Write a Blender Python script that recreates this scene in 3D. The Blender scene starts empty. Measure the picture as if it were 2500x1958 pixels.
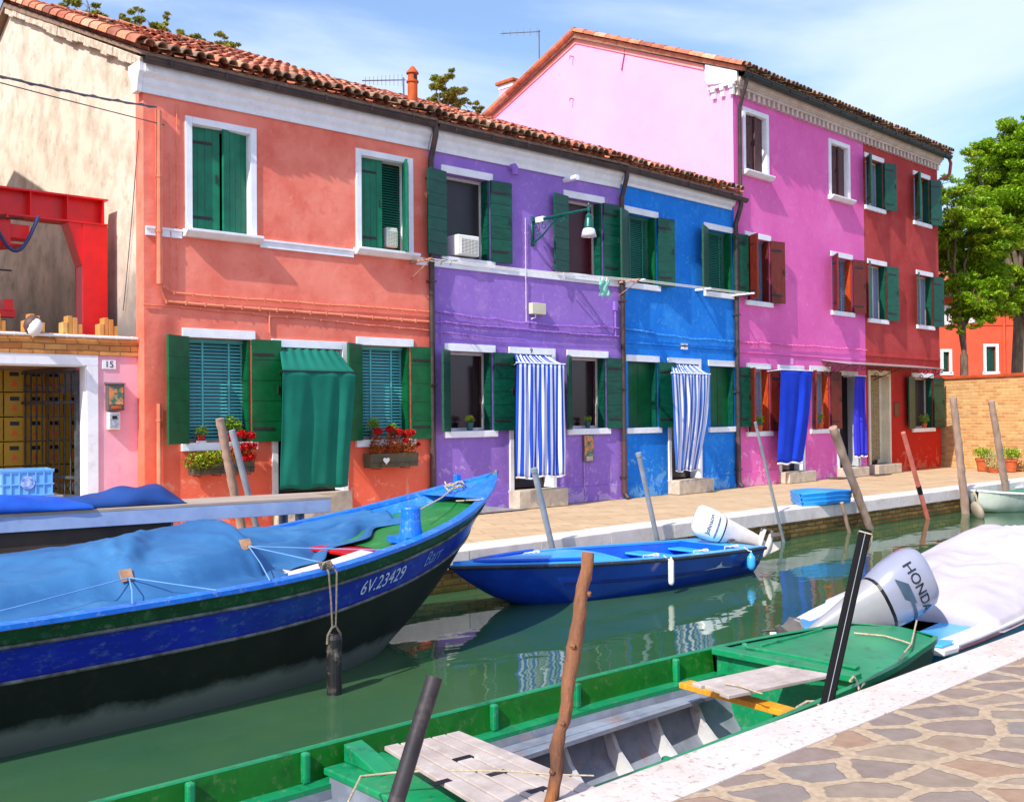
import bpy, bmesh, math, random
from mathutils import Vector, Matrix, noise
R=random.Random(7)
rad=math.radians
SC=bpy.context.scene
COL=SC.collection
# ---------------------------------------------------------------- camera solve (photo pixels -> rays)
W_,H_,F_=2500.,1958.,2522.
CAM=Vector((0,0,1.55)); YAW=rad(45.48); PIT=math.atan(33/2522.); ROLL=-0.0085
FW=Vector((math.cos(YAW)*math.cos(PIT),math.sin(YAW)*math.cos(PIT),math.sin(PIT)))
_r0=Vector((math.sin(YAW),-math.cos(YAW),0)); _u0=_r0.cross(FW)
RT=_r0*math.cos(ROLL)+_u0*math.sin(ROLL); UP=-_r0*math.sin(ROLL)+_u0*math.cos(ROLL)
def ray(x,y): return FW+RT*((x-W_/2)/F_)-UP*((y-H_/2)/F_)
def G(x,y,z=0.):
    d=ray(x,y); return CAM+d*((z-CAM.z)/d.z)
def PL(x,y,o,n):
    d=ray(x,y); return CAM+d*((Vector(o)-CAM).dot(Vector(n))/d.dot(Vector(n)))
def YP(x,y,Y): return PL(x,y,(0,Y,0),(0,1,0))
def DP(x,y,dep): return CAM+ray(x,y)*dep
# ---------------------------------------------------------------- materials
def srgb(*c):
    o=[]
    for v in c:
        v/=255.; o.append(v/12.92 if v<=.04045 else ((v+.055)/1.055)**2.4)
    return tuple(o)+(1.,)
MATS={}
def N(nt,t,**k):
    n=nt.nodes.new(t)
    for a,b in k.items():
        if a.startswith('i_'): n.inputs[a[2:].replace('_',' ')].default_value=b
        else: setattr(n,a,b)
    return n
def mat(name,c,c2=None,rough=.6,scale=3.,bump=.0,bscale=30.,spec=.4,detail=6,lo=.35,hi=.65,extra=None,metal=0.,stretch=None,dirt=None,trans=0.,coord='Object',coat=0.):
    """principled material; c..c2 mixed by noise; bump by a second noise; dirt=(colour, amount, scale)"""
    if name in MATS: return MATS[name]
    m=bpy.data.materials.new(name); m.use_nodes=True; nt=m.node_tree; L=nt.links
    b=nt.nodes['Principled BSDF']; b.inputs['Roughness'].default_value=rough
    b.inputs['Specular IOR Level'].default_value=spec; b.inputs['Metallic'].default_value=metal
    b.inputs['Coat Weight'].default_value=coat
    tc=N(nt,'ShaderNodeTexCoord'); mp=N(nt,'ShaderNodeMapping'); L.new(tc.outputs[coord],mp.inputs['Vector'])
    if stretch: mp.inputs['Scale'].default_value=stretch
    if c2 is None: c2=tuple(x*.82 for x in c[:3])+(1.,)
    nz=N(nt,'ShaderNodeTexNoise',i_Scale=scale,i_Detail=detail,i_Roughness=.62); L.new(mp.outputs[0],nz.inputs['Vector'])
    rp=N(nt,'ShaderNodeValToRGB'); rp.color_ramp.elements[0].position=lo; rp.color_ramp.elements[1].position=hi
    rp.color_ramp.elements[0].color=c; rp.color_ramp.elements[1].color=c2
    L.new(nz.outputs['Fac'],rp.inputs['Fac']); out=rp.outputs['Color']
    if dirt:
        for k,(dc,amt,ds) in enumerate(dirt if isinstance(dirt,list) else [dirt]):
            n2=N(nt,'ShaderNodeTexNoise',i_Scale=ds,i_Detail=8,i_Roughness=.7); 
            mp2=N(nt,'ShaderNodeMapping'); mp2.inputs['Location'].default_value=(3.1+k*5,7.7,1.3); L.new(mp.outputs[0],mp2.inputs['Vector']); L.new(mp2.outputs[0],n2.inputs['Vector'])
            mr=N(nt,'ShaderNodeMapRange'); mr.inputs['From Min'].default_value=.55; mr.inputs['From Max'].default_value=.72; mr.inputs['To Max'].default_value=amt
            L.new(n2.outputs['Fac'],mr.inputs['Value'])
            mx=N(nt,'ShaderNodeMix',data_type='RGBA'); mx.inputs[7].default_value=dc
            L.new(mr.outputs[0],mx.inputs[0]); L.new(out,mx.inputs[6]); out=mx.outputs[2]
    if extra: out=extra(nt,L,out,mp,tc,b)
    L.new(out,b.inputs['Base Color'])
    if bump:
        nb=N(nt,'ShaderNodeTexNoise',i_Scale=bscale,i_Detail=8,i_Roughness=.6); L.new(mp.outputs[0],nb.inputs['Vector'])
        bp=N(nt,'ShaderNodeBump'); bp.inputs['Strength'].default_value=min(1,bump*10); bp.inputs['Distance'].default_value=bump*.1
        L.new(nb.outputs['Fac'],bp.inputs['Height']); L.new(bp.outputs[0],b.inputs['Normal'])
    MATS[name]=m; return m
def tintmix(c_list,amount_noise=True):
    """extra(): mixes colours by the per-face 'tint' attribute"""
    def f(nt,L,out,mp,tc,b):
        at=N(nt,'ShaderNodeAttribute',attribute_name='tint')
        rp=N(nt,'ShaderNodeValToRGB'); e=rp.color_ramp.elements
        n=len(c_list)
        e[0].position=0; e[0].color=c_list[0]; e[1].position=1; e[1].color=c_list[-1]
        for i in range(1,n-1):
            q=e.new(i/(n-1)); q.color=c_list[i]
        L.new(at.outputs['Fac'],rp.inputs['Fac'])
        mx=N(nt,'ShaderNodeMix',data_type='RGBA',blend_type='MULTIPLY'); mx.inputs[0].default_value=1
        L.new(rp.outputs[0],mx.inputs[6]); L.new(out,mx.inputs[7]); return mx.outputs[2]
    return f
# ---------------------------------------------------------------- mesh builder
class MB:
    def __init__(s): s.v=[]; s.f=[]; s.t=[]; s.mi=[]
    def add(s,vs,fs,M=None,t=0.,mi=0):
        o=len(s.v)
        for p in vs:
            p=Vector(p); s.v.append(M@p if M else p)
        for f in fs: s.f.append([o+i for i in f]); s.t.append(t); s.mi.append(mi)
        return s
    def box(s,x0,x1,y0,y1,z0,z1,M=None,t=0.,mi=0):
        vs=[(x,y,z) for z in (z0,z1) for y in (y0,y1) for x in (x0,x1)]
        return s.add(vs,[(0,2,3,1),(4,5,7,6),(0,1,5,4),(2,6,7,3),(0,4,6,2),(1,3,7,5)],M,t,mi)
    def tube(s,pts,r,n=8,M=None,t=0.,mi=0,cap=True,capmi=None):
        pts=[Vector(p) for p in pts]; rs=r if isinstance(r,(list,tuple)) else [r]*len(pts)
        rings=[]; up=None
        for i,p in enumerate(pts):
            d=(pts[min(i+1,len(pts)-1)]-pts[max(i-1,0)])
            if d.length<1e-9: d=Vector((0,0,1))
            d.normalize()
            if up is None: up=Vector((0,0,1)) if abs(d.z)<.9 else Vector((1,0,0))
            a=d.cross(up); 
            if a.length<1e-4: a=d.cross(Vector((1,0,0)) if abs(d.x)<.9 else Vector((0,1,0)))
            a.normalize(); b=a.cross(d).normalized(); up=b
            rings.append([p+(a*math.cos(k*2*math.pi/n)+b*math.sin(k*2*math.pi/n))*rs[i] for k in range(n)])
        vs=[v for q in rings for v in q]; fs=[]
        for i in range(len(pts)-1):
            for k in range(n): fs.append((i*n+k,i*n+(k+1)%n,(i+1)*n+(k+1)%n,(i+1)*n+k))
        s.add(vs,fs,M,t,mi)
        if cap:
            s.add(rings[0],[tuple(range(n))],M,t,mi); s.add(rings[-1],[tuple(reversed(range(n)))],M,t,mi if capmi is None else capmi)
        return s
    def lathe(s,prof,n=16,M=None,t=0.,mi=0,sx=1.,sy=1.):
        vs=[(r*math.cos(k*2*math.pi/n)*sx,r*math.sin(k*2*math.pi/n)*sy,z) for r,z in prof for k in range(n)]
        fs=[(i*n+k,i*n+(k+1)%n,(i+1)*n+(k+1)%n,(i+1)*n+k) for i in range(len(prof)-1) for k in range(n)]
        return s.add(vs,fs,M,t,mi)
    def grid(s,rows,M=None,t=0.,mi=0,close=False):
        n=len(rows[0]); vs=[v for q in rows for v in q]; m=n if close else n-1
        fs=[(i*n+k,i*n+(k+1)%n,(i+1)*n+(k+1)%n,(i+1)*n+k) for i in range(len(rows)-1) for k in range(m)]
        return s.add(vs,fs,M,t,mi)
    def prism(s,poly,fn,d0,d1,M=None,t=0.,mi=0):
        n=len(poly); vs=[fn(p,d0) for p in poly]+[fn(p,d1) for p in poly]
        fs=[tuple(range(n)),tuple(reversed(range(n,2*n)))]+[(i,(i+1)%n,n+(i+1)%n,n+i) for i in range(n)]
        return s.add(vs,fs,M,t,mi)
    def build(s,name,mats,parent=None,smooth=False,bevel=0.,solid=0.,sub=0,fix=True,loc=None,weld=False):
        me=bpy.data.meshes.new(name); me.from_pydata([tuple(v) for v in s.v],[],s.f)
        if not isinstance(mats,(list,tuple)): mats=[mats]
        for m in mats: me.materials.append(m)
        a=me.attributes.new('tint','FLOAT','FACE'); a.data.foreach_set('value',s.t)
        me.polygons.foreach_set('material_index',s.mi)
        if fix:
            bm=bmesh.new(); bm.from_mesh(me)
            if weld: bmesh.ops.remove_doubles(bm,verts=bm.verts,dist=1e-5)
            bmesh.ops.recalc_face_normals(bm,faces=bm.faces); bm.to_mesh(me); bm.free()
        if smooth: me.polygons.foreach_set('use_smooth',[True]*len(me.polygons))
        o=bpy.data.objects.new(name,me); COL.objects.link(o)
        if parent: o.parent=parent
        if loc: o.location=loc
        if sub: q=o.modifiers.new('s','SUBSURF'); q.levels=q.render_levels=sub
        if solid: q=o.modifiers.new('t','SOLIDIFY'); q.thickness=solid; q.offset=0
        if bevel: q=o.modifiers.new('b','BEVEL'); q.width=bevel; q.segments=2; q.limit_method='ANGLE'
        if smooth:
            q=me.attributes.new('sharp_edge','BOOLEAN','EDGE') if 'sharp_edge' not in me.attributes else None
        return o
def autosmooth(o,ang=35):
    me=o.data; bm=bmesh.new(); bm.from_mesh(me)
    for e in bm.edges:
        e.smooth=not(len(e.link_faces)==2 and e.calc_face_angle(0)>rad(ang))
    for f in bm.faces: f.smooth=True
    bm.to_mesh(me); bm.free(); return o
def T(loc=(0,0,0),rz=0.,ry=0.,rx=0.):
    return Matrix.Translation(loc)@Matrix.Rotation(rz,4,'Z')@Matrix.Rotation(ry,4,'Y')@Matrix.Rotation(rx,4,'X')
def thing(name,label,cat,loc=(0,0,0),rz=0.,group=None):
    o=bpy.data.objects.new(name,None); COL.objects.link(o); o.location=loc; o.rotation_euler=(0,0,rz)
    o['label']=label; o['category']=cat
    if group: o['group']=group
    return o
def tag(o,label,cat,group=None):
    o['label']=label; o['category']=cat
    if group: o['group']=group
    return o
def struct(o,k='structure'): o['kind']=k; return o
def text_mesh(name,s,size,ext,mt,parent,M,warp=None,shear=0.,align='CENTER'):
    cu=bpy.data.curves.new(name,'FONT'); cu.body=s; cu.size=size; cu.extrude=ext; cu.shear=shear; cu.align_x=align; cu.align_y='CENTER'; cu.resolution_u=4
    ob=bpy.data.objects.new(name,cu); COL.objects.link(ob); dg=bpy.context.evaluated_depsgraph_get(); dg.update()
    me=bpy.data.meshes.new_from_object(ob.evaluated_get(dg)); bpy.data.objects.remove(ob); bpy.data.curves.remove(cu)
    for v in me.vertices: v.co=(warp(v.co) if warp else M@v.co)
    me.name=name; me.materials.clear(); me.materials.append(mt)
    o=bpy.data.objects.new(name,me); COL.objects.link(o); o.parent=parent; return o
def leaves(mb,c,rr,n,size,tr=(0,1),mi=0,rnd=R,flat=.0,shell=.0):
    """n small bent leaf faces scattered in an ellipsoid"""
    c=Vector(c)
    for _ in range(n):
        while 1:
            p=Vector((rnd.uniform(-1,1),rnd.uniform(-1,1),rnd.uniform(-1,1)))
            if shell<p.length<=1: break
        q=c+Vector((p.x*rr[0],p.y*rr[1],p.z*rr[2]))
        a=Vector((rnd.gauss(0,1),rnd.gauss(0,1),rnd.gauss(0,.6))).normalized(); b=a.cross(Vector((rnd.gauss(0,.5),rnd.gauss(0,.5),1))).normalized()
        s=size*rnd.uniform(.6,1.3); w=s*.42
        o=len(mb.v); mb.v+= [q-a*s*.5,q+b*w*.5,q+a*s*.5-Vector((0,0,s*.12)),q-b*w*.5]
        mb.f.append([o,o+1,o+2,o+3]); mb.t.append(rnd.uniform(*tr)); mb.mi.append(mi)
# ---------------------------------------------------------------- world, sun, camera
LD=Vector((1.05,.215,-1.0)).normalized()
sun=bpy.data.lights.new('sun','SUN'); sun.energy=4.3; sun.angle=rad(.53); sun.color=(1,.955,.87)
so=bpy.data.objects.new('sun',sun); COL.objects.link(so); so.rotation_euler=LD.to_track_quat('-Z','Y').to_euler(); so.location=(0,-5,20)
wd=bpy.data.worlds.new('World'); SC.world=wd; wd.use_nodes=True; nt=wd.node_tree; L=nt.links
bg=nt.nodes['Background']; bg.inputs['Strength'].default_value=.15
sky=N(nt,'ShaderNodeTexSky',sky_type='NISHITA'); sky.sun_disc=False
sd=-LD; sky.sun_elevation=math.asin(sd.z); sky.sun_rotation=math.atan2(sd.x,sd.y); sky.air_density=1.0; sky.dust_density=1.2; sky.ozone_density=2.0
# soft high cloud veils, by sky direction
tc=N(nt,'ShaderNodeTexCoord'); mp=N(nt,'ShaderNodeMapping'); mp.inputs['Scale'].default_value=(1.2,1.2,4.2); mp.inputs['Rotation'].default_value=(.25,.15,.3)
L.new(tc.outputs['Generated'],mp.inputs['Vector'])
nz=N(nt,'ShaderNodeTexNoise',i_Scale=1.7,i_Detail=9,i_Roughness=.52,i_Distortion=.5); L.new(mp.outputs[0],nz.inputs['Vector'])
mr=N(nt,'ShaderNodeMapRange',interpolation_type='SMOOTHSTEP'); mr.inputs['From Min'].default_value=.36; mr.inputs['From Max'].default_value=.64; mr.inputs['To Min'].default_value=.12; mr.inputs['To Max'].default_value=.8
L.new(nz.outputs['Fac'],mr.inputs['Value'])
mx=N(nt,'ShaderNodeMix',data_type='RGBA'); mx.inputs[7].default_value=(4.7,5.4,7.9,1)
hs=N(nt,'ShaderNodeHueSaturation'); hs.inputs['Saturation'].default_value=1.12; hs.inputs['Value'].default_value=1.15; L.new(sky.outputs[0],hs.inputs['Color'])
L.new(mr.outputs[0],mx.inputs[0]); L.new(hs.outputs[0],mx.inputs[6]); L.new(mx.outputs[2],bg.inputs['Color'])
cd=bpy.data.cameras.new('camera'); cd.sensor_width=36; cd.lens=36*F_/W_; cd.clip_end=3000; cd.clip_start=.05
co=bpy.data.objects.new('camera',cd); COL.objects.link(co)
co.matrix_world=Matrix(((RT.x,UP.x,-FW.x,CAM.x),(RT.y,UP.y,-FW.y,CAM.y),(RT.z,UP.z,-FW.z,CAM.z),(0,0,0,1)))
SC.camera=co
SC.render.resolution_x=1024; SC.render.resolution_y=801
SC.view_settings.view_transform='Standard'; SC.view_settings.look='None'; SC.view_settings.exposure=.42
# ---------------------------------------------------------------- frames of the houses
A1=rad(-3.3); DS=Vector((math.cos(A1),math.sin(A1),0)); BK=Vector((-math.sin(A1),math.cos(A1),0))
JJ=Vector((14.647,12.04,0)); BB=Vector((18.37,12.04,0))
HS={'s':(JJ-DS*8.83,A1),'v':(JJ-DS*4.35,A1),'b':(JJ,0.),'p':(BB,0.),'r':(BB+Vector((5.72,0,0)),0.)}
HS['g']=(HS['s'][0]+BK*.22,A1)       # gateway wall of number 15, origin at its right end
def hd(h): a=HS[h][1]; return Vector((math.cos(a),math.sin(a),0)),Vector((-math.sin(a),math.cos(a),0))
def hp(h,x,y,out=0.):
    d,b=hd(h); o=HS[h][0]-b*out; p=PL(x,y,o,b)-o; return p.dot(d),p.z
def hw(h,u,y,z):
    d,b=hd(h); return HS[h][0]+d*u+b*y+Vector((0,0,z))
# ---------------------------------------------------------------- shared materials
Wh=lambda n='white trim',c=(238,238,243),c2=(222,223,230): mat(n,srgb(*c),srgb(*c2),rough=.6,scale=4,bump=.02,bscale=40,dirt=(srgb(160,156,152),.3,9))
M_trim=Wh()
PT=tintmix([(.78,.8,.82,1),(1.2,1.16,1.1,1)])
M_green=mat('green paint',srgb(0,78,60),srgb(0,60,48),extra=PT,rough=.42,scale=6,bump=.01,bscale=60,stretch=(1,1,3),dirt=(srgb(30,105,85),.4,12))
M_green2=mat('bright green paint',srgb(0,92,48),srgb(0,74,36),rough=.42,scale=6,bump=.01,bscale=60)
M_green3=mat('emerald paint',srgb(0,118,84),srgb(0,96,70),rough=.45,scale=5,bump=.01,bscale=60)
M_brown=mat('brown shutter wood',srgb(118,34,12),srgb(70,22,14),rough=.5,scale=5,bump=.02,bscale=30,stretch=(6,6,1),lo=.3,hi=.7)
M_oldbrown=mat('old brown shutter wood',srgb(100,62,62),srgb(70,40,44),rough=.7,scale=5,bump=.03,bscale=30,stretch=(8,8,1))
M_iron=mat('dark iron',srgb(38,36,42),srgb(60,50,48),rough=.5,scale=20,metal=.3)
M_lead=mat('gutter metal',srgb(62,54,58),srgb(84,72,70),rough=.45,scale=5,metal=.4,dirt=(srgb(120,70,50),.4,6))
M_dkgut=mat('dark gutter metal',srgb(24,42,44),srgb(34,54,56),rough=.4,scale=5,metal=.3)
M_dark=mat('dark room behind the window',srgb(40,12,22),srgb(30,12,20),rough=.15,scale=2,spec=.6)
M_dark2=mat('dark grey window screen',srgb(40,38,44),srgb(50,46,52),rough=.35,scale=2)
M_maroon=mat('maroon net behind the window',srgb(72,0,22),srgb(50,0,16),rough=.3,scale=2)
M_blind=mat('turquoise blind',srgb(84,178,178),srgb(60,150,152),rough=.5,scale=2)
M_blindg=mat('green blind',srgb(40,120,100),srgb(26,100,84),rough=.5,scale=2)
M_lace=mat('blue grey net curtain',srgb(130,140,165),srgb(90,100,130),rough=.8,scale=60,stretch=(1,1,1.5),bump=.02,bscale=90)
M_sash=mat('pale window frame',srgb(205,205,195),srgb(180,180,175),rough=.5)
M_stone=mat('pale stone step',srgb(205,190,168),srgb(175,160,142),rough=.8,scale=5,bump=.03,bscale=50,dirt=(srgb(120,105,92),.6,7))
M_black=mat('black paint',srgb(14,14,18),srgb(24,24,28),rough=.4)
M_whitep=mat('white plastic',srgb(232,230,222),srgb(222,220,212),rough=.35,scale=3)
M_text=mat('black lettering',srgb(22,22,40),srgb(22,22,40),rough=.5)
M_terra=mat('fired terracotta',srgb(196,98,52),srgb(160,76,40),rough=.8,scale=9,bump=.03,bscale=50)
def plaster(name,c,c2,dirt,sc=1.2,b=.05):
    return mat(name,srgb(*c),srgb(*c2),rough=.85,scale=sc,bump=b,bscale=9,spec=.2,dirt=dirt,lo=.3,hi=.7)
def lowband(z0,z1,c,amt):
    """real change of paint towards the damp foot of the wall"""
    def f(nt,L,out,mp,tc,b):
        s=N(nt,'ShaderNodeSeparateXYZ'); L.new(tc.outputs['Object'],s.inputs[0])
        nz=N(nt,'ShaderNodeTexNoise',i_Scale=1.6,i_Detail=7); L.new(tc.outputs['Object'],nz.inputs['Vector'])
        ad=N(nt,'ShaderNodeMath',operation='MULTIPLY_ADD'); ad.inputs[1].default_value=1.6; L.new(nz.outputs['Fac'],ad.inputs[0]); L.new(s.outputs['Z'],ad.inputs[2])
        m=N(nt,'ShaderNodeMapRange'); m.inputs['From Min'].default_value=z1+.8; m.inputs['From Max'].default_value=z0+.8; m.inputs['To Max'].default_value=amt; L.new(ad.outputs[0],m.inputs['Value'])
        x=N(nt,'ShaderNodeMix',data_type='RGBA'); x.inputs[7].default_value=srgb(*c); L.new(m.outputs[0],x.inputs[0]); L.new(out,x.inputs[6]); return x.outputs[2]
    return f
def chain(*fs):
    def f(nt,L,out,mp,tc,b):
        for g_ in fs: out=g_(nt,L,out,mp,tc,b)
        return out
    return f
def peel(z1,c,amt=.75,sc=4.):
    """flaked patches of bare render near the foot of the wall, and a few higher up"""
    def f(nt,L,out,mp,tc,b):
        s=N(nt,'ShaderNodeSeparateXYZ'); L.new(tc.outputs['Object'],s.inputs[0])
        nz=N(nt,'ShaderNodeTexNoise',i_Scale=sc,i_Detail=9,i_Roughness=.68,i_Distortion=.6); L.new(tc.outputs['Object'],nz.inputs['Vector'])
        zr=N(nt,'ShaderNodeMapRange'); zr.inputs['From Min'].default_value=0; zr.inputs['From Max'].default_value=z1; zr.inputs['To Min'].default_value=.17; zr.inputs['To Max'].default_value=.0; L.new(s.outputs['Z'],zr.inputs['Value'])
        ad=N(nt,'ShaderNodeMath',operation='ADD'); L.new(nz.outputs['Fac'],ad.inputs[0]); L.new(zr.outputs[0],ad.inputs[1])
        m=N(nt,'ShaderNodeMapRange'); m.inputs['From Min'].default_value=.665; m.inputs['From Max'].default_value=.69; m.inputs['To Max'].default_value=amt; L.new(ad.outputs[0],m.inputs['Value'])
        x=N(nt,'ShaderNodeMix',data_type='RGBA'); x.inputs[7].default_value=srgb(*c); L.new(m.outputs[0],x.inputs[0]); L.new(out,x.inputs[6]); return x.outputs[2]
    return f
M_salmon=mat('salmon plaster',srgb(240,138,118),srgb(222,108,90),rough=.85,scale=1.3,bump=.09,bscale=6,spec=.2,lo=.38,hi=.64,
    dirt=[(srgb(242,158,140),.5,1.8),(srgb(214,88,70),.55,3.0)],extra=chain(lowband(.4,2.9,(232,92,58),.7),peel(1.2,(232,150,124),.7)))
M_purple=mat('violet plaster',srgb(154,116,198),srgb(140,104,190),rough=.85,scale=1.1,bump=.03,bscale=8,spec=.2,dirt=[(srgb(178,138,204),.7,1.5),(srgb(118,92,176),.5,3),(srgb(196,164,214),.5,11)],extra=chain(lowband(-.2,.9,(122,88,176),.6),peel(1.1,(186,166,204),.6)))
M_blue=mat('blue plaster',srgb(34,132,226),srgb(22,116,212),rough=.85,scale=1.1,bump=.03,bscale=8,spec=.2,dirt=[(srgb(64,158,232),.7,1.6),(srgb(18,94,184),.5,3),(srgb(110,180,232),.45,11)],extra=chain(lowband(-.2,.9,(18,104,186),.6),peel(1.1,(120,178,222),.6)))
M_pink=mat('pink plaster',srgb(232,112,184),srgb(220,98,172),rough=.85,scale=.8,bump=.03,bscale=8,spec=.2,dirt=[(srgb(238,140,198),.6,1.2),(srgb(206,84,160),.4,3),(srgb(240,160,206),.4,11)],extra=chain(lowband(-.2,.9,(222,104,172),.5),peel(1.1,(232,176,204),.6)))
M_gable=mat('pale pink plaster',srgb(246,170,222),srgb(240,160,216),rough=.85,scale=.6,bump=.03,bscale=6,spec=.2,dirt=(srgb(232,150,212),.5,1.0))
M_red=mat('brick red plaster',srgb(184,72,70),srgb(164,54,52),rough=.85,scale=1.3,bump=.05,bscale=8,spec=.2,dirt=[(srgb(206,96,84),.5,2.),(srgb(150,40,38),.5,4)],extra=chain(lowband(.9,3.2,(184,32,12),.9),peel(1.1,(200,110,90),.6)))
M_CR=0
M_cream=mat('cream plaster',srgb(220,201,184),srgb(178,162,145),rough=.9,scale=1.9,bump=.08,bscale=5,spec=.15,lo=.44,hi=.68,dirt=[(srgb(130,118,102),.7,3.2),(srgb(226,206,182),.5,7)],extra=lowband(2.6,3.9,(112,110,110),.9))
M_pale=mat('pale pink plaster by the gate',srgb(238,178,192),srgb(226,160,180),rough=.85,scale=1.4,bump=.05,bscale=9,spec=.2,dirt=(srgb(206,140,160),.5,5))
M_tile=mat('clay roof tiles',(1,1,1,1),(.7,.66,.62,1),rough=.85,scale=7,bump=.03,bscale=50,dirt=[(srgb(150,136,110),.8,4),(srgb(64,58,50),.75,9)],
    extra=tintmix([srgb(206,116,84),srgb(226,150,116),srgb(184,98,72),srgb(236,172,140),srgb(212,124,92),srgb(150,92,74),srgb(228,140,100)]))
M_tiled=mat('weathered roof edge tiles',(1,1,1,1),(.7,.66,.62,1),rough=.85,scale=7,bump=.03,bscale=50,extra=tintmix([srgb(120,100,82),srgb(168,132,108),srgb(90,80,66),srgb(180,140,112)]))
M_under=mat('mortar under the tiles',srgb(150,120,100),srgb(120,96,80),rough=.9,scale=8,bump=.04,bscale=40)
# ---------------------------------------------------------------- house pieces (local: x along the front, -y out, z up)
def shell(mb,u0,u1,z0,z1,holes,th=.25,y0=0.):
    xs=sorted({u0,u1}|{v for h in holes for v in h[:2]}); zs=sorted({z0,z1}|{v for h in holes for v in h[2:]})
    for i in range(len(xs)-1):
        for k in range(len(zs)-1):
            cx=(xs[i]+xs[i+1])/2; cz=(zs[k]+zs[k+1])/2
            if any(h[0]<cx<h[1] and h[2]<cz<h[3] for h in holes): continue
            mb.add([(xs[i],y0,zs[k]),(xs[i+1],y0,zs[k]),(xs[i+1],y0,zs[k+1]),(xs[i],y0,zs[k+1])],[(0,1,2,3)])
    def q(a,b,c,d): mb.add([a,b,c,d],[(0,1,2,3)])
    y1=y0+th
    for a,b,c,d in holes:
        q((a,y0,c),(a,y1,c),(a,y1,d),(a,y0,d)); q((b,y0,c),(b,y0,d),(b,y1,d),(b,y1,c))
        q((a,y0,d),(a,y1,d),(b,y1,d),(b,y0,d)); q((a,y0,c),(b,y0,c),(b,y1,c),(a,y1,c))
    q((u0,y0,z0),(u0,y0,z1),(u0,y1,z1),(u0,y1,z0)); q((u1,y0,z0),(u1,y1,z0),(u1,y1,z1),(u1,y0,z1)); q((u0,y0,z1),(u1,y0,z1),(u1,y1,z1),(u0,y1,z1))
def leafmb(w,h,M,planks=7,th=.035,vert=False,hinge=None):
    mb=MB(); g=.004
    if vert:
        n=max(2,round(w/.11))
        for i in range(n): mb.box(i*w/n+g/2,(i+1)*w/n-g/2,-th/2,th/2,0,h,M,t=R.uniform(.2,1))
        mb.box(0.005,w-.005,-th/2+.006,th/2-.006,.01,h-.01,M)
    else:
        for i in range(planks):
            e=.002*R.uniform(-1,1)
            mb.box(0,w,-th/2+e,th/2+e,i*h/planks+g,(i+1)*h/planks-g,M,t=R.uniform(.2,1))
        mb.box(0.004,w-.004,-th/2+.007,th/2-.007,.005,h-.005,M)
    if hinge:
        for z in (h*.12,h*.84): mb.box(.0,w*.75,-th/2-.008,-th/2+.002,z,z+.035,M,mi=1)
        mb.box(w*.86,w*.89,-th/2-.02,-th/2+.002,h*.48,h*.56,M,mi=1)
    return mb
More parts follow.
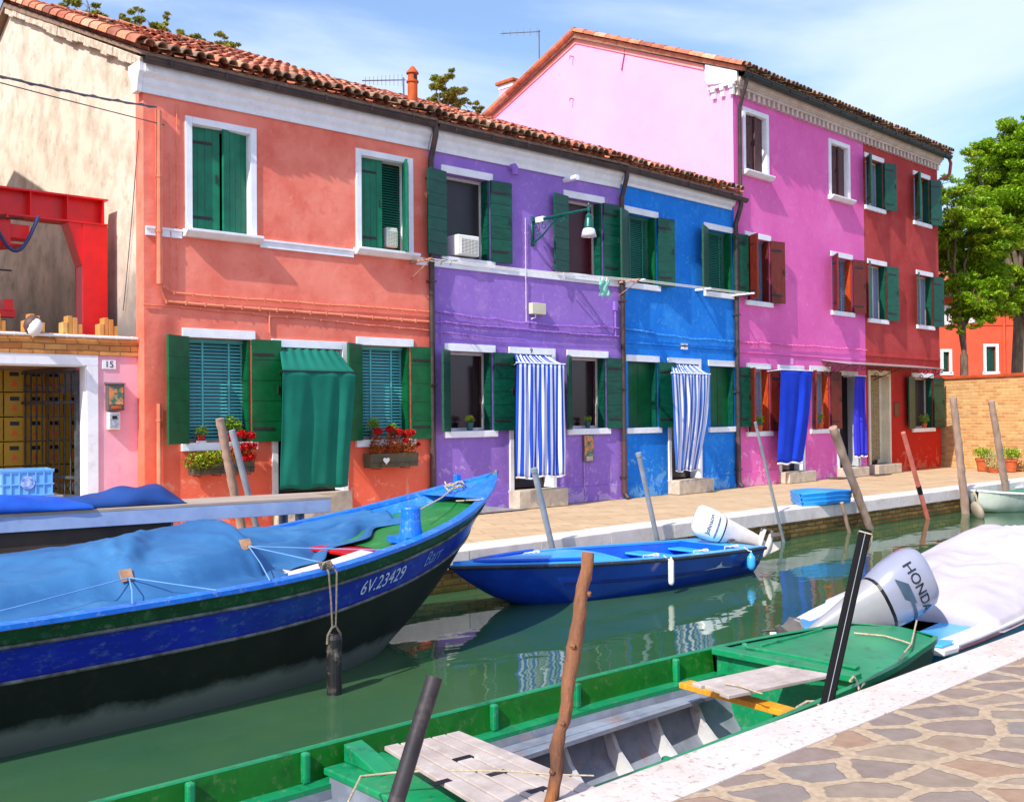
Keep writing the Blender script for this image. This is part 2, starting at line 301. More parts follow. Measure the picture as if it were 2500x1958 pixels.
class House:
    def __init__(s,h,label,u1,z1,wallm,name='terraced_house'):
        s.h=h; s.e=thing(name,label,'house',HS[h][0],HS[h][1]); s.holes=[]; s.u1=u1; s.z1=z1; s.wm=wallm
    def win(s,x0,y0,x1,ys,kind='blind',sh=M_green,leaf=None,al=22,ar=8,planks=7,lint=True,inner=None,sillout=.05,left=True,right=True,lw=.07,green_reveal=True,lh=.12):
        u0,zt=hp(s.h,x0,y0); u1,_=hp(s.h,x1,y0+ (x1-x0)*.05); _,zs=hp(s.h,x0,ys)
        a,b=u0+lw,u1-lw; c,d=zs,zt-lh; w=b-a; h=d-c
        s.holes.append((a,b,c,d)); E=s.e
        fr=MB(); f=.045
        fr.box(a,a+f,.17,.21,c,d); fr.box(b-f,b,.17,.21,c,d); fr.box(a,b,.165,.205,d-f,d); fr.box(a,b,.165,.205,c,c+f); 
        if kind in ('net','inner','blindl'): fr.box((a+b)/2+w*.12-.02,(a+b)/2+w*.12+.02,.172,.208,c,d)
        Wn=fr.build('window',M_sash,E)
        MB().box(u0,u1,-.022,.01,d+.002,zt).build('lintel',M_trim,Wn,bevel=.004)
        MB().box(u0-.02,u1+.02,-sillout,.02,c-.105,c-.002).build('sill',M_trim,Wn,bevel=.006)
        if kind in('blind','blindg','blindl'):
            mb=MB(); n=int(h/(.047 if kind=='blind' else .036))
            for i in range(n):
                z=c+.03+i*(h-.05)/n; mb.add([(a+.02,.135,z),(b-.02,.135,z),(b-.02,.155,z+.028),(a+.02,.155,z+.028)],[(0,1,2,3)])
            for q in (.3,.72): mb.box(a+w*q-.012,a+w*q+.012,.128,.134,c,d)
            mb.box(a+.01,b-.01,.12,.16,d-.05,d-.003)
            mb.build('blind',{'blind':M_blind,'blindg':M_blindg,'blindl':M_lace}[kind],Wn,fix=False)
            MB().box(a,b,.212,.222,c,d).build('pane',M_dark,Wn)
        elif kind=='net':
            mb=MB(); rows=[]
            for k in range(7): rows.append([(a+.02+(w-.04)*i/40,.19+.012*math.sin(i*1.25+k*.2),c+.02+(h-.04)*k/6) for i in range(41)])
            mb.grid(rows).build('net_curtain',M_lace,Wn,smooth=True,fix=False); MB().box(a,b,.222,.23,c,d).build('pane',M_dark,Wn)
        elif kind=='inner':
            for q in (0,1):
                leafmb(w/2-.01,h,T((a+.005+q*(w/2),.14,c)),planks=1,vert=False).build('inner_shutter',M_green2,Wn)
            MB().box(a,b,.222,.23,c,d).build('pane',M_dark,Wn)
        else:
            MB().box(a,b,.215,.225,c,d).build('pane',{'dark':M_dark,'dark2':M_dark2,'maroon':M_maroon}[kind],Wn)
        lf=leaf or w*.47; hh=h+.02; z=c-.01
        if left:
            M=T((a-.005,-.045,z),math.pi-rad(-al)); leafmb(lf,hh,M,planks,hinge=True).build('shutter',[sh,M_iron],Wn)
        if right:
            M=T((b+.005,-.045,z),-rad(ar)); leafmb(lf,hh,M,planks,hinge=True).build('shutter',[sh,M_iron],Wn)
            if green_reveal: leafmb(.15,h-.01,T((b-.03,-.005,c+.005),rad(90)),planks).build('folded_leaf',inner or sh,Wn)
        return Wn,(a,b,c,d)
    def closedwin(s,x0,y0,x1,y1,fw=.09,sh=M_green3,openr=0.,al=4,ar=6,blind=False):
        u0,zt=hp(s.h,x0,y0); u1,_=hp(s.h,x1,y0+(x1-x0)*.15); _,zs=hp(s.h,x0,y1)
        a,b,c,d=u0+fw,u1-fw,zs,zt-fw; w=b-a; h=d-c; s.holes.append((a,b,c,d))
        mb=MB(); mb.box(u0,a,-.03,.004,c,zt); mb.box(b,u1,-.03,.004,c,zt); mb.box(a+.001,b-.001,-.031,.004,d,zt-.001)
        mb.box(a,a+.01,.0,.2,c,d); mb.box(b-.01,b,.0,.2,c,d); mb.box(a+.01,b-.01,.0,.2,d-.01,d)
        Wn=mb.build('window',M_trim,s.e,bevel=.004)
        sl=MB(); sl.prism([(-.16,c),(-.16,c-.035),(-.08,c-.1),(.02,c-.1),(.02,c)],lambda p,t:(t,p[0],p[1]),u0-.04,u1+.04); sl.build('sill',M_trim,Wn,bevel=.006)
        leafmb(w/2-.012,h-.01,T((a+.012,.1,c+.006),-rad(al)),vert=True,hinge=True).build('shutter',[sh,M_iron],Wn)
        M=T((b-.012,.1,c+.006),rad(180+ar+openr)); leafmb(w/2-.012,h-.01,M,vert=True,hinge=False).build('shutter',[sh,M_iron],Wn)
        if blind:
            mb=MB(); n=int(h/.04)
            for i in range(n): z=c+.02+i*(h-.05)/n; mb.add([(a+.02,.18,z),(b-.02,.18,z),(b-.02,.2,z+.03),(a+.02,.2,z+.03)],[(0,1,2,3)])
            mb.build('blind',M_blindg,Wn,fix=False)
        MB().box(a,b,.215,.225,c,d).build('pane',M_dark,Wn)
        return Wn,(a,b,c,d)
    def door(s,x0,y0,x1,ystep,stepw=.1,stepd=.28,kind='dark',fw=.085,depthm=M_dark,stepz=None,trim=M_trim):
        u0,zt=hp(s.h,x0,y0); u1,_=hp(s.h,x1,y0+(x1-x0)*.05)
        zs=hp(s.h,x0,ystep)[1] if stepz is None else stepz; zs=max(.1,zs)
        a,b,c,d=u0+fw,u1-fw,zs,zt-fw*1.3; s.holes.append((a,b,c,d))
        mb=MB(); mb.box(u0,a,-.03,.004,.0,zt); mb.box(b,u1,-.03,.004,.0,zt); mb.box(a,b,-.031,.004,d,zt-.001)
        mb.box(a,a+.012,.0,.2,c,d); mb.box(b-.012,b,.0,.2,c,d)
        D=mb.build('doorway',trim,s.e,bevel=.004)
        MB().box(u0-stepw*.3,u1+stepw*.3,-stepd,.22,0.,c).build('step',M_stone,D,bevel=.012)
        MB().box(a+.012,b-.012,.2,.24,c,d).build('door_leaf',depthm,D)
        return D,(a,b,c,d)
    def wall(s,plinth=None):
        mb=MB(); shell(mb,0,s.u1,0,s.z1,s.holes); s.wallo=mb.build('wall',s.wm,s.e,fix=False)
        if plinth:
            d=[h for h in s.holes if h[2]<.6]; u=0.
            for h in sorted(d)+[(s.u1+.078,0,0,0)]:
                if h[0]-.09>u: MB().box(u,h[0]-.088,-.018,.002,0,plinth).build('plinth',s.wm,s.e,bevel=.004)
                u=h[1]+.088
def tiles(mb,u0,u1,ey,ez,ry,rz,seed=1,pitch=.158,expo=.31,jit=1.):
    rn=random.Random(seed); sl=Vector((0,ry-ey,rz-ez)); Ls=sl.length; sd=sl.normalized(); nn=Vector((1,0,0)).cross(sd); X=Vector((1,0,0))
    nc=max(1,round((u1-u0)/pitch)); pt=(u1-u0)/nc; nr=int(Ls/expo)+1; K=7
    O=Vector((0,ey,ez))
    for c in range(nc):
        uc=u0+(c+.5)*pt
        # pan tiles
        for r in range(nr):
            s0=r*expo; s1=min(Ls,s0+expo+.06)
            row=[]
            tt=rn.random()
            for s_,rr,lift in ((s0-.02,.066,.0),(s1,.058,.016 if r<nr-1 else 0)):
                row.append([O+sd*s_+X*(uc+pt/2+rr*1.15*math.cos(math.pi*k/4))+nn*(.045-.062*math.sin(math.pi*k/4)+(.012 if s_==s0-.02 else 0)) for k in range(5)])
            mb.grid(row,t=tt)
        du=0
        for r in range(nr):
            s0=r*expo+rn.uniform(-.018,.018)*jit; s1=min(Ls+.02,r*expo+expo+.09)
            du=rn.gauss(0,.009)*jit; dl=abs(rn.gauss(0,.013))*jit; tt=rn.random(); yaw=rn.gauss(0,.028)*jit
            if r==0: s0=-.06+rn.uniform(-.025,.02)*jit
            outer=[];inner=[]
            for s_,rr,lf in ((s0,.072,.026+dl),(s1,.056,.004)):
                ring=[];ri=[]
                for k in range(K):
                    a=math.pi*k/(K-1); cx=uc+du+yaw*(s_-s0)
                    ring.append(O+sd*s_+X*(cx+rr*math.cos(a))+nn*(.045+lf+rr*1.05*math.sin(a)))
                    ri.append(O+sd*s_+X*(cx+(rr-.013)*math.cos(a))+nn*(.045+lf+(rr-.013)*1.05*math.sin(a)))
                outer.append(ring);inner.append(ri)
            m_=1 if (r==0 and rn.random()<.8) or rn.random()<.06 else 0
            mb.grid(outer,t=tt,mi=m_); mb.grid([inner[0],outer[0]],t=tt,mi=m_)
            if r==0: mb.grid([inner[1],inner[0]],t=tt,mi=1)
def roof(H,u0,u1,ey,ez,ry,rz,by,bz,seed,m=M_tile,ridge=True,jit=1.,under=M_under,verge=None):
    mb=MB(); sl=Vector((0,ry-ey,rz-ez)).normalized(); n=Vector((1,0,0)).cross(sl)
    rf=MB()
    th=.05
    rf.prism([(ey,ez),(ry,rz),(by,bz),(by,bz-.06),(ry,rz-.08),(ey,ez-.05)],lambda p,t:(t,p[0],p[1]),u0,u1)
    RF=rf.build('roof',under,H.e)
    tiles(mb,u0,u1,ey,ez,ry,rz,seed,jit=jit)
    mb.build('roof_tiles',[m,M_tiled],RF,fix=False,smooth=False)
    mb=MB(); 
    # plain rear slope tiles
    nb=max(2,int((u1-u0)/.4))
    mb.grid([[(u0+(u1-u0)*i/(nb*4),y+0*0,z+.04*math.sin(i*math.pi/1.0*.5)+.05) for i in range(nb*4+1)] for y,z in ((ry,rz),(by,bz))],t=.4)
    if ridge:
        k=0; u=u0
        while u<u1-.1:
            v=min(u+.42,u1+.02); rr=(.115,.10)
            ring=[[(uu,ry+q*math.cos(math.pi*i/6)*1.0,rz+.06+(0.012 if uu==u else 0)+q*.8*math.sin(math.pi*i/6)) for i in range(7)] for uu,q in ((u,.125),(v,.108))]
            mb.grid(ring,t=R.random()); u+=.38
    mb.build('ridge_tiles',m,RF,fix=False)
    return RF
def gutter(H,u0,u1,y,z,r=.065,m=M_lead,slope=0.):
    mb=MB(); pr=[]
    K=8
    for (uu,zz) in ((u0,z),(u1,z-slope)):
        pr.append([(uu,y+r*math.cos(math.pi+math.pi*k/K),zz+r*1.15*math.sin(math.pi+math.pi*k/K)) for k in range(K+1)]+[(uu,y+(r-.006)*math.cos(-math.pi*k/K),zz+(r-.006)*1.15*math.sin(-math.pi*k/K)) for k in range(K+1)])
    mb.grid(pr,close=True); mb.add(pr[0],[tuple(range(9,-1,-1))]) ; 
    for uu,zz in ((u0,z),(u1,z-slope)): mb.prism([(y+r*math.cos(math.pi+math.pi*k/K),zz+r*1.15*math.sin(math.pi+math.pi*k/K)) for k in range(K+1)],lambda p,t:(t,p[0],p[1]),uu,uu+.004)
    mb.tube([(u0,y-r,z),(u1,y-r,z-slope)],.011,6)
    u=u0+.3
    while u<u1: mb.box(u,u+.025,y-r-.006,y+r+.05,z+.004,z+.012); mb.box(u,u+.025,y-r-.008,y-r+.002,z-.06,z+.01); u+=.75
    return mb.build('gutter',m,H.e)
def cornice(H,prof,u0,u1,m=M_trim):
    return MB().prism(prof,lambda p,t:(t,p[0],p[1]),u0,u1).build('cornice',m,H.e,bevel=.004)
def pipe(H,pts,r,m,name='downpipe',n=10,rings=None):
    mb=MB(); mb.tube(pts,r,n)
    for z in (rings or []): mb.tube([(pts[-2][0],pts[-2][1],z),(pts[-2][0],pts[-2][1],z+.03)],r+.008,n)
    return autosmooth(mb.build(name,m,H.e))
def cable(H,pts,r,m,name='cable',sag=.01,step=.25,n=5):
    q=[]
    for a,b in zip(pts[:-1],pts[1:]):
        a=Vector(a);b=Vector(b); k=max(1,int((b-a).length/step))
        for i in range(k): q.append(a.lerp(b,i/k)+Vector((0,0,R.uniform(-sag,sag)-0.0)))
    q.append(Vector(pts[-1])); mb=MB(); mb.tube(q,r,n)
    for i in range(1,len(q)-1,1): mb.box(q[i].x-.009,q[i].x+.009,q[i].y-r-.002,q[i].y+.012,q[i].z-r-.006,q[i].z+r+.006)
    return mb.build(name,m,H.e)
CORN=[(-.006,5.66),(-.035,5.66),(-.04,5.73),(-.07,5.78),(-.08,5.84),(-.12,5.875),(-.145,5.9),(-.145,6.02),(-.0,6.02)]
# ================================================================ SALMON HOUSE
S=House('s','salmon orange two-storey house with white string course and bare cream gable side',4.48,6.05,M_salmon)
w1,o1=S.closedwin(451,283,624,560,openr=0,al=6,ar=16)
w2,o2=S.closedwin(867,362,1006,605,openr=62,al=3,ar=0,blind=True)
S.win(444,800.4,622,1082,'blind',M_green2,al=30,ar=4,planks=5)
S.win(869,822,1008,1074,'blind',M_green2,al=30,ar=4,planks=5)
dS,doS=S.door(662,827.4,846,1208,kind='dark',stepw=0,stepd=.14)
S.wall()
zb=hp('s',354,550)[1]
for a,b in ((.02,o1[0]-.14),(o1[1]+.14,o2[0]-.14),(o2[1]+.14,4.44)): MB().prism([(.002,zb-.125),(-.028,zb-.125),(-.028,zb-.045),(-.045,zb-.04),(-.045,zb-.01),(.002,zb-.01)],lambda p,t:(t,p[0],p[1]),a,b).build('string_course',M_trim,S.e,bevel=.003)
cornice(S,CORN,-.03,4.46)
g0=[(0,5.68),(.0,5.95),(-.27,5.97),(-.27,5.9),(-.12,5.84),(-.05,5.7)]
MB().prism([(-.04,5.66),(-.06,5.76),(-.09,5.84),(-.13,5.9),(-.13,6.03),(.24,6.03),(.24,5.93),(.16,5.84),(.12,5.74),(.12,5.66)],lambda p,t:(t,p[0],p[1]),-.1,-.032).build('cornice_return',M_trim,S.e,bevel=.004)
gutter(S,-.06,4.47,-.21,6.05,slope=.02)
RS=roof(S,-.12,4.5,-.24,6.115,5.65,8.52,11.4,6.0,3)
# cream gable body
poly=[(.25,0),(.25,6.25),(5.65,8.44),(11.3,6.0),(11.3,0)]
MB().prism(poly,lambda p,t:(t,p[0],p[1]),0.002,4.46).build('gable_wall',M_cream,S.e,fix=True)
# mortared verge along the gable
mb=MB()
for k in range(26):
    a=k/26; b=(k+1)/26; y0,z0=-.15+5.8*a,6.06+2.39*a; y1,z1=-.15+5.8*b,6.06+2.39*b; q=R.uniform(.10,.15); 
    mb.box(0,(Vector((0,y1-y0,z1-z0))).length+.005,-.0,.09+R.uniform(0,.02),-q,.0,Matrix.Translation((-.001,y0,z0))@Matrix.Rotation(math.pi/2,4,'Z')@Matrix.Rotation(-math.atan2(z1-z0,y1-y0),4,'Y'))
mb.build('verge',mat('old verge mortar',srgb(214,200,184),srgb(170,150,130),rough=.9,scale=9,bump=.08,bscale=25,dirt=(srgb(110,96,84),.7,12)),S.e,bevel=.01)
mb=MB()
for k in range(18):
    a=k/18; s0=a*6.45; 
    M=Matrix.Translation((-.1,-.26,6.16))@Matrix.Rotation(math.atan2(2.47,6.05),4,'X')
    ring=[[(q*math.cos(math.pi*i/6),yy,q*math.sin(math.pi*i/6)+.02) for i in range(7)] for yy,q in ((s0-.02,.11),(s0+.42,.09))]
    mb.grid(ring,M,t=R.random())
mb.build('verge_tiles',M_tile,RS,fix=False,solid=.012)
# pipes and cables of the salmon front
ul=hp('s',382,273)[0]; zt_=hp('s',382,273)[1]; zb_=hp('s',382,695)[1]; zc=3.14
M_pipe=mat('salmon painted pipe',srgb(232,140,108),srgb(214,118,88),rough=.6,scale=4)
pipe(S,[(ul,-.06,zt_),(ul,-.06,zb_)],.04,M_pipe,'cable_duct',rings=[4.6,3.9])
cable(S,[(ul,-.05,zb_),(ul+.06,-.05,3.22),(ul+.2,-.04,zc),(4.45,-.035,zc-.0)],.016,M_pipe)
cable(S,[(ul+.02,-.04,3.2),(ul+.1,-.03,3.03),(4.45,-.03,2.99)],.022,M_pipe,sag=.003)
cable(S,[(-.02,-.02,2.98),(2,-.02,2.93),(4.45,-.02,2.86)],.009,M_pipe)
cable(S,[(ul+.17,-.03,4.95),(ul+.17,-.03,3.2)],.007,M_pipe,sag=.0)
u_=hp('s',575,700)[0]
cable(S,[(hp('s',430,300)[0],-.02,5.6),(hp('s',430,300)[0],-.02,3.2)],.006,M_pipe,sag=0)
cable(S,[(hp('s',656,790)[0],-.02,3.0),(hp('s',656,790)[0],-.02,2.7)],.012,M_pipe,sag=0)
ud=hp('s',384,1000)[0]; pipe(S,[(ud,-.05,hp('s',384,986)[1]),(ud,-.05,0.)],.03,M_pipe,'low_duct',rings=[1.5,.6])
# chimney flue on the roof
uc,_=hp('s',1016,250,-1.2)
mb=MB(); mb.lathe([(.0,-.3),(.085,-.3),(.085,.30),(.105,.31),(.105,.335),(.085,.34),(.08,.45),(.108,.46),(.104,.48),(.03,.58),(0,.59)],16); mb.box(-.03,.03,-.088,-.07,.36,.43,mi=1)
mb.build('chimney',[mat('orange clay flue',srgb(190,86,30),srgb(160,70,26),rough=.7,scale=5),M_iron],RS,loc=(uc,1.3,6.86),smooth=False)
# ================================================================ VIOLET HOUSE
V=House('v','violet two-storey house with green shutters and number 9 above its door',4.35,6.05,M_purple)
V.win(1075.7,402,1201,625,'dark2',M_green,al=12,ar=2)
V.win(1375,463.8,1474,665,'maroon',M_green,al=12,ar=2)
V.win(1084.5,838,1208,1053,'dark',M_green,al=38,ar=2,planks=6)
V.win(1383,854,1483.6,1047,'dark',M_green,al=38,ar=2,planks=6)
dV,doV=V.door(1241,846.8,1353.6,1197)
V.wall(.27)
cornice(V,CORN,.002,4.33)
gutter(V,.03,4.42,-.21,6.02,slope=.03)
RV=roof(V,.0,4.37,-.24,6.085,5.65,8.42,11.4,6.0,5)
MB().prism([(.25,0),(.25,6.2),(5.65,8.35),(11.3,5.95),(11.3,0)],lambda p,t:(t,p[0],p[1]),.01,4.33).build('side_wall',M_purple,V.e)
MB().box(.04,4.3,-.026,.002,3.86,3.985).build('string_course',M_trim,V.e,bevel=.003)
M_vp=mat('violet painted cable',srgb(166,116,204),srgb(150,100,190),rough=.6)
cable(V,[(.1,-.04,3.16),(2.2,-.04,3.07),(4.25,-.04,3.1)],.014,M_vp,sag=.02,step=.17)
cable(V,[(.1,-.035,3.0),(2.2,-.035,2.97),(4.25,-.035,2.95)],.012,M_vp,sag=.012,step=.2)
cable(V,[(.1,-.03,2.85),(1.2,-.03,2.8),(2.0,-.03,2.8)],.009,M_vp,sag=.006)
u_,z_=hp('v',1281,700); M_ca=mat('white lamp cable',srgb(206,190,215),srgb(180,160,200),rough=.6)
cable(V,[(u_,-.03,4.84),(u_,-.03,3.08)],.009,M_ca,sag=.0)
u_,z_=hp('v',1074,810); cable(V,[(u_,-.03,3.15),(u_,-.03,2.66)],.009,M_vp,sag=0)
u_,z_=hp('v',1246.5,410); MB().tube([(u_,-.0,z_),(u_,-.1,z_),(u_,-.12,z_-.04),(u_,-.12,z_-.14)],.055,12).build('vent',M_purple,V.e)
u_,z_=hp('v',1378,441); MB().tube([(u_,0,z_),(u_,-.26,z_)],[.045,.045],12).tube([(u_,-.26,z_),(u_,-.32,z_)],.05,12).build('exhaust_pipe',M_trim,V.e)
u_,z_=hp('v',1499,745); mb=MB(); mb.box(u_-.03,u_+.03,-.06,0,z_-.1,z_+.06); mb.tube([(u_,-.03,z_-.1),(u_,-.03,2.95)],.016,6); mb.build('cable_box',M_purple,V.e)
# shared downpipes (between the houses)
def downpipe(H,u,z1,z0,kick=True,y=-.07,r=.045,m=M_lead,top=(-.21,)):
    pts=[(u,top[0],z1),(u,top[0]+.01,z1-.14),(u,y-.03,z1-.42),(u,y,z1-.5),(u,y,z0+.12)]
    if kick: pts+=[(u,y,z0+.1),(u+.02,y-.08,z0+.02)]
    mb=MB(); mb.tube(pts,r,12)
    z=z1-.8
    while z>z0+.3: mb.box(u-r-.012,u+r+.012,y-r-.008,0,z,z+.03); z-=1.6
    mb.tube([(u,y,z0+.1),(u,y,z0+1.05)],r+.006,12,mi=1)
    return autosmooth(mb.build('downpipe',[m,mat('cast iron pipe foot',srgb(70,50,56),srgb(90,60,60),rough=.5)],H.e))
downpipe(V,-.0,6.0,0,kick=False)
downpipe(V,4.33,5.98,0)
# number 9
M9=T(( (doV[0]+doV[1])/2-.04,-.034,doV[3]+.055),rx=rad(90)); text_mesh('house_number','9',.12,.002,M_text,dV,M9)
# ================================================================ BLUE HOUSE
Bh=House('b','bright blue two-storey house with dark green shutters and number 7 plaque',3.72,5.92,M_blue)
Bh.win(1522,501.6,1605.4,688,'blindg',M_green,al=22,ar=12,planks=1,inner=M_green2)
Bh.win(1717.5,542.6,1789,710,'blindg',M_green,al=22,ar=12,planks=1,inner=M_green2)
Bh.win(1526.8,865.8,1608.7,1045,'inner',M_green,al=14,ar=14,planks=1,left=False)
Bh.win(1728.3,879,1795.3,1043,'inner',M_green,al=14,ar=14,planks=1,left=False)
dB,doB=Bh.door(1628.5,872.8,1709.4,1172.7)
Bh.wall(.25)
cornice(Bh,[(-.006,5.74),(-.04,5.74),(-.04,5.79),(-.12,5.84),(-.14,5.97),(0,5.97)],.01,3.6)
gutter(Bh,-.03,3.86,-.21,6.0,slope=.03,m=M_lead)
RB=roof(Bh,-.02,3.6,-.24,6.06,5.1,8.2,10.6,6.0,9)
MB().prism([(.25,0),(.25,6.18),(5.1,8.1),(10.5,5.95),(10.5,0)],lambda p,t:(t,p[0],p[1]),.01,3.62).build('side_wall',M_blue,Bh.e)
MB().prism([(-.2,6.12),(5.05,8.36),(5.05,8.28),(-.2,6.04)],lambda p,t:(t,p[0],p[1]),3.5,3.617).build('flashing',mat('grey mortar flashing',srgb(170,150,150),srgb(140,120,120),rough=.9),RB)
downpipe(Bh,3.68,5.96,0,r=.05)
M_bc=mat('blue painted cable',srgb(70,160,226),srgb(40,130,210),rough=.6)
cable(Bh,[(.02,-.04,3.1),(1.9,-.04,3.02),(3.6,-.04,3.02)],.014,M_bc,sag=.016,step=.16)
MB().box(.03,3.6,-.02,.002,2.84,2.875).build('moulding',M_blue,Bh.e,bevel=.004)
u0,z1=hp('b',1661.3,837.8); u1,z0=hp('b',1677.5,854); mb=MB().box(u0,u1,-.02,0,z0,z1)
pq=mb.build('number_plaque',M_trim,Bh.e,bevel=.003); text_mesh('house_number','7',.1,.002,mat('orange brown lettering',srgb(150,70,40),srgb(150,70,40)),pq,T(((u0+u1)/2,-.024,(z0+z1)/2),rx=rad(90)))
# ================================================================ PINK HOUSE
P=House('p','tall pink three-storey house with brown shutters and blank pink gable side',5.72,8.4,M_pink)
P.closedwin(1811,260,1874,415,fw=.1,sh=M_oldbrown,al=3,ar=10)
P.closedwin(2021.5,337.4,2072.7,476.4,fw=.1,sh=M_oldbrown,al=3,ar=10)
P.win(1817.6,564,1880.6,732,'blindl',M_brown,al=60,ar=14,planks=1,green_reveal=True,inner=M_brown)
P.win(2027.3,612.8,2080.7,757.7,'blindl',M_brown,al=40,ar=14,planks=1,inner=mat('orange brown shutter wood',srgb(196,72,10),srgb(150,50,10),rough=.5,stretch=(6,6,1),scale=5))
P.win(1820,886,1881,1054,'net',M_brown,al=50,ar=10,planks=1,inner=MATS['orange brown shutter wood'])
P.win(1976.4,893,2026.6,1048,'net',M_brown,al=40,ar=10,planks=1,inner=MATS['orange brown shutter wood'])
dP,doP=P.door(1898.8,891,1961,1153)
M_wd=mat('white door panel',srgb(205,208,215),srgb(190,194,202),rough=.5)
dP2,doP2=P.door(2041,905,2092,1143,depthm=M_black)
mb=MB(); a,b,c,d=doP2; mb.box(0,.42,-.02,.02,c+.02,d-.02,T((b-.02,.19,0),rad(-112))); dl=mb.build('open_door',M_wd,dP2,bevel=.004)
mb=MB()
for k in range(3):
    q=[(.14+.09*math.cos(t)*(1-t/9),0,1.5+k*.13+.06*math.sin(t)*(1-t/9)) for t in [i*.5 for i in range(14)]]; mb.tube(q,.008,5,T((b-.02,.16,0),rad(-112)))
mb.build('door_ironwork',M_iron,dP2)
P.wall(.3)
def dentils(H,u0,u1,y=-.0):
    mb=MB(); n=round((u1-u0)/.2)
    for i in range(n):
        u=u0+(i+.3)*(u1-u0)/n; mb.box(u,u+.09,-.085,-.005,8.17,8.315)
    for i in range(int((u1-u0)/.11)):
        u=u0+.05+i*.11; mb.box(-.035,.035,-.035,.035,8.365,8.405,T((u,-.115,0),rad(45)))
    mb.box(u0,u1,-.11,-.004,8.315,8.364); mb.box(u0,u1,-.09,-.004,8.363,8.406); mb.box(u0,u1,-.17,-.004,8.405,8.445); mb.box(u0+.001,u1-.001,-.21,-.004,8.445,8.52)
    return mb.build('dentil_cornice',Wh('cornice stone',(214,200,190),(190,176,168)),H.e)
dentils(P,.0,5.71)
gutter(P,-.1,5.72,-.29,8.56,r=.08,m=M_dkgut)
RP=roof(P,-.12,5.72,-.33,8.62,4.35,10.58,9.2,8.5,11,m=M_tiled)
MB().prism([(.25,0),(.25,8.78),(4.35,10.5),(8.9,8.54),(8.9,0)],lambda p,t:(t,p[0],p[1]),.0,5.7).build('gable_wall',M_gable,P.e)
MB().prism([(-.005,5.0),(-.005,8.4),(.26,8.4),(.26,5.0)],lambda p,t:(t,p[0],p[1]),-.006,.0).build('corner_strip',M_gable,P.e)
# white corbelled corner block on the gable
mb=MB(); mb.prism([(-.16,8.42),(-.16,8.62),(.0,8.69),(.62,8.95),(.62,8.62),(.56,8.5),(.0,8.42)],lambda p,t:(t,p[0],p[1]),-.09,-.008)
for k in range(3): mb.box(-.12,-.008,-.06+.22*k,.03+.22*k,8.3,8.42); mb.box(-.08,-.008,-.06+.22*k,.03+.22*k,8.17,8.298)
mb.box(-.10,-.008,-.1,.56,8.37,8.418)
mb.build('corner_corbel',M_trim,P.e,bevel=.003)
mb=MB()
for sgn,(ya,za,yb,zb) in enumerate(((-.34,8.62,4.35,10.6),(9.2,8.5,4.35,10.6))):
    v=Vector((0,yb-ya,zb-za)); Lv=v.length; n=int(Lv/.36); ang=math.atan2(v.z,v.y)
    M=Matrix.Translation((-.12,ya,za+.05))@Matrix.Rotation(ang,4,'X')
    for k in range(n+1):
        s0=k*.36; ring=[[(q*math.cos(math.pi*i/6),yy,q*math.sin(math.pi*i/6)) for i in range(7)] for yy,q in ((s0-.02,.1),(min(Lv,s0+.42),.085))]
        mb.grid(ring,M,t=R.random())
    mb.box(.0,.1,0,Lv,-.09,-.02,M,t=.1)
mb.build('verge_tiles',M_tile,RP,fix=False,solid=.01)
mb=MB(); zr=lambda y:8.5+(min(y,8.7-y)+.58)*.4219-.07
mb.prism([(.7,zr(.7)),(4.35,zr(4.35)),(8.9,zr(8.9)),(8.9,zr(8.9)-.11),(4.35,zr(4.35)-.12),(.7,zr(.7)-.11)],lambda p,t:(t,p[0],p[1]),-.03,-.002)
mb.build('gable_moulding',mat('peach moulding',srgb(246,168,160),srgb(236,150,140)),P.e)
M_hk=mat('rusty hook',srgb(150,70,90),srgb(120,60,70))
mb=MB()
for x,y in ((1400,140),(1400,243)):
    p=PL(x,y,HS['p'][0],(1,0,0))-HS['p'][0]; mb.tube([(0,p.y,p.z),(-.12,p.y,p.z),(-.13,p.y,p.z-.07)],.012,6)
p=PL(1519,150,HS['p'][0],(1,0,0))-HS['p'][0]; mb.tube([(-.02,p.y-.12,p.z+.3),(-.03,p.y,p.z-.22)],.012,6)
mb.build('iron_hook',M_hk,P.e)
cq=DP(1252,225,27.6)-HS['p'][0]
mb=MB(); mb.box(-.25,.25,-.25,.25,-2.2,.05); ch=mb.build('chimney',M_gable,RP,loc=cq); MB().box(-.34,.34,-.34,.34,.16,.25).build('cap',M_terra,RP,loc=cq,bevel=.02); MB().box(-.27,.27,-.27,.27,.05,.16).build('collar',M_trim,RP,loc=cq)
mb=MB(); zt=8.44; mb.tube([(.08,-.29,zt+.05),(.08,-.28,zt-.08),(.14,-.1,zt-.45),(.16,-.06,zt-.55),(.16,-.06,5.9)],.04,10)
autosmooth(mb.build('downpipe',M_lead,P.e))
M_pc=mat('pink painted cable',srgb(236,130,190),srgb(220,100,170),rough=.6)
cable(P,[(.1,-.04,3.03),(3,-.04,3.05),(5.7,-.04,3.06)],.014,M_pc,sag=.014,step=.16)
MB().box(.1,5.7,-.02,.002,2.8,2.84).build('moulding',M_pink,P.e,bevel=.004)
u_,z_=hp('p',1932,885); MB().box(u_-.06,u_+.06,-.02,0,z_-.05,z_+.09).build('number_plaque',M_gable,P.e,bevel=.003)
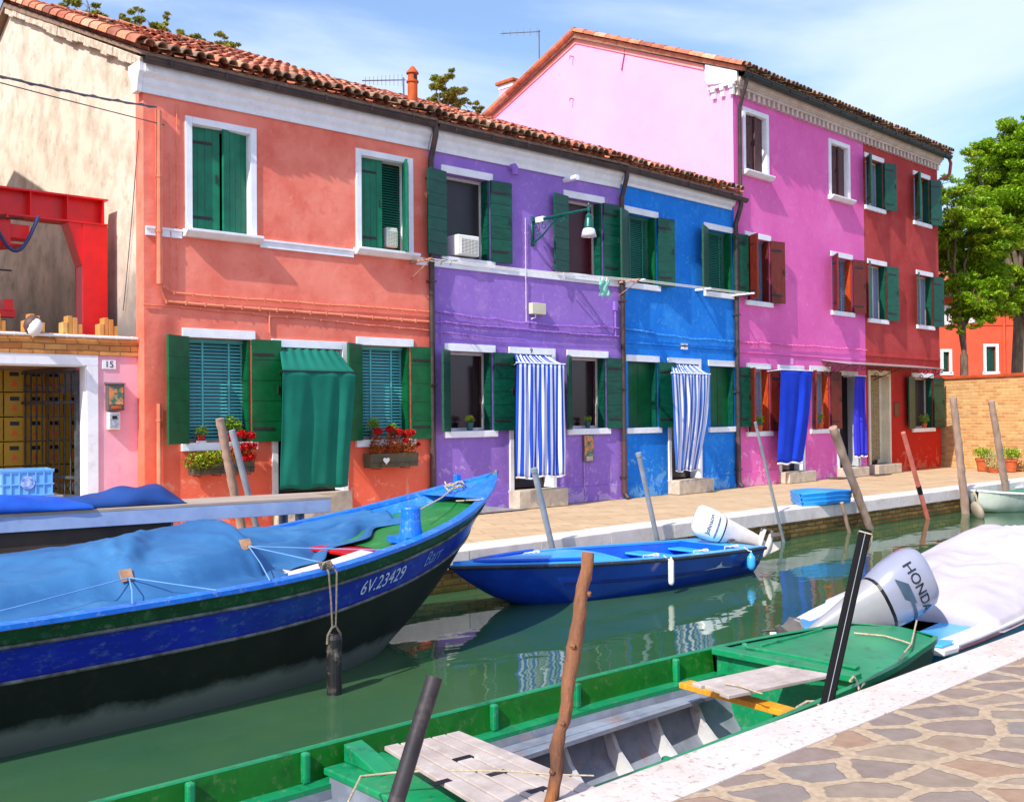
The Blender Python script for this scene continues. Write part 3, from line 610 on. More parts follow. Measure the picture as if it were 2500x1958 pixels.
# ================================================================ RED HOUSE
Q=House('r','dark red three-storey house at the far end of the row',4.33,8.4,M_red)
Q.win(2109.3,371.6,2156.8,499.8,'net',M_green,al=40,ar=16,planks=1)
Q.win(2227.9,415.8,2269.5,537.9,'net',M_green,al=40,ar=16,planks=1)
Q.win(2117,631,2163.8,776.6,'net',M_green,al=25,ar=14,planks=1)
Q.win(2236,658.7,2276.6,792.5,'net',M_green,al=25,ar=14,planks=1)
Q.win(2225,910,2277.8,1045.6,'dark2',M_green,al=10,ar=4,planks=6)
M_ivory=mat('ivory doorway',srgb(222,214,190),srgb(200,192,170),rough=.6)
dQ,doQ=Q.door(2118,903,2172,1135,fw=.1,trim=M_ivory)
a,b,c,d=doQ
mb=MB(); mb.grid([[(a+.02+(b-a)*.75*i/30,.12+.02*math.sin(i*1.3),z) for i in range(31)] for z in (c+.1,(c+d)/2,d-.03)]); mb.build('bead_curtain',mat('ochre curtain',srgb(170,150,110),srgb(120,100,74),rough=.8,scale=30),dQ,smooth=True,fix=False)
MB().box(b-.28,b-.012,.16,.19,c,d-.02).build('door_panel',M_ivory,dQ)
Q.wall(.0)
dentils(Q,.0,4.3)
gutter(Q,.0,4.5,-.29,8.56,r=.08,m=M_dkgut)
RQ=roof(Q,.0,4.5,-.33,8.62,4.35,10.58,9.2,8.5,13,m=M_tiled)
MB().prism([(.25,0),(.25,8.78),(4.35,10.5),(8.9,8.54),(8.9,0)],lambda p,t:(t,p[0],p[1]),.02,4.3).build('side_wall',M_red,Q.e)
mb=MB(); mb.tube([(4.46,-.28,8.5),(4.62,-.26,8.4),(4.62,-.22,8.1),(4.55,-.15,8.02),(4.38,.1,7.9),(4.38,.1,.0)],.045,10); autosmooth(mb.build('downpipe',mat('pinkish copper pipe',srgb(170,70,80),srgb(140,60,66),rough=.4,metal=.2),Q.e))
MB().box(.02,4.3,-.035,.002,2.92,3.0).build('moulding',M_red,Q.e,bevel=.006)
u0,z1=hp('r',2182,983); u1,z0=hp('r',2194,1017); q=MB().box(u0,u1,-.03,0,z0,z1).build('entry_phone',mat('bronze plate',srgb(120,80,66),srgb(100,66,56),rough=.4,metal=.4),Q.e,bevel=.02)
# glass canopy on iron scrolls, over both doors
cu0,cz=hp('p',2035,874,.3); cu1=hp('p',2240,888,.0)[0]
can=thing('door_canopy','thin glass canopy on black iron scrolls over the two right-hand doorways','canopy',hw('p',(cu0+cu1)/2,0,2.75))
hwid=(cu1-cu0)/2
MB().box(-hwid,hwid,-.75,.0,-.006,.006,Matrix.Rotation(rad(9),4,'X')).build('glass',mat('frosted canopy glass',srgb(190,176,176),srgb(170,158,158),rough=.2,spec=.6),can)
mb=MB()
for u in (-hwid,-.02,hwid):
    mb.tube([(u,0,-.02),(u,-.74,-.14)],.012,6); mb.tube([(u,-.02,-.42),(u,-.35,-.3),(u,-.7,-.15)],.012,6)
    for cy,cz_,rr in ((-.2,-.16,.1),(-.45,-.17,.06),(-.1,-.3,.06)):
        mb.tube([(u,cy+rr*math.cos(t)*(1-t/12),cz_+rr*math.sin(t)*(1-t/12)) for t in [i*.5 for i in range(16)]],.009,5)
for k in range(int(hwid*2/.42)):
    u=-hwid+.2+k*.42
    mb.tube([(u+.15*math.cos(t)*(1-t/10),-.72,-.21+.07*math.sin(t)*(1-t/10)) for t in [i*.5 for i in range(14)]],.008,5)
mb.tube([(-hwid,-.74,-.13),(hwid,-.74,-.13)],.012,6)
mb.build('iron_scrolls',M_iron,can)
# ================================================================ THE SETTING
ZW=-.47
def edge(x): return 8.87+(x-7.9)*(-.0333)+ (max(0,7.9-x)*.03)      # far quay edge
def nedge(x): return 2.86-(x-3.15)*.0365                              # near quay edge
def water_extra(nt,L,out,mp,tc,b):
    n1=N(nt,'ShaderNodeTexNoise',i_Scale=.9,i_Detail=3,i_Roughness=.5,i_Distortion=.3); m1=N(nt,'ShaderNodeMapping'); m1.inputs['Scale'].default_value=(.8,1.5,1); m1.inputs['Rotation'].default_value=(0,0,.2)
    L.new(tc.outputs['Object'],m1.inputs['Vector']); L.new(m1.outputs[0],n1.inputs['Vector'])
    n2=N(nt,'ShaderNodeTexNoise',i_Scale=5.,i_Detail=3,i_Roughness=.5); L.new(m1.outputs[0],n2.inputs['Vector'])
    b1=N(nt,'ShaderNodeBump'); b1.inputs['Strength'].default_value=.3; b1.inputs['Distance'].default_value=.04; L.new(n1.outputs['Fac'],b1.inputs['Height'])
    b2=N(nt,'ShaderNodeBump'); b2.inputs['Strength'].default_value=.14; b2.inputs['Distance'].default_value=.005; L.new(n2.outputs['Fac'],b2.inputs['Height']); L.new(b1.outputs[0],b2.inputs['Normal'])
    L.new(b2.outputs[0],b.inputs['Normal']); return out
M_water=mat('murky green canal water',srgb(62,94,60),srgb(46,84,58),rough=.025,scale=.5,spec=.5,extra=water_extra); M_water.node_tree.nodes['Principled BSDF'].inputs['IOR'].default_value=1.47
def brickx(cols,mortar,bw,bh,ms=.012,plane='xz',off=.5,algae=None,fade=None,mix=None,rot=0.):
    def f(nt,L,out,mp,tc,b):
        s=N(nt,'ShaderNodeSeparateXYZ'); L.new(tc.outputs['Object'],s.inputs[0]); c=N(nt,'ShaderNodeCombineXYZ')
        dn=N(nt,'ShaderNodeTexNoise',i_Scale=3.,i_Detail=3); L.new(tc.outputs['Object'],dn.inputs['Vector'])
        if plane=='xz':
            ad=N(nt,'ShaderNodeMath',operation='ADD'); L.new(s.outputs['X'],ad.inputs[0]); L.new(s.outputs['Y'],ad.inputs[1]); L.new(ad.outputs[0],c.inputs[0])
            wz=N(nt,'ShaderNodeMath',operation='MULTIPLY_ADD'); wz.inputs[1].default_value=.035; L.new(dn.outputs['Fac'],wz.inputs[0]); L.new(s.outputs['Z'],wz.inputs[2]); L.new(wz.outputs[0],c.inputs[1])
        else: L.new(s.outputs['X'],c.inputs[0]); L.new(s.outputs['Y'],c.inputs[1])
        mm=N(nt,'ShaderNodeMapping'); mm.inputs['Rotation'].default_value=(0,0,rot); L.new(c.outputs[0],mm.inputs['Vector'])
        bk=N(nt,'ShaderNodeTexBrick',offset=off); bk.inputs['Scale'].default_value=1; bk.inputs['Brick Width'].default_value=bw; bk.inputs['Row Height'].default_value=bh; bk.inputs['Mortar Size'].default_value=ms; bk.inputs['Mortar Smooth'].default_value=.3
        bk.inputs['Color1'].default_value=cols[0]; bk.inputs['Color2'].default_value=cols[1]; bk.inputs['Mortar'].default_value=mortar; bk.inputs['Bias'].default_value=0
        L.new(mm.outputs[0],bk.inputs['Vector'])
        mu=N(nt,'ShaderNodeMix',data_type='RGBA',blend_type='MULTIPLY'); mu.inputs[0].default_value=1.; L.new(bk.outputs['Color'],mu.inputs[6]); L.new(out,mu.inputs[7]); o=mu.outputs[2]
        if algae:
            z0,z1,ac=algae; q=N(nt,'ShaderNodeTexNoise',i_Scale=2.5,i_Detail=8,i_Roughness=.7); L.new(tc.outputs['Object'],q.inputs['Vector'])
            ad=N(nt,'ShaderNodeMath',operation='MULTIPLY_ADD'); ad.inputs[1].default_value=.5; L.new(q.outputs['Fac'],ad.inputs[0]); L.new(s.outputs['Z'],ad.inputs[2])
            m=N(nt,'ShaderNodeMapRange'); m.inputs['From Min'].default_value=z1+.25; m.inputs['From Max'].default_value=z0+.25; L.new(ad.outputs[0],m.inputs['Value'])
            x=N(nt,'ShaderNodeMix',data_type='RGBA'); x.inputs[7].default_value=ac; L.new(m.outputs[0],x.inputs[0]); L.new(o,x.inputs[6]); o=x.outputs[2]
        bp=N(nt,'ShaderNodeBump'); bp.inputs['Strength'].default_value=.8; bp.inputs['Distance'].default_value=.012; iv=N(nt,'ShaderNodeMath',operation='SUBTRACT'); iv.inputs[0].default_value=1; L.new(bk.outputs['Fac'],iv.inputs[1])
        ad2=N(nt,'ShaderNodeMath',operation='MULTIPLY_ADD'); ad2.inputs[1].default_value=.6; L.new(dn.outputs['Fac'],ad2.inputs[0]); L.new(iv.outputs[0],ad2.inputs[2]); L.new(ad2.outputs[0],bp.inputs['Height']); L.new(bp.outputs[0],b.inputs['Normal'])
        return o
    return f
one=(1,1,1,1); dim=(.72,.7,.66,1)
M_qbrick=mat('mossy quay brick',one,dim,rough=.85,scale=4,dirt=[(srgb(110,90,60),.8,3),(srgb(60,70,30),.7,5)],extra=brickx((srgb(196,146,66),srgb(150,92,44)),srgb(84,76,56),.24,.075,.012,algae=(-.48,-.22,srgb(66,66,22))))
M_kerb=mat('istrian stone kerb',srgb(208,196,188),srgb(194,180,172),rough=.8,scale=1.6,bump=.05,bscale=45,spec=.2,dirt=[(srgb(180,158,144),.7,1.8),(srgb(104,92,84),.9,26)])
M_kerbf=mat('weathered stone kerb',srgb(230,216,208),srgb(212,198,192),rough=.8,scale=3,bump=.03,bscale=40,spec=.3,dirt=[(srgb(168,154,150),.5,2.5),(srgb(110,98,94),.35,14)])
M_pave=mat('sandy quay slabs',one,(.86,.84,.8,1),rough=.85,scale=2,spec=.25,dirt=[((.62,.56,.48,1),.6,1.3),((.8,.78,.78,1),.6,5)],extra=brickx((srgb(206,178,142),srgb(194,166,132)),srgb(166,138,108),.75,.3,.008,plane='xy',rot=.5))
xs=[-14,-6,0,3,6,7.9,10,13,16,20,26,34,60,200]
def strip(name,f0,f1,z0,z1,m,xs=xs,cap=True):
    mb=MB()
    r=[[(x,f0(x),z0),(x,f0(x),z1),(x,f1(x),z1),(x,f1(x),z0)] for x in xs]
    mb.grid(r,close=True); return struct(mb.build(name,m))
# kerb: separate long stones with fine joints
def kerb(name,ef,w,z,h,x0,x1,ln,m,seed):
    rn=random.Random(seed); mb=MB(); x=x0
    while x<x1:
        l=ln*rn.uniform(.75,1.25); a,b=x+.003,x+l-.003; dz=rn.uniform(-.004,.004); K=5
        top=[]
        vs=[]
        s=1 if w>0 else -1; bv=.014
        for i in range(K+1):
            xx=a+(b-a)*i/K; e=ef(xx)+rn.uniform(-.003,.003)
            vs.append([(xx,e+w,z-h),(xx,e+w,z+dz),(xx,e+s*bv*1.3,z+dz),(xx,e+s*bv*.3,z+dz-bv*.3),(xx,e,z+dz-bv),(xx,e,z-h)])
        mb.grid(vs,close=True); mb.add(vs[0],[tuple(range(6))]); mb.add(vs[-1],[tuple(reversed(range(6)))])
        x+=l
    return struct(mb.build(name,m))
kerb('far_kerb',edge,.46,.0,.2,-10,60,1.5,M_kerbf,4)
strip('far_quay_wall',lambda x:edge(x)+.03,lambda x:edge(x)+.4,-1.6,-.19,M_qbrick)
mb=MB(); mb.grid([[(x,edge(x)+.455,-.012) for x in xs],[(x,12.9,-.004) for x in xs]]); struct(mb.build('far_quay_paving',M_pave,fix=False))
M_grd=mat('far ground',srgb(150,136,110),srgb(120,112,90),rough=.95,scale=.6)
mb=MB(); mb.grid([[(x,12.6,-.03) for x in (-900,900)],[(x,900,-.03) for x in (-900,900)]]); struct(mb.build('ground',M_grd,fix=False))
# near side
def crazy(nt,L,out,mp,tc,b):
    dn=N(nt,'ShaderNodeTexNoise',i_Scale=6.,i_Detail=4); L.new(tc.outputs['Object'],dn.inputs['Vector'])
    vm=N(nt,'ShaderNodeVectorMath',operation='MULTIPLY_ADD'); vm.inputs[1].default_value=(.07,.07,0); L.new(dn.outputs['Color'],vm.inputs[0]); L.new(tc.outputs['Object'],vm.inputs[2])
    m0=N(nt,'ShaderNodeMapping'); m0.inputs['Rotation'].default_value=(0,0,.62); L.new(vm.outputs[0],m0.inputs['Vector']); mm=N(nt,'ShaderNodeMapping'); mm.inputs['Scale'].default_value=(3.0,4.5,0); mm.inputs['Location'].default_value=(.3,.2,0); L.new(m0.outputs[0],mm.inputs['Vector'])
    v=N(nt,'ShaderNodeTexVoronoi',feature='DISTANCE_TO_EDGE',voronoi_dimensions='2D'); v.inputs['Scale'].default_value=1; v.inputs['Randomness'].default_value=.85; L.new(mm.outputs[0],v.inputs['Vector'])
    v2=N(nt,'ShaderNodeTexVoronoi',feature='F1',voronoi_dimensions='2D'); v2.inputs['Scale'].default_value=1; v2.inputs['Randomness'].default_value=.85; L.new(mm.outputs[0],v2.inputs['Vector'])
    fn=N(nt,'ShaderNodeTexNoise',i_Scale=30.,i_Detail=5); L.new(tc.outputs['Object'],fn.inputs['Vector'])
    ad=N(nt,'ShaderNodeMath',operation='MULTIPLY_ADD'); ad.inputs[1].default_value=.05; L.new(fn.outputs['Fac'],ad.inputs[0]); L.new(v.outputs['Distance'],ad.inputs[2])
    m=N(nt,'ShaderNodeMapRange'); m.inputs['From Min'].default_value=.125; m.inputs['From Max'].default_value=.15; L.new(ad.outputs[0],m.inputs['Value'])
    s=N(nt,'ShaderNodeSeparateXYZ'); L.new(v2.outputs['Color'],s.inputs[0])
    rp=N(nt,'ShaderNodeValToRGB'); e=rp.color_ramp.elements; e[0].color=srgb(138,124,114); e[1].color=srgb(158,138,120); 
    for p,c in ((.25,(142,122,112)),(.45,(134,126,120)),(.62,(160,130,108)),(.8,(144,130,116))):
        q=e.new(p); q.color=srgb(*c)
    L.new(s.outputs[0],rp.inputs['Fac'])
    mu=N(nt,'ShaderNodeMix',data_type='RGBA',blend_type='MULTIPLY'); mu.inputs[0].default_value=1; L.new(rp.outputs[0],mu.inputs[6]); L.new(out,mu.inputs[7])
    # mortar
    rm=N(nt,'ShaderNodeValToRGB'); rm.color_ramp.elements[0].color=srgb(180,158,132); rm.color_ramp.elements[1].color=srgb(156,134,110); rm.color_ramp.elements[0].position=.35; rm.color_ramp.elements[1].position=.7; L.new(fn.outputs['Fac'],rm.inputs['Fac'])
    x=N(nt,'ShaderNodeMix',data_type='RGBA'); L.new(m.outputs[0],x.inputs[0]); L.new(rm.outputs[0],x.inputs[6]); L.new(mu.outputs[2],x.inputs[7])
    h=N(nt,'ShaderNodeMath',operation='MULTIPLY_ADD'); h.inputs[1].default_value=.35; L.new(fn.outputs['Fac'],h.inputs[0]); L.new(m.outputs[0],h.inputs[2])
    bp=N(nt,'ShaderNodeBump'); bp.inputs['Strength'].default_value=.7; bp.inputs['Distance'].default_value=.008; L.new(h.outputs[0],bp.inputs['Height']); L.new(bp.outputs[0],b.inputs['Normal'])
    return x.outputs[2]
M_crazy=mat('crazy paving',one,(.8,.78,.76,1),rough=.8,scale=9,spec=.3,detail=9,dirt=((.7,.62,.58,1),.7,5),extra=crazy)
kerb('near_kerb',nedge,-.33,.0,.22,-6,40,2.6,M_kerb,8)
mb=MB(); mb.grid([[(x,nedge(x)-.325,-.006) for x in (-900,-6,0,10,40,900)],[(x,-900,-.006) for x in (-900,-6,0,10,40,900)]]); struct(mb.build('near_paving',M_crazy,fix=False))
mb=MB(); mb.grid([[(x,nedge(x)-.02,-1.6) for x in (-60,60,200)],[(x,nedge(x)-.02,-.2) for x in (-60,60,200)]]); mb.grid([[(x,nedge(x)-.02,-.2) for x in (-60,60,200)],[(x,nedge(x)-.4,-.2) for x in (-60,60,200)]]); struct(mb.build('near_quay_wall',M_qbrick,fix=False))
# ================================================================ NUMBER 15: gate wall
g=thing('gateway_wall','pale pink gateway wall with a stepped brick top, plate 15 and white portal','wall',HS['g'][0],HS['g'][1])
OG=(-2.75,-.64,0,2.2)
mb=MB(); shell(mb,-6,-.0,0,2.33,[OG],th=.22); mb.build('wall',M_pale,g,fix=False)
mb=MB(); mb.box(-.64,-.50,-.02,.01,0,2.2); mb.box(-2.89,-2.75,-.02,.01,0,2.2); mb.box(-2.89,-.5,-.021,.011,2.2,2.33); mb.box(-.655,-.64,.0,.2,0,2.2); mb.box(-2.75,-.655,.0,.2,2.185,2.2)
mb.build('portal',M_trim,g,bevel=.003)
def vbrick(cs,mo,bw,bh,ms=.008,**k): return brickx(cs,mo,bw,bh,ms,**k)
M_ybrick=mat('yellow brick',one,(.8,.76,.7,1),rough=.85,scale=8,dirt=((.6,.5,.42,1),.7,4),extra=brickx((srgb(216,160,92),srgb(196,120,62)),srgb(150,104,66),.26,.075,.007))
MB().box(-6,.0,-.03,.2,2.33,2.5).build('brick_band',M_ybrick,g,bevel=.004)
MB().box(-6,.0,-.015,.17,2.5,2.585).build('brick_course',M_ybrick,g,bevel=.004)
M_upb=mat('upright yellow brick',one,(.8,.74,.66,1),rough=.85,scale=6,bump=.04,bscale=40,extra=tintmix([srgb(224,170,96),srgb(206,146,76),srgb(214,130,66),srgb(230,182,112)]))
for k in range(11):
    uc_=-.36-k*.44
    if uc_<-5.8: break
    mb=MB()
    for i,(du,hh) in enumerate(((-.088,.14),(-.03,.22),(.03,.2),(.088,.12))):
        mb.box(uc_+du-.028,uc_+du+.028,.0+.006*(i%2),.16,2.586,2.586+hh,t=R.random())
    mb.build('merlon',M_upb,g,bevel=.004)
mb=MB(); mb.tube([(-6,-.06,2.555),(-.02,-.06,2.555)],.018,8)
for k in range(30): mb.tube([(-5.9+k*.2,-.06,2.555),(-5.88+k*.2,-.06,2.555)],.022,8)
mb.build('conduit',M_trim,g)
u0,z1=hp('g',249,879); u1,z0=hp('g',282,901.6)
pq=MB().box(u0,u1,-.015,.0,z0,z1).build('number_plaque',M_trim,g,bevel=.002); text_mesh('house_number','15',.115,.001,M_text,pq,T(((u0+u1)/2,-.018,(z0+z1)/2),rx=rad(90)))
# mail boxes on the wall
def wallbox(name,lab,cat,h,x0,y0,x1,y1,m,dep,extra=None,group=None):
    u0,z1=hp(h,x0,y0); u1,z0=hp(h,x1,y1); w=u1-u0; hh=z1-z0
    t=thing(name,lab,cat,hw(h,(u0+u1)/2,0,z0),HS[h][1],group)
    MB().box(-w/2,w/2,-dep,-.001,0,hh).build('body',m,t,bevel=.008)
    if extra: extra(t,w,hh,dep)
    return t
M_mb=mat('printed mailbox front',srgb(60,110,90),srgb(214,130,80),rough=.4,scale=9,lo=.45,hi=.55,detail=3,dirt=(srgb(200,190,150),.9,6))
M_steel=mat('dull steel',srgb(120,112,106),srgb(92,86,82),rough=.4,metal=.4)
def mbx(t,w,h,d):
    MB().box(-w*.42,w*.42,-d-.006,-d+.001,h*.22,h*.9).build('picture_front',M_mb,t,bevel=.003); MB().box(-w*.3,w*.3,-d-.012,-d+.001,h*.06,h*.18).build('flap',M_terra,t,bevel=.003)
    MB().prism([(-d-.02,h),(-d-.02,h+.012),(0,h+.03),(0,h)],lambda p,q:(q,p[0],p[1]),-w/2-.01,w/2+.01).build('lid',M_steel,t)
wallbox('mailbox','steel mailbox with a green and orange picture front beside the gate of number 15','mailbox','g',256.6,939,297,1002,M_steel,.1,mbx)
def lbx(t,w,h,d):
    MB().box(-w*.38,w*.38,-d-.004,-d+.001,h*.12,h*.9).build('notice',mat('grey notice paper',srgb(190,196,205),srgb(120,126,150),rough=.5,scale=30),t); MB().box(-w*.2,w*.2,-d-.008,-d-.003,h*.62,h*.8).build('slot',M_black,t)
wallbox('letter_box','small white letter box with a notice, below the picture-front mailbox','letter box','g',259.5,1006.5,288.5,1049,M_whitep,.08,lbx)
lp=thing('wall_lamp','round white globe lamp with a dark hood on the brick gate top','lamp',hw('g',hp('g',82,815,.1)[0],-.12,2.53),HS['g'][1])
mb=MB(); mb.tube([(0,.06,0),(0,-.02,.03)],.014,6); mb.build('bracket',M_trim,lp); mb=MB(); mb.lathe([(0,-.11),(.04,-.1),(.075,-.05),(.082,0),(.075,.05),(.04,.1),(0,.115)],14,T((0,-.03,.1),0,.3)); mb.build('globe',M_whitep,lp,smooth=True)
mb=MB(); mb.lathe([(.0,-.1),(.05,-.09),(.092,-.03),(.098,.03),(.07,.1),(.0,.14)],14,T((-.02,.015,.12),0,.3)); mb.build('hood',mat('brown lamp hood',srgb(96,72,70),srgb(70,50,50)),lp,smooth=True)
# iron gate, opened inwards
gt=thing('iron_gate','open wrought iron gate with scroll panels, swung inward beside the yellow crates','gate',hw('g',-.69,.2,.03),HS['g'][1]+rad(90+24))
M_gate=mat('weathered gate iron',srgb(84,92,100),srgb(60,64,72),rough=.5,metal=.3,scale=12)
mb=MB(); GW=1.0
for x in (0,GW): mb.box(x-.02,x+.02,-.02,.02,0,2.12)
for z in (.02,.55,.78,1.72,2.1): mb.box(0,GW,-.015,.015,z-.018,z+.018)
mb.build('gate_frame',M_gate,gt)
mb=MB()
for k in range(1,10): mb.box(k*GW/10-.008,k*GW/10+.008,-.008,.008,.0,2.1)
mb.build('bars',M_gate,gt)
mb=MB()
for z in (.66,1.9,.3):
    for k in range(5):
        cx=.1+k*.2
        for sg in (1,-1): mb.tube([(cx+sg*(.02+.055*math.cos(t)*(1-t/11)),-.012,z+sg*.0+.06*math.sin(t)*(1-t/11)) for t in [i*.6 for i in range(12)]],.006,4)
mb.build('scrolls',M_gate,gt)
# yellow crates behind the gate
M_yc=mat('shaded crate yellow',srgb(168,134,10),srgb(152,118,8),rough=.45,scale=3)  # yellow darkened in the base colour to carry the shade behind the gate
def ycrate():
    t=thing('yellow_crate','yellow plastic crate stacked in the shade behind the gate','crate',(0,0,0),0,'yellow crates stacked behind the gate')
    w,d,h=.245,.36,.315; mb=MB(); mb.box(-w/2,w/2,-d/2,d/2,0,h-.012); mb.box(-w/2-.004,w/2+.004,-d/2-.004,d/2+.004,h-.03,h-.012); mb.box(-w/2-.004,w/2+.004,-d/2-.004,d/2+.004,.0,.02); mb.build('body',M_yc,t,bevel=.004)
    MB().box(-.055,.055,-d/2-.006,-d/2+.002,.2,.25).build('handle_slot',M_black,t)
    mb=MB(); mb.prism([(-.04,.07),(.04,.07),(0,.15)],lambda p,q:(p[0],q,p[1]),-d/2-.003,-d/2+.001); mb.build('print',mat('orange print',srgb(214,90,20),srgb(200,80,20)),t)
    return t
yc=ycrate(); first=True
def dup(root,loc,rz,label=None,scale=None):
    r=root.copy(); COL.objects.link(r); r.location=loc; r.rotation_euler=(0,0,rz)
    if label: r['label']=label
    if scale: r.scale=scale
    for ch in list(root.children):
        c=ch.copy(); COL.objects.link(c); c.parent=r
        for g2 in ch.children: e=g2.copy(); COL.objects.link(e); e.parent=c
    return r
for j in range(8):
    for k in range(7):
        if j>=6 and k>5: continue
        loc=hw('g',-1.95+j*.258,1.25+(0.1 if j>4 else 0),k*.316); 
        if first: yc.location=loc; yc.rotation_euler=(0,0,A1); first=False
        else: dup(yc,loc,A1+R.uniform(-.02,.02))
sh_=thing('unseen_shade_roof','unseen roof and walls added behind the gateway to shade the yellow crates','shade blocker',HS['g'][0],HS['g'][1])  # added out of view, only to keep light off the crates
MB().prism([(.26,2.22),(3.2,2.02),(3.2,2.06),(.26,2.27)],lambda p,t:(t,p[0],p[1]),-6,-.62).build('roof',M_under,sh_)
MB().box(-6,-.62,3.1,3.2,0,2.03).build('back_wall',mat('dark panels',srgb(70,56,44),srgb(50,40,34)),sh_); MB().box(-6.0,-5.9,.3,3.1,0,2.02).build('side_wall',MATS['dark panels'],sh_)
# ================================================================ red gantry crane
M_rc=mat('red crane paint',srgb(232,10,8),srgb(206,6,6),rough=.35,scale=3,spec=.5)
cr=thing('gantry_crane','bright red steel gantry crane rising behind the gate wall','crane',hw('s',-.3,1.02,0),A1)
mb=MB(); zt0,zb0=4.43,4.08
def ib(mb,x0,x1,z0,z1,w=.16):
    mb.box(x0,x1,-w,w,z1-.022,z1); mb.box(x0,x1,-w,w,z0,z0+.022); mb.box(x0,x1,-.012,.012,z0+.02,z1-.02)
    x=x0+.2
    while x<x1: mb.box(x,x+.012,-w+.01,w-.01,z0+.02,z1-.02); x+=.45
ib(mb,-4.6,.17,zb0,zt0); mb.build('beam',M_rc,cr)
for x in (0.,-4.2):
    mb=MB(); mb.box(x-.16,x+.16,-.15,-.13,0,zb0); mb.box(x-.16,x+.16,.13,.15,0,zb0); mb.box(x-.155,x-.135,-.13,.13,0,zb0); mb.box(x+.135,x+.155,-.13,.13,0,zb0)
    mb.prism([(x-.16,zb0),(x-.34,zb0),(x-.3,zb0-.12),(x-.16,zb0-.55)],lambda p,q:(p[0],q,p[1]),-.14,.14); mb.build('leg',M_rc,cr,bevel=.004)
hz=3.72; hx=-1.16
mb=MB(); mb.box(hx-.45,hx+.12,-.2,.2,hz,hz+.3); mb.prism([(hx-.5,hz-.12),(hx-.3,hz-.1),(hx+.3,hz),(hx-.4,hz+.02)],lambda p,q:(p[0],q,p[1]),-.22,.22); mb.box(hx+.1,hx+.36,-.12,.12,hz+.08,hz+.26); mb.tube([(hx-.2,-.2,hz+.15),(hx-.2,-.36,hz+.15)],.13,14)
for k in range(4): mb.tube([(hx-.4+k*.16,-.2,hz+.3),(hx-.4+k*.16,-.2,hz+.37)],.02,6)
hoist=mb.build('hoist',M_rc,cr,bevel=.01)
M_hose=mat('blue hose',srgb(40,70,120),srgb(30,50,90),rough=.4)
mb=MB()
for a,b,dp,zz in ((hx-.5,hx-.05,.55,hz+.1),(hx-.1,hx+.42,.5,hz+.24)):
    mb.tube([(a+(b-a)*t/14,-.28,zz+(zb0-zz)*(t/14 if dp==.5 else 0)-dp*math.sin(math.pi*t/14)*.8) for t in range(15)],.022,8)
mb.build('hose',M_hose,hoist)
mb=MB(); mb.tube([(hx-.1,-.26,hz+.28),(hx+.25,-.26,hz+.32)],.012,6); mb.box(hx-.3,hx+.1,-.3,-.28,3.36,3.38); mb.build('bracket',M_iron,hoist)
mb=MB(); 
for k in range(4): mb.box(-1.6+k*.17,-1.5+k*.17,-.1,.1,2.9,2.98+.06*(k%2))
mb.box(-1.8,-.95,-.08,.08,2.82,2.92); mb.build('lower_beam',M_rc,cr)
# neighbour whose shadow falls on the cream gable
nb=thing('neighbour_house','plain ochre house across the yard, left of the cream gable','house',HS['s'][0],A1)
MB().prism([(.22,0),(.22,6.8),(4.72,8.5),(9.2,6.8),(9.2,0)],lambda p,t:(t,p[0],p[1]),-9,-3).build('wall',mat('ochre plaster',srgb(214,180,120),srgb(200,164,104),rough=.9,scale=1.5,bump=.03),nb)
MB().prism([(.18,6.79),(4.72,8.51),(9.24,6.79),(9.24,6.86),(4.72,8.58),(.18,6.86)],lambda p,t:(t,p[0],p[1]),-9.1,-2.99).build('roof',M_tile,nb)
# ================================================================ right-hand brick garden wall
w0=Vector((28.75,12.15,0)); w1_=Vector((27.35,8.9,0)); wd_=(w1_-w0); wl=wd_.length; wa=math.atan2(wd_.y,wd_.x)
wt=thing('garden_wall','yellow brick garden wall with a terracotta coping closing the quay','wall',w0,wa)
M_gb=mat('pale garden brick',one,(.86,.84,.8,1),rough=.88,scale=9,dirt=[((.6,.5,.42,1),.5,2.6),((1.2,1.15,1.1,1),.6,1.4)],extra=brickx((srgb(226,180,118),srgb(196,136,84)),srgb(206,176,132),.26,.085,.014))  # pale yellow brick with dirtier and paler patches
MB().box(-1.5,wl+1.0,0.0,.3,0,2.42).build('brickwork',M_gb,wt); MB().box(-1.5,wl+1.02,-.05,.34,2.42,2.5).build('coping',mat('orange coping',srgb(196,84,46),srgb(170,70,40)),wt,bevel=.01)
# ================================================================ far red and yellow houses
DZ=42.; ob=DP(2270,1003,DZ); ob.z=0
bgx=Vector((RT.x,RT.y,0)).normalized(); ba=math.atan2(bgx.y,bgx.x)
def bp_(x,y): return ((x-2270)*DZ/F_,1.55+(1003-y)*DZ/F_)
bh=thing('far_red_house','orange red house with white framed green windows beyond the garden wall','house',ob,ba)
M_bred=mat('orange red plaster',srgb(224,92,62),srgb(206,76,50),rough=.85,scale=1,bump=.03)
holes=[]
wins=[((2309,748),(2323,788)),((2343,741),(2358,784)),((2405,843),(2437,911)),((2300,855),(2323,911)),((2372,741),(2386,784))]
for (x0,y0),(x1,y1) in wins:
    a,z1=bp_(x0,y0); b,z0=bp_(x1,y1); holes.append((a+.07,b-.07,z0+.05,z1-.07))
mb=MB(); ue=bp_(2492,0)[0]; shell(mb,-3.5,ue,0,6.2,holes,th=.2); mb.box(-3.5,ue,.21,6,0,6.1); mb.build('wall',M_bred,bh,fix=False)
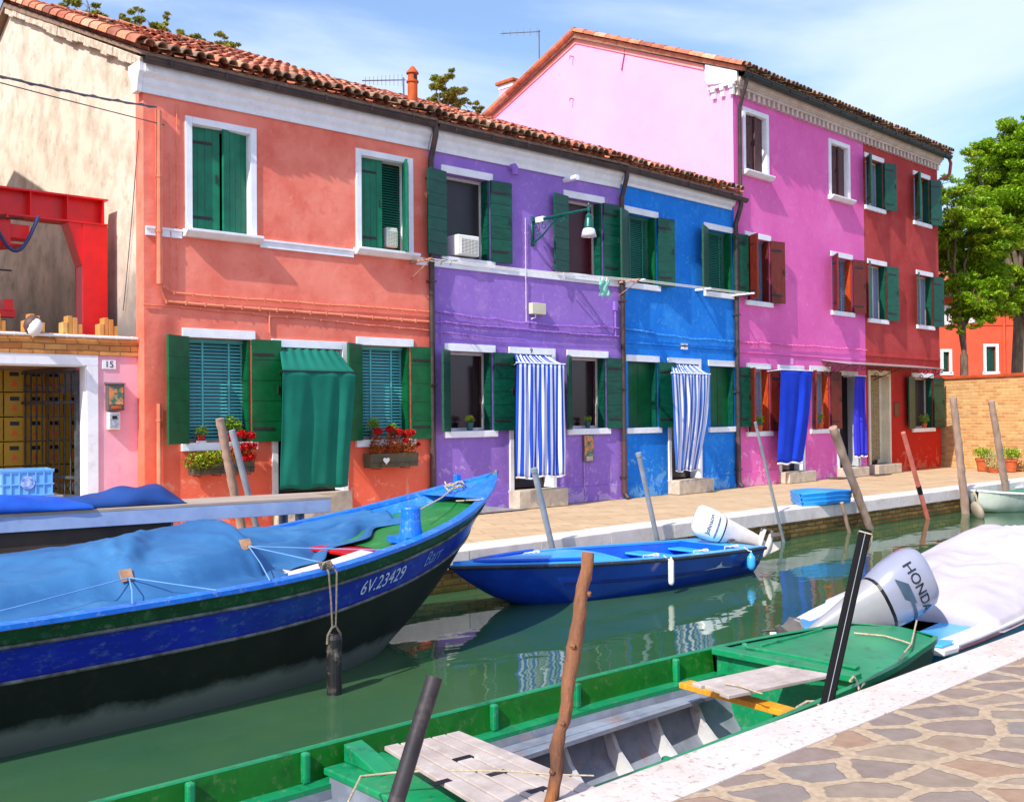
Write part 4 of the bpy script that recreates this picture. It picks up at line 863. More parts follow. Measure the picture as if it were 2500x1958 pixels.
for a,b,c,d in holes:
    f=MB(); 
    for q in ((a-.11,a,c-.09,d+.11),(b,b+.11,c-.09,d+.11),(a,b,d,d+.11),(a-.15,b+.15,c-.13,c-.0)): f.box(q[0],q[1],-.04,.01,q[2],q[3])
    wn=f.build('window',M_trim,bh); MB().box(a,b,.1,.14,c,d).build('pane',M_green,wn); MB().box(a,a+(b-a)*.5,.05,.09,c,d).build('shutter',M_green,wn)
MB().box(-3.5,ue,-.03,.0,bp_(0,792)[1]-.06,bp_(0,792)[1]+.06).build('string_course',M_bred,bh)
mb=MB(); tiles(mb,-3.7,ue+.1,-.4,6.2,3.0,7.6,44,jit=.5); rf2=MB().prism([(-.42,6.14),(3,7.6),(6.4,6.14)],lambda p,t:(t,p[0],p[1]),-3.7,ue+.1).build('roof',M_under,bh); mb.build('roof_tiles',M_tile,rf2,fix=False)
mb=MB(); mb.tube([(-3.7,-.46,6.16),(ue+.1,-.46,6.16)],.08,8); mb.build('gutter',M_lead,bh)
mb=MB(); u_=bp_(2452,0)[0]; mb.tube([(u_,-.08,6.1),(u_,-.08,0)],.05,8); mb.build('downpipe',M_bred,bh)
yh=thing('far_yellow_house','yellow house glimpsed beside the trunk at the right edge','house',ob+bgx*(ue+.05),ba)
MB().box(0,7,-.6,5,0,5.2).build('wall',mat('yellow plaster',srgb(236,190,30),srgb(220,170,20),rough=.85,scale=1),yh); MB().prism([(-.9,5.2),(2.2,6.6),(5.3,5.2)],lambda p,t:(t,p[0],p[1]),-.2,7.2).build('roof',M_tile,yh)
MB().box(.35,.75,-.64,-.6,.6,2.4).build('window',M_green,yh)
# ================================================================ TREES
M_bark=mat('grey bark',srgb(128,110,92),srgb(84,70,58),rough=.9,scale=9,bump=.1,bscale=20,stretch=(1,1,.3))
def leafm(n,cs): 
    m=mat(n,one,(.82,.86,.7,1),rough=.5,scale=3,spec=.35,extra=tintmix([srgb(*c) for c in cs]))
    nt=m.node_tree; b=nt.nodes['Principled BSDF']; tr=N(nt,'ShaderNodeBsdfTranslucent'); mx=N(nt,'ShaderNodeMixShader'); mx.inputs[0].default_value=.35
    src=b.inputs['Base Color'].links[0].from_socket; nt.links.new(src,tr.inputs['Color']); nt.links.new(b.outputs[0],mx.inputs[1]); nt.links.new(tr.outputs[0],mx.inputs[2]); nt.links.new(mx.outputs[0],nt.nodes['Material Output'].inputs['Surface'])
    return m
M_leafr=leafm('locust leaves',[(90,136,20),(134,172,28),(160,194,40),(110,154,20),(194,206,60),(144,180,30)])
M_leafb=leafm('olive tree leaves',[(110,130,40),(150,156,52),(170,160,80),(120,140,48),(180,160,100)])
def tree(name,lab,dep,base,fork,clumps,m,n=220,ls=.16,tr=.2,seed=3,group=None,sc=1.,nl=1.):
    rn=random.Random(seed); b0=DP(base[0],base[1],dep); b0.z=-.05
    t=thing(name,lab,'tree',b0,0,group); k=F_/dep
    fk=DP(fork[0],fork[1],dep)-b0; tb=MB(); tb.tube([(0,0,0),fk*.5+Vector((rn.uniform(-.1,.1),0,0)),fk],[tr,tr*.85,tr*.75],10)
    cr=MB(); P_=[]
    for i,c in enumerate(clumps):
        x,y,r=c[:3]; dd=c[3] if len(c)>3 else rn.uniform(-1,1)*r/k*1.2
        P_.append((DP(x,y,dep+dd)-b0,r/k))
    mains=sorted(range(len(P_)),key=lambda i:-(P_[i][0]-fk).length)[:5]; limbs=[]
    for i in mains:
        p=P_[i][0]; pts=[fk.lerp(p,q/6)+Vector((rn.uniform(-.12,.12),rn.uniform(-.12,.12),.25*math.sin(math.pi*q/6)+rn.uniform(-.08,.08)))*sc*(1 if 0<q<6 else 0) for q in range(7)]
        limbs+=pts[1:]; tb.tube(pts,[tr*(.5-.075*q) for q in range(7)],7)
    for i,(p,rr) in enumerate(P_):
        if i not in mains:
            q0=min(limbs,key=lambda v:(v-p).length); tb.tube([q0,q0.lerp(p,.5)+Vector((rn.uniform(-.1,.1),0,rn.uniform(-.1,.1))),p],[tr*.13,tr*.09,tr*.04],5)
        ns=max(5,int(rr*rr*22)+5)
        for _ in range(ns):
            d=Vector((rn.gauss(0,.62),rn.gauss(0,.62),rn.gauss(0,.55))); 
            if d.length>1: d.normalize()
            q=p+d*rr; s_=rr*rn.uniform(.3,.6)
            tb.tube([p,q],[tr*.07,tr*.02],4)
            tt=rn.uniform(0,.6); leaves(cr,q,(s_,s_,s_*.5),int(n*nl*(s_/.3)**2/2)+8,ls,(tt,min(1,tt+.4)),rnd=rn)
    tb.build('trunk',M_bark,t,smooth=True); cr.build('crown',m,t,fix=False)
    return t
tree('locust_tree','forked green tree behind the brick wall next to the red house',31.,(2352,1000),(2354,865),
  [(2312,520,45),(2345,575,55),(2305,640,45),(2350,700,50),(2395,640,60),(2330,470,35),(2300,580,40),(2390,560,50),(2420,700,45),(2310,760,28),(2340,790,24),(2385,770,28),(2430,600,50),(2300,700,30),(2370,480,40),(2405,740,40),(2440,760,34),(2300,450,30),(2325,620,50),(2360,640,50),(2330,540,50),(2380,600,50),(2375,720,45),(2295,660,35),(2420,560,50),(2400,780,30)],M_leafr,n=240,ls=.135,tr=.15,seed=5,nl=1.8)
tree('locust_tree','taller green tree with a thick pale trunk at the right edge',33.,(2470,1000),(2488,775),
  [(2400,370,40),(2440,345,45),(2480,330,50),(2380,390,30),(2420,420,60),(2480,420,70),(2440,500,65),(2510,500,80),(2480,590,70),(2530,380,70),(2540,600,80),(2490,680,60),(2530,720,60),(2460,720,45),(2550,480,80),(2500,310,30),(2440,660,50),(2380,430,30),(2400,500,40),(2600,500,110),(2620,650,90)],M_leafr,n=230,ls=.135,tr=.22,seed=6,nl=1.7)
tree('roof_top_tree','sparse tree top above the left end of the tiled roof, tallest of them',24.,(320,1000),(300,300),
  [(175,8,26),(215,20,30),(160,30,14),(240,45,20),(265,70,14),(340,30,22),(350,70,30),(390,75,24),(410,40,10),(435,95,18),(320,80,20),(300,50,14),(200,-30,30)],M_leafb,n=380,ls=.11,tr=.08,seed=7,nl=2.6)
tree('roof_top_tree','low leafy sprigs above the tiled roof, right of the tallest roof-top tree',25.,(560,1000),(550,300),
  [(480,108,20),(510,120,16),(545,95,20),(560,122,26),(590,140,18),(530,130,18),(620,148,14),(465,118,10)],M_leafb,n=380,ls=.11,tr=.07,seed=8,nl=2.6)
tree('roof_top_tree','bushy tree top between the orange chimney flue and the pink gable',27.,(1090,1000),(1090,320),
  [(1065,205,24),(1095,198,26),(1075,235,28),(1115,225,26),(1100,255,26),(1135,245,16),(1160,268,16),(1060,250,16),(1150,285,14)],M_leafb,n=400,ls=.11,tr=.08,seed=9,nl=3)
# ================================================================ BOATS
def lerp_st(st,x):
    if x<=st[0][0]: return st[0][1:]
    for a,b in zip(st[:-1],st[1:]):
        if a[0]<=x<=b[0]:
            t=(x-a[0])/(b[0]-a[0]); t2=t
            return tuple(a[i]+(b[i]-a[i])*t2 for i in range(1,len(a)))
    return st[-1][1:]
def cr_st(st,x):
    """catmull-rom between stations"""
    n=len(st)
    if x<=st[0][0]: return st[0][1:]
    if x>=st[-1][0]: return st[-1][1:]
    for k in range(n-1):
        if st[k][0]<=x<=st[k+1][0]:
            p0=st[max(k-1,0)];p1=st[k];p2=st[k+1];p3=st[min(k+2,n-1)]; t=(x-p1[0])/(p2[0]-p1[0]); h=p2[0]-p1[0]; o=[]
            for i in range(1,len(p1)):
                m1=(p2[i]-p0[i])/(p2[0]-p0[0])*h; m2=(p3[i]-p1[i])/(p3[0]-p1[0])*h
                if k==0: m1=p2[i]-p1[i]
                if k==n-2: m2=p2[i]-p1[i]
                o.append((2*t**3-3*t*t+1)*p1[i]+(t**3-2*t*t+t)*m1+(-2*t**3+3*t*t)*p2[i]+(t**3-t*t)*m2)
            return tuple(o)
class Hull:
    """stations (x, half beam, sheer z, keel z, fullness exponent)"""
    def __init__(s,st,n=60): s.st=st; s.xs=[st[0][0]+(st[-1][0]-st[0][0])*(1-(1-i/n)**1.0) for i in range(n+1)]
    def at(s,x): return cr_st(s.st,x)
    def pt(s,x,drop,off=0.,side=-1):
        hb,zs,zk,e=s.at(x); hb=max(hb,0.); z=max(zk,zs-drop); t=(z-zk)/max(1e-4,zs-zk); return Vector((x,side*(hb*t**e+off),z))
    def band(s,mb,d0,d1,n=3,off=0.,mi=0,x0=None,x1=None):
        for side in (-1,1):
            rows=[]
            for k in range(n+1):
                d=d0+(d1-d0)*k/n
                rows.append([s.pt(x,d,off,side) for x in s.xs if (x0 is None or x>=x0) and (x1 is None or x<=x1)])
            mb.grid(rows,mi=mi)
    def bottom(s,mb,d0,n=10):
        for side in (-1,1):
            rows=[]
            for k in range(n+1):
                row=[]
                for x in s.xs:
                    hb,zs,zk,e=s.at(x); H=max(0,zs-zk-d0); row.append(s.pt(x,d0+H*(k/n)**1.0,0,side) if H>0 else s.pt(x,zs-zk,0,side))
                rows.append(row)
            mb.grid(rows)
    def rail(s,mb,drop,r,off=0.,n=6,mi=0,x0=None,x1=None,sides=(-1,1),flat=None):
        for side in sides:
            pts=[s.pt(x,drop,off,side) for x in s.xs if (x0 is None or x>=x0) and (x1 is None or x<=x1)]
            mb.tube(pts,r,n,mi=mi)
    def cap(s,mb,w0,w1,h,mi=0,x0=None,x1=None,dz=0.):
        """gunwale board: from +w0 outside to -w1 inside, thickness h"""
        for side in (-1,1):
            R_=[]
            for x in s.xs:
                if (x0 is not None and x<x0) or (x1 is not None and x>x1): continue
                hb,zs,zk,e=s.at(x); hb=max(hb,0); i=max(0.,hb-w1); z=zs+dz
                R_.append([(x,side*(hb+w0),z-h),(x,side*(hb+w0),z),(x,side*i,z+.004),(x,side*i,z-h)])
            mb.grid(R_,close=True,mi=mi); mb.add(R_[0],[(0,1,2,3)],mi=mi); mb.add(R_[-1],[(3,2,1,0)],mi=mi)
    def deck(s,mb,x0,x1,inset,dz,camber=.0,mi=0,n=12,y0=None,y1=None):
        xs=[x for x in s.xs if x0<x<x1]; xs=[x0]+xs+[x1]; rows=[]
        for x in xs:
            hb,zs,zk,e=s.at(x); w=max(.0,hb-inset); a,b=(-w,w)
            if y0 is not None: a=max(a,y0)
            if y1 is not None: b=min(b,y1)
            rows.append([(x,a+(b-a)*k/n,zs+dz+camber*(1-(2*k/n-1)**2)) for k in range(n+1)])
        mb.grid(rows,mi=mi)
M_bl=mat('faded light blue boat paint',srgb(20,120,226),srgb(10,100,208),rough=.35,scale=4,dirt=[(srgb(70,150,230),.6,3),(srgb(30,70,120),.6,12),(srgb(170,190,210),.5,24)],bump=.01,bscale=30,spec=.5)
M_bd=mat('ultramarine boat paint',srgb(8,28,160),srgb(4,18,128),rough=.3,scale=2,dirt=[(srgb(14,60,120),.8,1.8),(srgb(40,90,170),.4,9),(srgb(120,130,150),.45,26)],bump=.02,spec=.5,stretch=(.5,1,1))
M_bg=mat('dark green boat paint',srgb(8,70,36),srgb(6,56,30),rough=.35,scale=3,dirt=[(srgb(60,116,76),.7,6),(srgb(16,36,22),.7,3),(srgb(130,130,120),.5,24)],spec=.5,bump=.02)
def algae_extra(nt,L,out,mp,tc,b):
    s=N(nt,'ShaderNodeSeparateXYZ'); L.new(tc.outputs['Object'],s.inputs[0])
    q=N(nt,'ShaderNodeTexNoise',i_Scale=3.,i_Detail=8,i_Roughness=.7); L.new(tc.outputs['Object'],q.inputs['Vector'])
    ad=N(nt,'ShaderNodeMath',operation='MULTIPLY_ADD'); ad.inputs[1].default_value=.22; L.new(q.outputs['Fac'],ad.inputs[0]); L.new(s.outputs['Z'],ad.inputs[2])
    m=N(nt,'ShaderNodeMapRange'); m.inputs['From Min'].default_value=.32; m.inputs['From Max'].default_value=.24; L.new(ad.outputs[0],m.inputs['Value'])
    x=N(nt,'ShaderNodeMix',data_type='RGBA'); x.inputs[7].default_value=srgb(104,106,98); L.new(m.outputs[0],x.inputs[0]); L.new(out,x.inputs[6]); return x.outputs[2]
M_hullb=mat('black antifouled hull',srgb(22,20,20),srgb(12,11,12),rough=.5,scale=4,bump=.02,bscale=20,extra=algae_extra,dirt=(srgb(60,44,34),.4,9))
M_rub=mat('worn rubbing strip',srgb(120,120,116),srgb(60,56,54),rough=.6,scale=8,bump=.02)
M_tarp=mat('blue boat tarpaulin',srgb(52,108,156),srgb(38,88,138),rough=.7,scale=1.2,bump=.09,bscale=3.2,spec=.3,dirt=[(srgb(84,140,184),.6,1.1),(srgb(30,76,130),.4,5)])
M_tarp2=mat('royal blue tarpaulin',srgb(24,68,136),srgb(16,52,112),rough=.5,scale=1.2,bump=.02,bscale=5)
M_wh=mat('worn white boat paint',srgb(226,214,206),srgb(206,196,190),rough=.5,scale=5,dirt=(srgb(170,140,124),.5,5))
M_rope=mat('rope',srgb(196,180,150),srgb(160,140,112),rough=.9,scale=40,bump=.03,bscale=120)
M_ropeg=mat('grey rope',srgb(130,118,104),srgb(96,86,76),rough=.9,scale=40,bump=.03,bscale=120)
# ---- A: the big blue green and black boat (local x = world x, y = world y - 7.5, z from water)
stA=[(-3.2,.95,.90,-.3,.3),(-2,1.12,.87,-.42,.24),(0,1.2,.845,-.45,.22),(2,1.2,.835,-.45,.22),(3,1.2,.845,-.45,.22),(3.9,1.18,.87,-.44,.24),(4.5,1.13,.91,-.38,.28),(5.2,1.0,.99,-.22,.36),(5.6,.9,1.05,-.02,.44),(5.95,.78,1.11,.18,.52),(6.3,.63,1.19,.44,.6),(6.6,.46,1.27,.76,.66),(6.9,.24,1.36,1.12,.72),(7.06,.09,1.41,1.32,.8),(7.14,.01,1.44,1.43,.8)]
HA=Hull(stA,110); OA=Vector((0,7.52,ZW))
bA=thing('wooden_work_boat','big wooden boat with blue, green and black bands, raised bow and blue tarpaulin','boat',OA)
mb=MB(); HA.bottom(mb,.36,12); mb.add([HA.pt(-3.2,d,0,-1) for d in (0,.1,.3,.6,.9,1.2)]+[HA.pt(-3.2,d,0,1) for d in (1.2,.9,.6,.3,.1,0)],[tuple(range(12))]); autosmooth(mb.build('hull',M_hullb,bA,weld=True))
mb=MB(); HA.band(mb,0,.14,2); autosmooth(mb.build('green_strake',M_bg,bA))
mb=MB(); HA.band(mb,.14,.36,3); autosmooth(mb.build('blue_strake',M_bd,bA))
mb=MB(); HA.rail(mb,.14,.013,.006); HA.rail(mb,.36,.013,.006); HA.rail(mb,.022,.02,.012); mb.build('rubbing_strips',M_rub,bA,smooth=True)
mb=MB(); HA.cap(mb,.03,.075,.03); HA.deck(mb,6.55,7.1,.0,-.02); 
for side in (-1,1):
    mb.grid([[HA.pt(x,d,-min(.05,HA.at(x)[0]),side) for x in HA.xs if x>1] for d in (.02,.13,.3)])
mb.build('gunwale',M_bl,bA,fix=False)
mb=MB(); mb.tube([HA.pt(x,9,0,-1)*1.0+Vector((.02,0,-.01)) for x in (5.6,5.95,6.3,6.6,6.9,7.06,7.13)]+[(7.17,0,1.46)],.022,8); mb.build('stem',M_rub,bA,smooth=True)
M_gdeck=mat('green foredeck paint',srgb(34,118,56),srgb(24,104,50),rough=.5,scale=3,dirt=(srgb(90,160,90),.4,5))
mb=MB(); HA.deck(mb,5.3,6.72,.06,-.13,.03,mi=0); mb.build('foredeck',M_gdeck,bA,fix=False)
mb=MB(); HA.deck(mb,-3,5.32,.3,-.45); mb.add([(5.3,-.6,.5),(5.3,.6,.5),(5.3,.85,.84),(5.3,-.85,.84)],[(0,1,2,3)]); mb.build('bilge_floor',mat('dark bilge',srgb(40,36,40),srgb(26,24,28),rough=.8),bA,fix=False)
zs=lambda x:HA.at(x)[1]; hbA=lambda x:HA.at(x)[0]
mb=MB(); mb.grid([[(x,-hbA(x)+.06,zs(x)-.06),(x,-hbA(x)+.42,zs(x)-.05),(x,-hbA(x)+.42,zs(x)-.09)] for x in (3.95,4.3,4.7,5.05)]); mb.grid([[(x,-.75,zs(x)-.055),(x,.75,zs(x)-.055)] for x in (4.1,4.32)]); mb.grid([[(4.1,-.75,zs(4.1)-.055),(4.1,.75,zs(4.1)-.055)],[(4.1,-.75,zs(4.1)-.1),(4.1,.75,zs(4.1)-.1)]]); mb.build('side_deck',M_wh,bA,fix=False,solid=.01)
mb=MB(); mb.box(4.98,5.36,-.55,.25,zs(5.1)-.11,zs(5.1)-.085,Matrix.Identity(4)); mb.build('red_hatch',mat('red hatch paint',srgb(200,22,24),srgb(176,14,18),rough=.4),bA,bevel=.004)
pb=G(1003,1308,.52)-OA
mb=MB(); mb.lathe([(.105,0),(.095,.06),(.083,.14),(.085,.235),(.078,.25),(0,.252)],20,T((pb.x,pb.y,pb.z))); mb.box(pb.x-.15,pb.x+.15,pb.y-.12,pb.y+.14,pb.z-.05,pb.z+.005); mb.build('bollard',M_bl,bA,bevel=.004)
# bow cleat and line
pc=G(1116,1183,.86)-OA; mb=MB(); mb.box(pc.x-.03,pc.x+.03,pc.y-.03,pc.y+.03,pc.z-.06,pc.z+.1); mb.build('bow_bitt',M_bl,bA,bevel=.005)
mb=MB(); rn=random.Random(2)
for k in range(3): mb.tube([(pc.x-.12+.11*math.cos(t+k),pc.y-.1+.07*math.sin(t+k),pc.z-.02+.02*k+.02*math.sin(3*t)) for t in [i*.5 for i in range(13)]],.008,6)
mb.tube([(pc.x-.1,pc.y-.1,pc.z),(pc.x-.5,pc.y-.35,pc.z-.08),(pc.x-.9,pc.y-.5,pc.z-.16)],.007,6); mb.tube([(pc.x-.5,pc.y-.55,pc.z-.1),(pc.x-.47,pc.y-.62,pc.z-.095),(pc.x-.42,pc.y-.6,pc.z-.095),(pc.x-.36,pc.y-.72,pc.z-.09),(pc.x-.33,pc.y-.74,pc.z-.08)],.007,6)
mb.build('bow_line',M_rope,bA)
def warpA(x0,drop,sx=1.):
    def w(c):
        x=x0+c.x*sx; p=HA.pt(x,drop-c.y,.004,-1); return Vector((p.x,p.y-c.z,p.z))
    return w
M_lt=mat('pale blue white lettering',srgb(206,212,224),srgb(190,196,214),rough=.5)
xc=G(932,1413,.2)
def findx(px,drop):
    best=None
    for i in range(400):
        x=3.5+i*.009; p=HA.pt(x,drop,0,-1)+OA; d=p-CAM; zf=d.dot(FW); X=W_/2+F_*d.dot(RT)/zf
        if best is None or abs(X-px)<best[0]: best=(abs(X-px),x)
    return best[1]
x1=findx(934,.25); text_mesh('registration','6V.23429',.15,.001,M_lt,bA,None,warp=warpA(x1,.25,.92),shear=.32)
x2=findx(1056,.24); text_mesh('boat_name','Barr',.17,.001,mat('faded lettering',srgb(120,140,200),srgb(110,130,196)),bA,None,warp=warpA(x2,.24,.9),shear=.45)
# tarpaulin
rn=random.Random(5)
def ridged(v): return 1-abs(noise.noise(v))*2
def saw(t,A,wl,wr): return A*(max(0,1+t/wl)**1.5 if t<0 else max(0,1-t/wr)**1.2)
def tent(d,w): return max(0,1-abs(d)/w)
def tarpz(x,s):
    hb,zsx,_,_=HA.at(x)
    pk=.255+.02*math.sin(x*2.1)
    pk*=max(.12,min(1,(6.0-x)/1.9)) if x>4.2 else 1
    prof=[(0,0),(.07,.03),(.12,.07),(.155,.42),(.2,.70),(.34,.82),(.56,1.0),(.75,.84),(.9,.4),(1,.05)]
    s2=s+.025*math.sin(x*4+1)+.04*noise.noise(Vector((x*1.6,0,0))); s2=min(1,max(0,s2)); h=0
    for (a,ha),(b,hb_) in zip(prof[:-1],prof[1:]):
        if a<=s2<=b: t=(s2-a)/(b-a); h=ha+(hb_-ha)*t
    e=math.sin(math.pi*min(1,max(0,s)))
    z=zsx-.03+pk*h
    z+=saw(x-(2.98+(s-.15)*1.3),.10,.9,.13)*tent(s-.36,.30)
    z+=saw(x-(4.05+(s-.18)*.25),.15,.7,.17)*min(1,e*1.2)*tent(s-.45,.5)
    z+=saw(x-(1.5+(s-.15)*1.0),.07,.8,.15)*tent(s-.35,.3)
    z+=.03*noise.noise(Vector((x*1.5,s*3,3.3)))*e+.045*(ridged(Vector((x*.8+s*1.6,s*2.4-x*.4,7)))-.6)*e
    z+=.022*(ridged(Vector((x*2.3+s*3,s*5-x*1.2,2)))-.6)*e+.008*(ridged(Vector((x*6+s*3,s*9-x*3,4)))-.5)*e
    for tx in (2.93,4.02,1.4):
        g=math.exp(-((x-tx)/.10)**2); z-=.06*g*math.exp(-((s-.17)/.08)**2)
        for sl,am in ((.9,.03),(-.8,.02),(.25,.018),(2.2,.02)):
            d=(x-tx)-(s-.17)*sl; z+=am*tent(d,.05+.1*max(0,s-.17))*tent(s-.34,.18)
    return z
rows=[]; NX,NS=300,90
for i in range(NX+1):
    x=-3.+9.05*i/NX; hb,zsx,_,_=HA.at(x)
    yn=-hb+.05
    if x>4.05: q=(x-4.05)/2.0; q=min(1,q); yn=-hb+.05+(hb*1.05)*(q**.6)*(1+.12*math.sin(x*9))
    yf=hb-.05; row=[]
    for j in range(NS+1):
        s=j/NS; y=yn+(yf-yn)*s
        z=tarpz(x,s)
        if x>4.05:
            w=min(1,(x-4.05)/.8); z2=zsx-.10+.24*s**1.2*max(.3,(5.9-x)/1.8)+.11*(abs(math.sin(math.pi*(s*2.4-.35*(x-4)+.15*noise.noise(Vector((x*2,s*2,0))))))-.5)*math.sin(math.pi*min(1,s+.12))+.03*(ridged(Vector((x*1.6,s*6+x,1)))-.5); z=z*(1-w)+z2*w
        row.append((x,y,z))
    rows.append(row)
mb=MB(); mb.grid(rows); tp=mb.build('tarpaulin',M_tarp,None,smooth=True,solid=.008); tp.location=OA; tag(tp,'crumpled light blue tarpaulin roped over the big wooden boat','tarpaulin')
def onA(px,py,z): return G(px,py,z)-OA
M_patch=mat('leather patch',srgb(170,130,96),srgb(130,96,74),rough=.7,scale=14)
for (px,sq,xa,xb) in ((308,.17,2.4,3.4),(598,.24,3.6,4.05)):
    best=None
    for k in range(80):
        x_=xa+(xb-xa)*k/79; hb=HA.at(x_)[0]; y_=-hb+.05+(2*hb-.1)*sq; c=Vector((x_,y_,tarpz(x_,sq))); d=c+OA-CAM; X=W_/2+F_*d.dot(RT)/d.dot(FW)
        if best is None or abs(X-px)<best[0]: best=(abs(X-px),c,x_)
    c=best[1]; x_=best[2]; v=(Vector((-.15,-.8,.6))).normalized(); c=c+v*.022; q=v.to_track_quat('Z','Y').to_matrix().to_4x4()
    M=Matrix.Translation(c)@q@Matrix.Rotation(rad(6),4,'Z'); pt=MB().box(-.042,.042,-.045,.045,-.004,.004,M); pt.lathe([(.008,.004),(.016,.008),(.018,.004)],8,M@T((.01,-.025,0))); pt.build('eyelet_patch',M_patch,tp,bevel=.002)
    c0=M@Vector((.01,-.025,.01))
    for tx in (-.16,.42,-1.5 if px<400 else .95):
        e=HA.pt(x_+tx,.0,.01,-1)+Vector((0,0,.012)); mb=MB(); mb.tube([c0,(c0+e)/2+Vector((0,-.02,.0)),e],.0045,5); mb.build('lashing',mat('blue lashing cord',srgb(110,160,210),srgb(90,140,200)),tp)
# fender over the side
xf=findx(797,.05); pf=HA.pt(xf,.02,.05,-1)+OA
fd=thing('tyre_fender','black rubber cylinder fender hanging on ropes from the big boat','fender',(pf.x,pf.y-.03,ZW-.03))
top=pf.z+.02-(ZW-.03); zf1=.46
mb=MB(); mb.tube([(0,0,0),(0,0,.02),(0,0,zf1-.03),(0,0,zf1)],[.04,.056,.056,.045],16); mb.build('body',mat('cracked black rubber',srgb(34,32,34),srgb(22,20,22),rough=.55,scale=6,dirt=(srgb(120,112,104),.9,9),bump=.04,bscale=18),fd,smooth=False)
mb=MB(); mb.tube([(-.06,0,zf1-.06),(-.055,0,zf1),(-.02,0,zf1+.05),(0,0,zf1+.06),(.02,0,zf1+.05),(.055,0,zf1),(.06,0,zf1-.06)],.009,6)
for dx in (-.014,.014): mb.tube([(dx,0,zf1+.05),(dx*1.6,.0,(zf1+top)/2),(dx*2.5,.01,top-.02),(dx,.08,top+.035)],.0075,6)
for k in range(3): mb.tube([(-.02+.04*math.cos(t),.05+.03*math.sin(t)+k*.02,top+.03+.03*math.sin(t*2+k)) for t in [i*.55 for i in range(12)]],.009,6)
mb.build('rope',M_ropeg,fd)
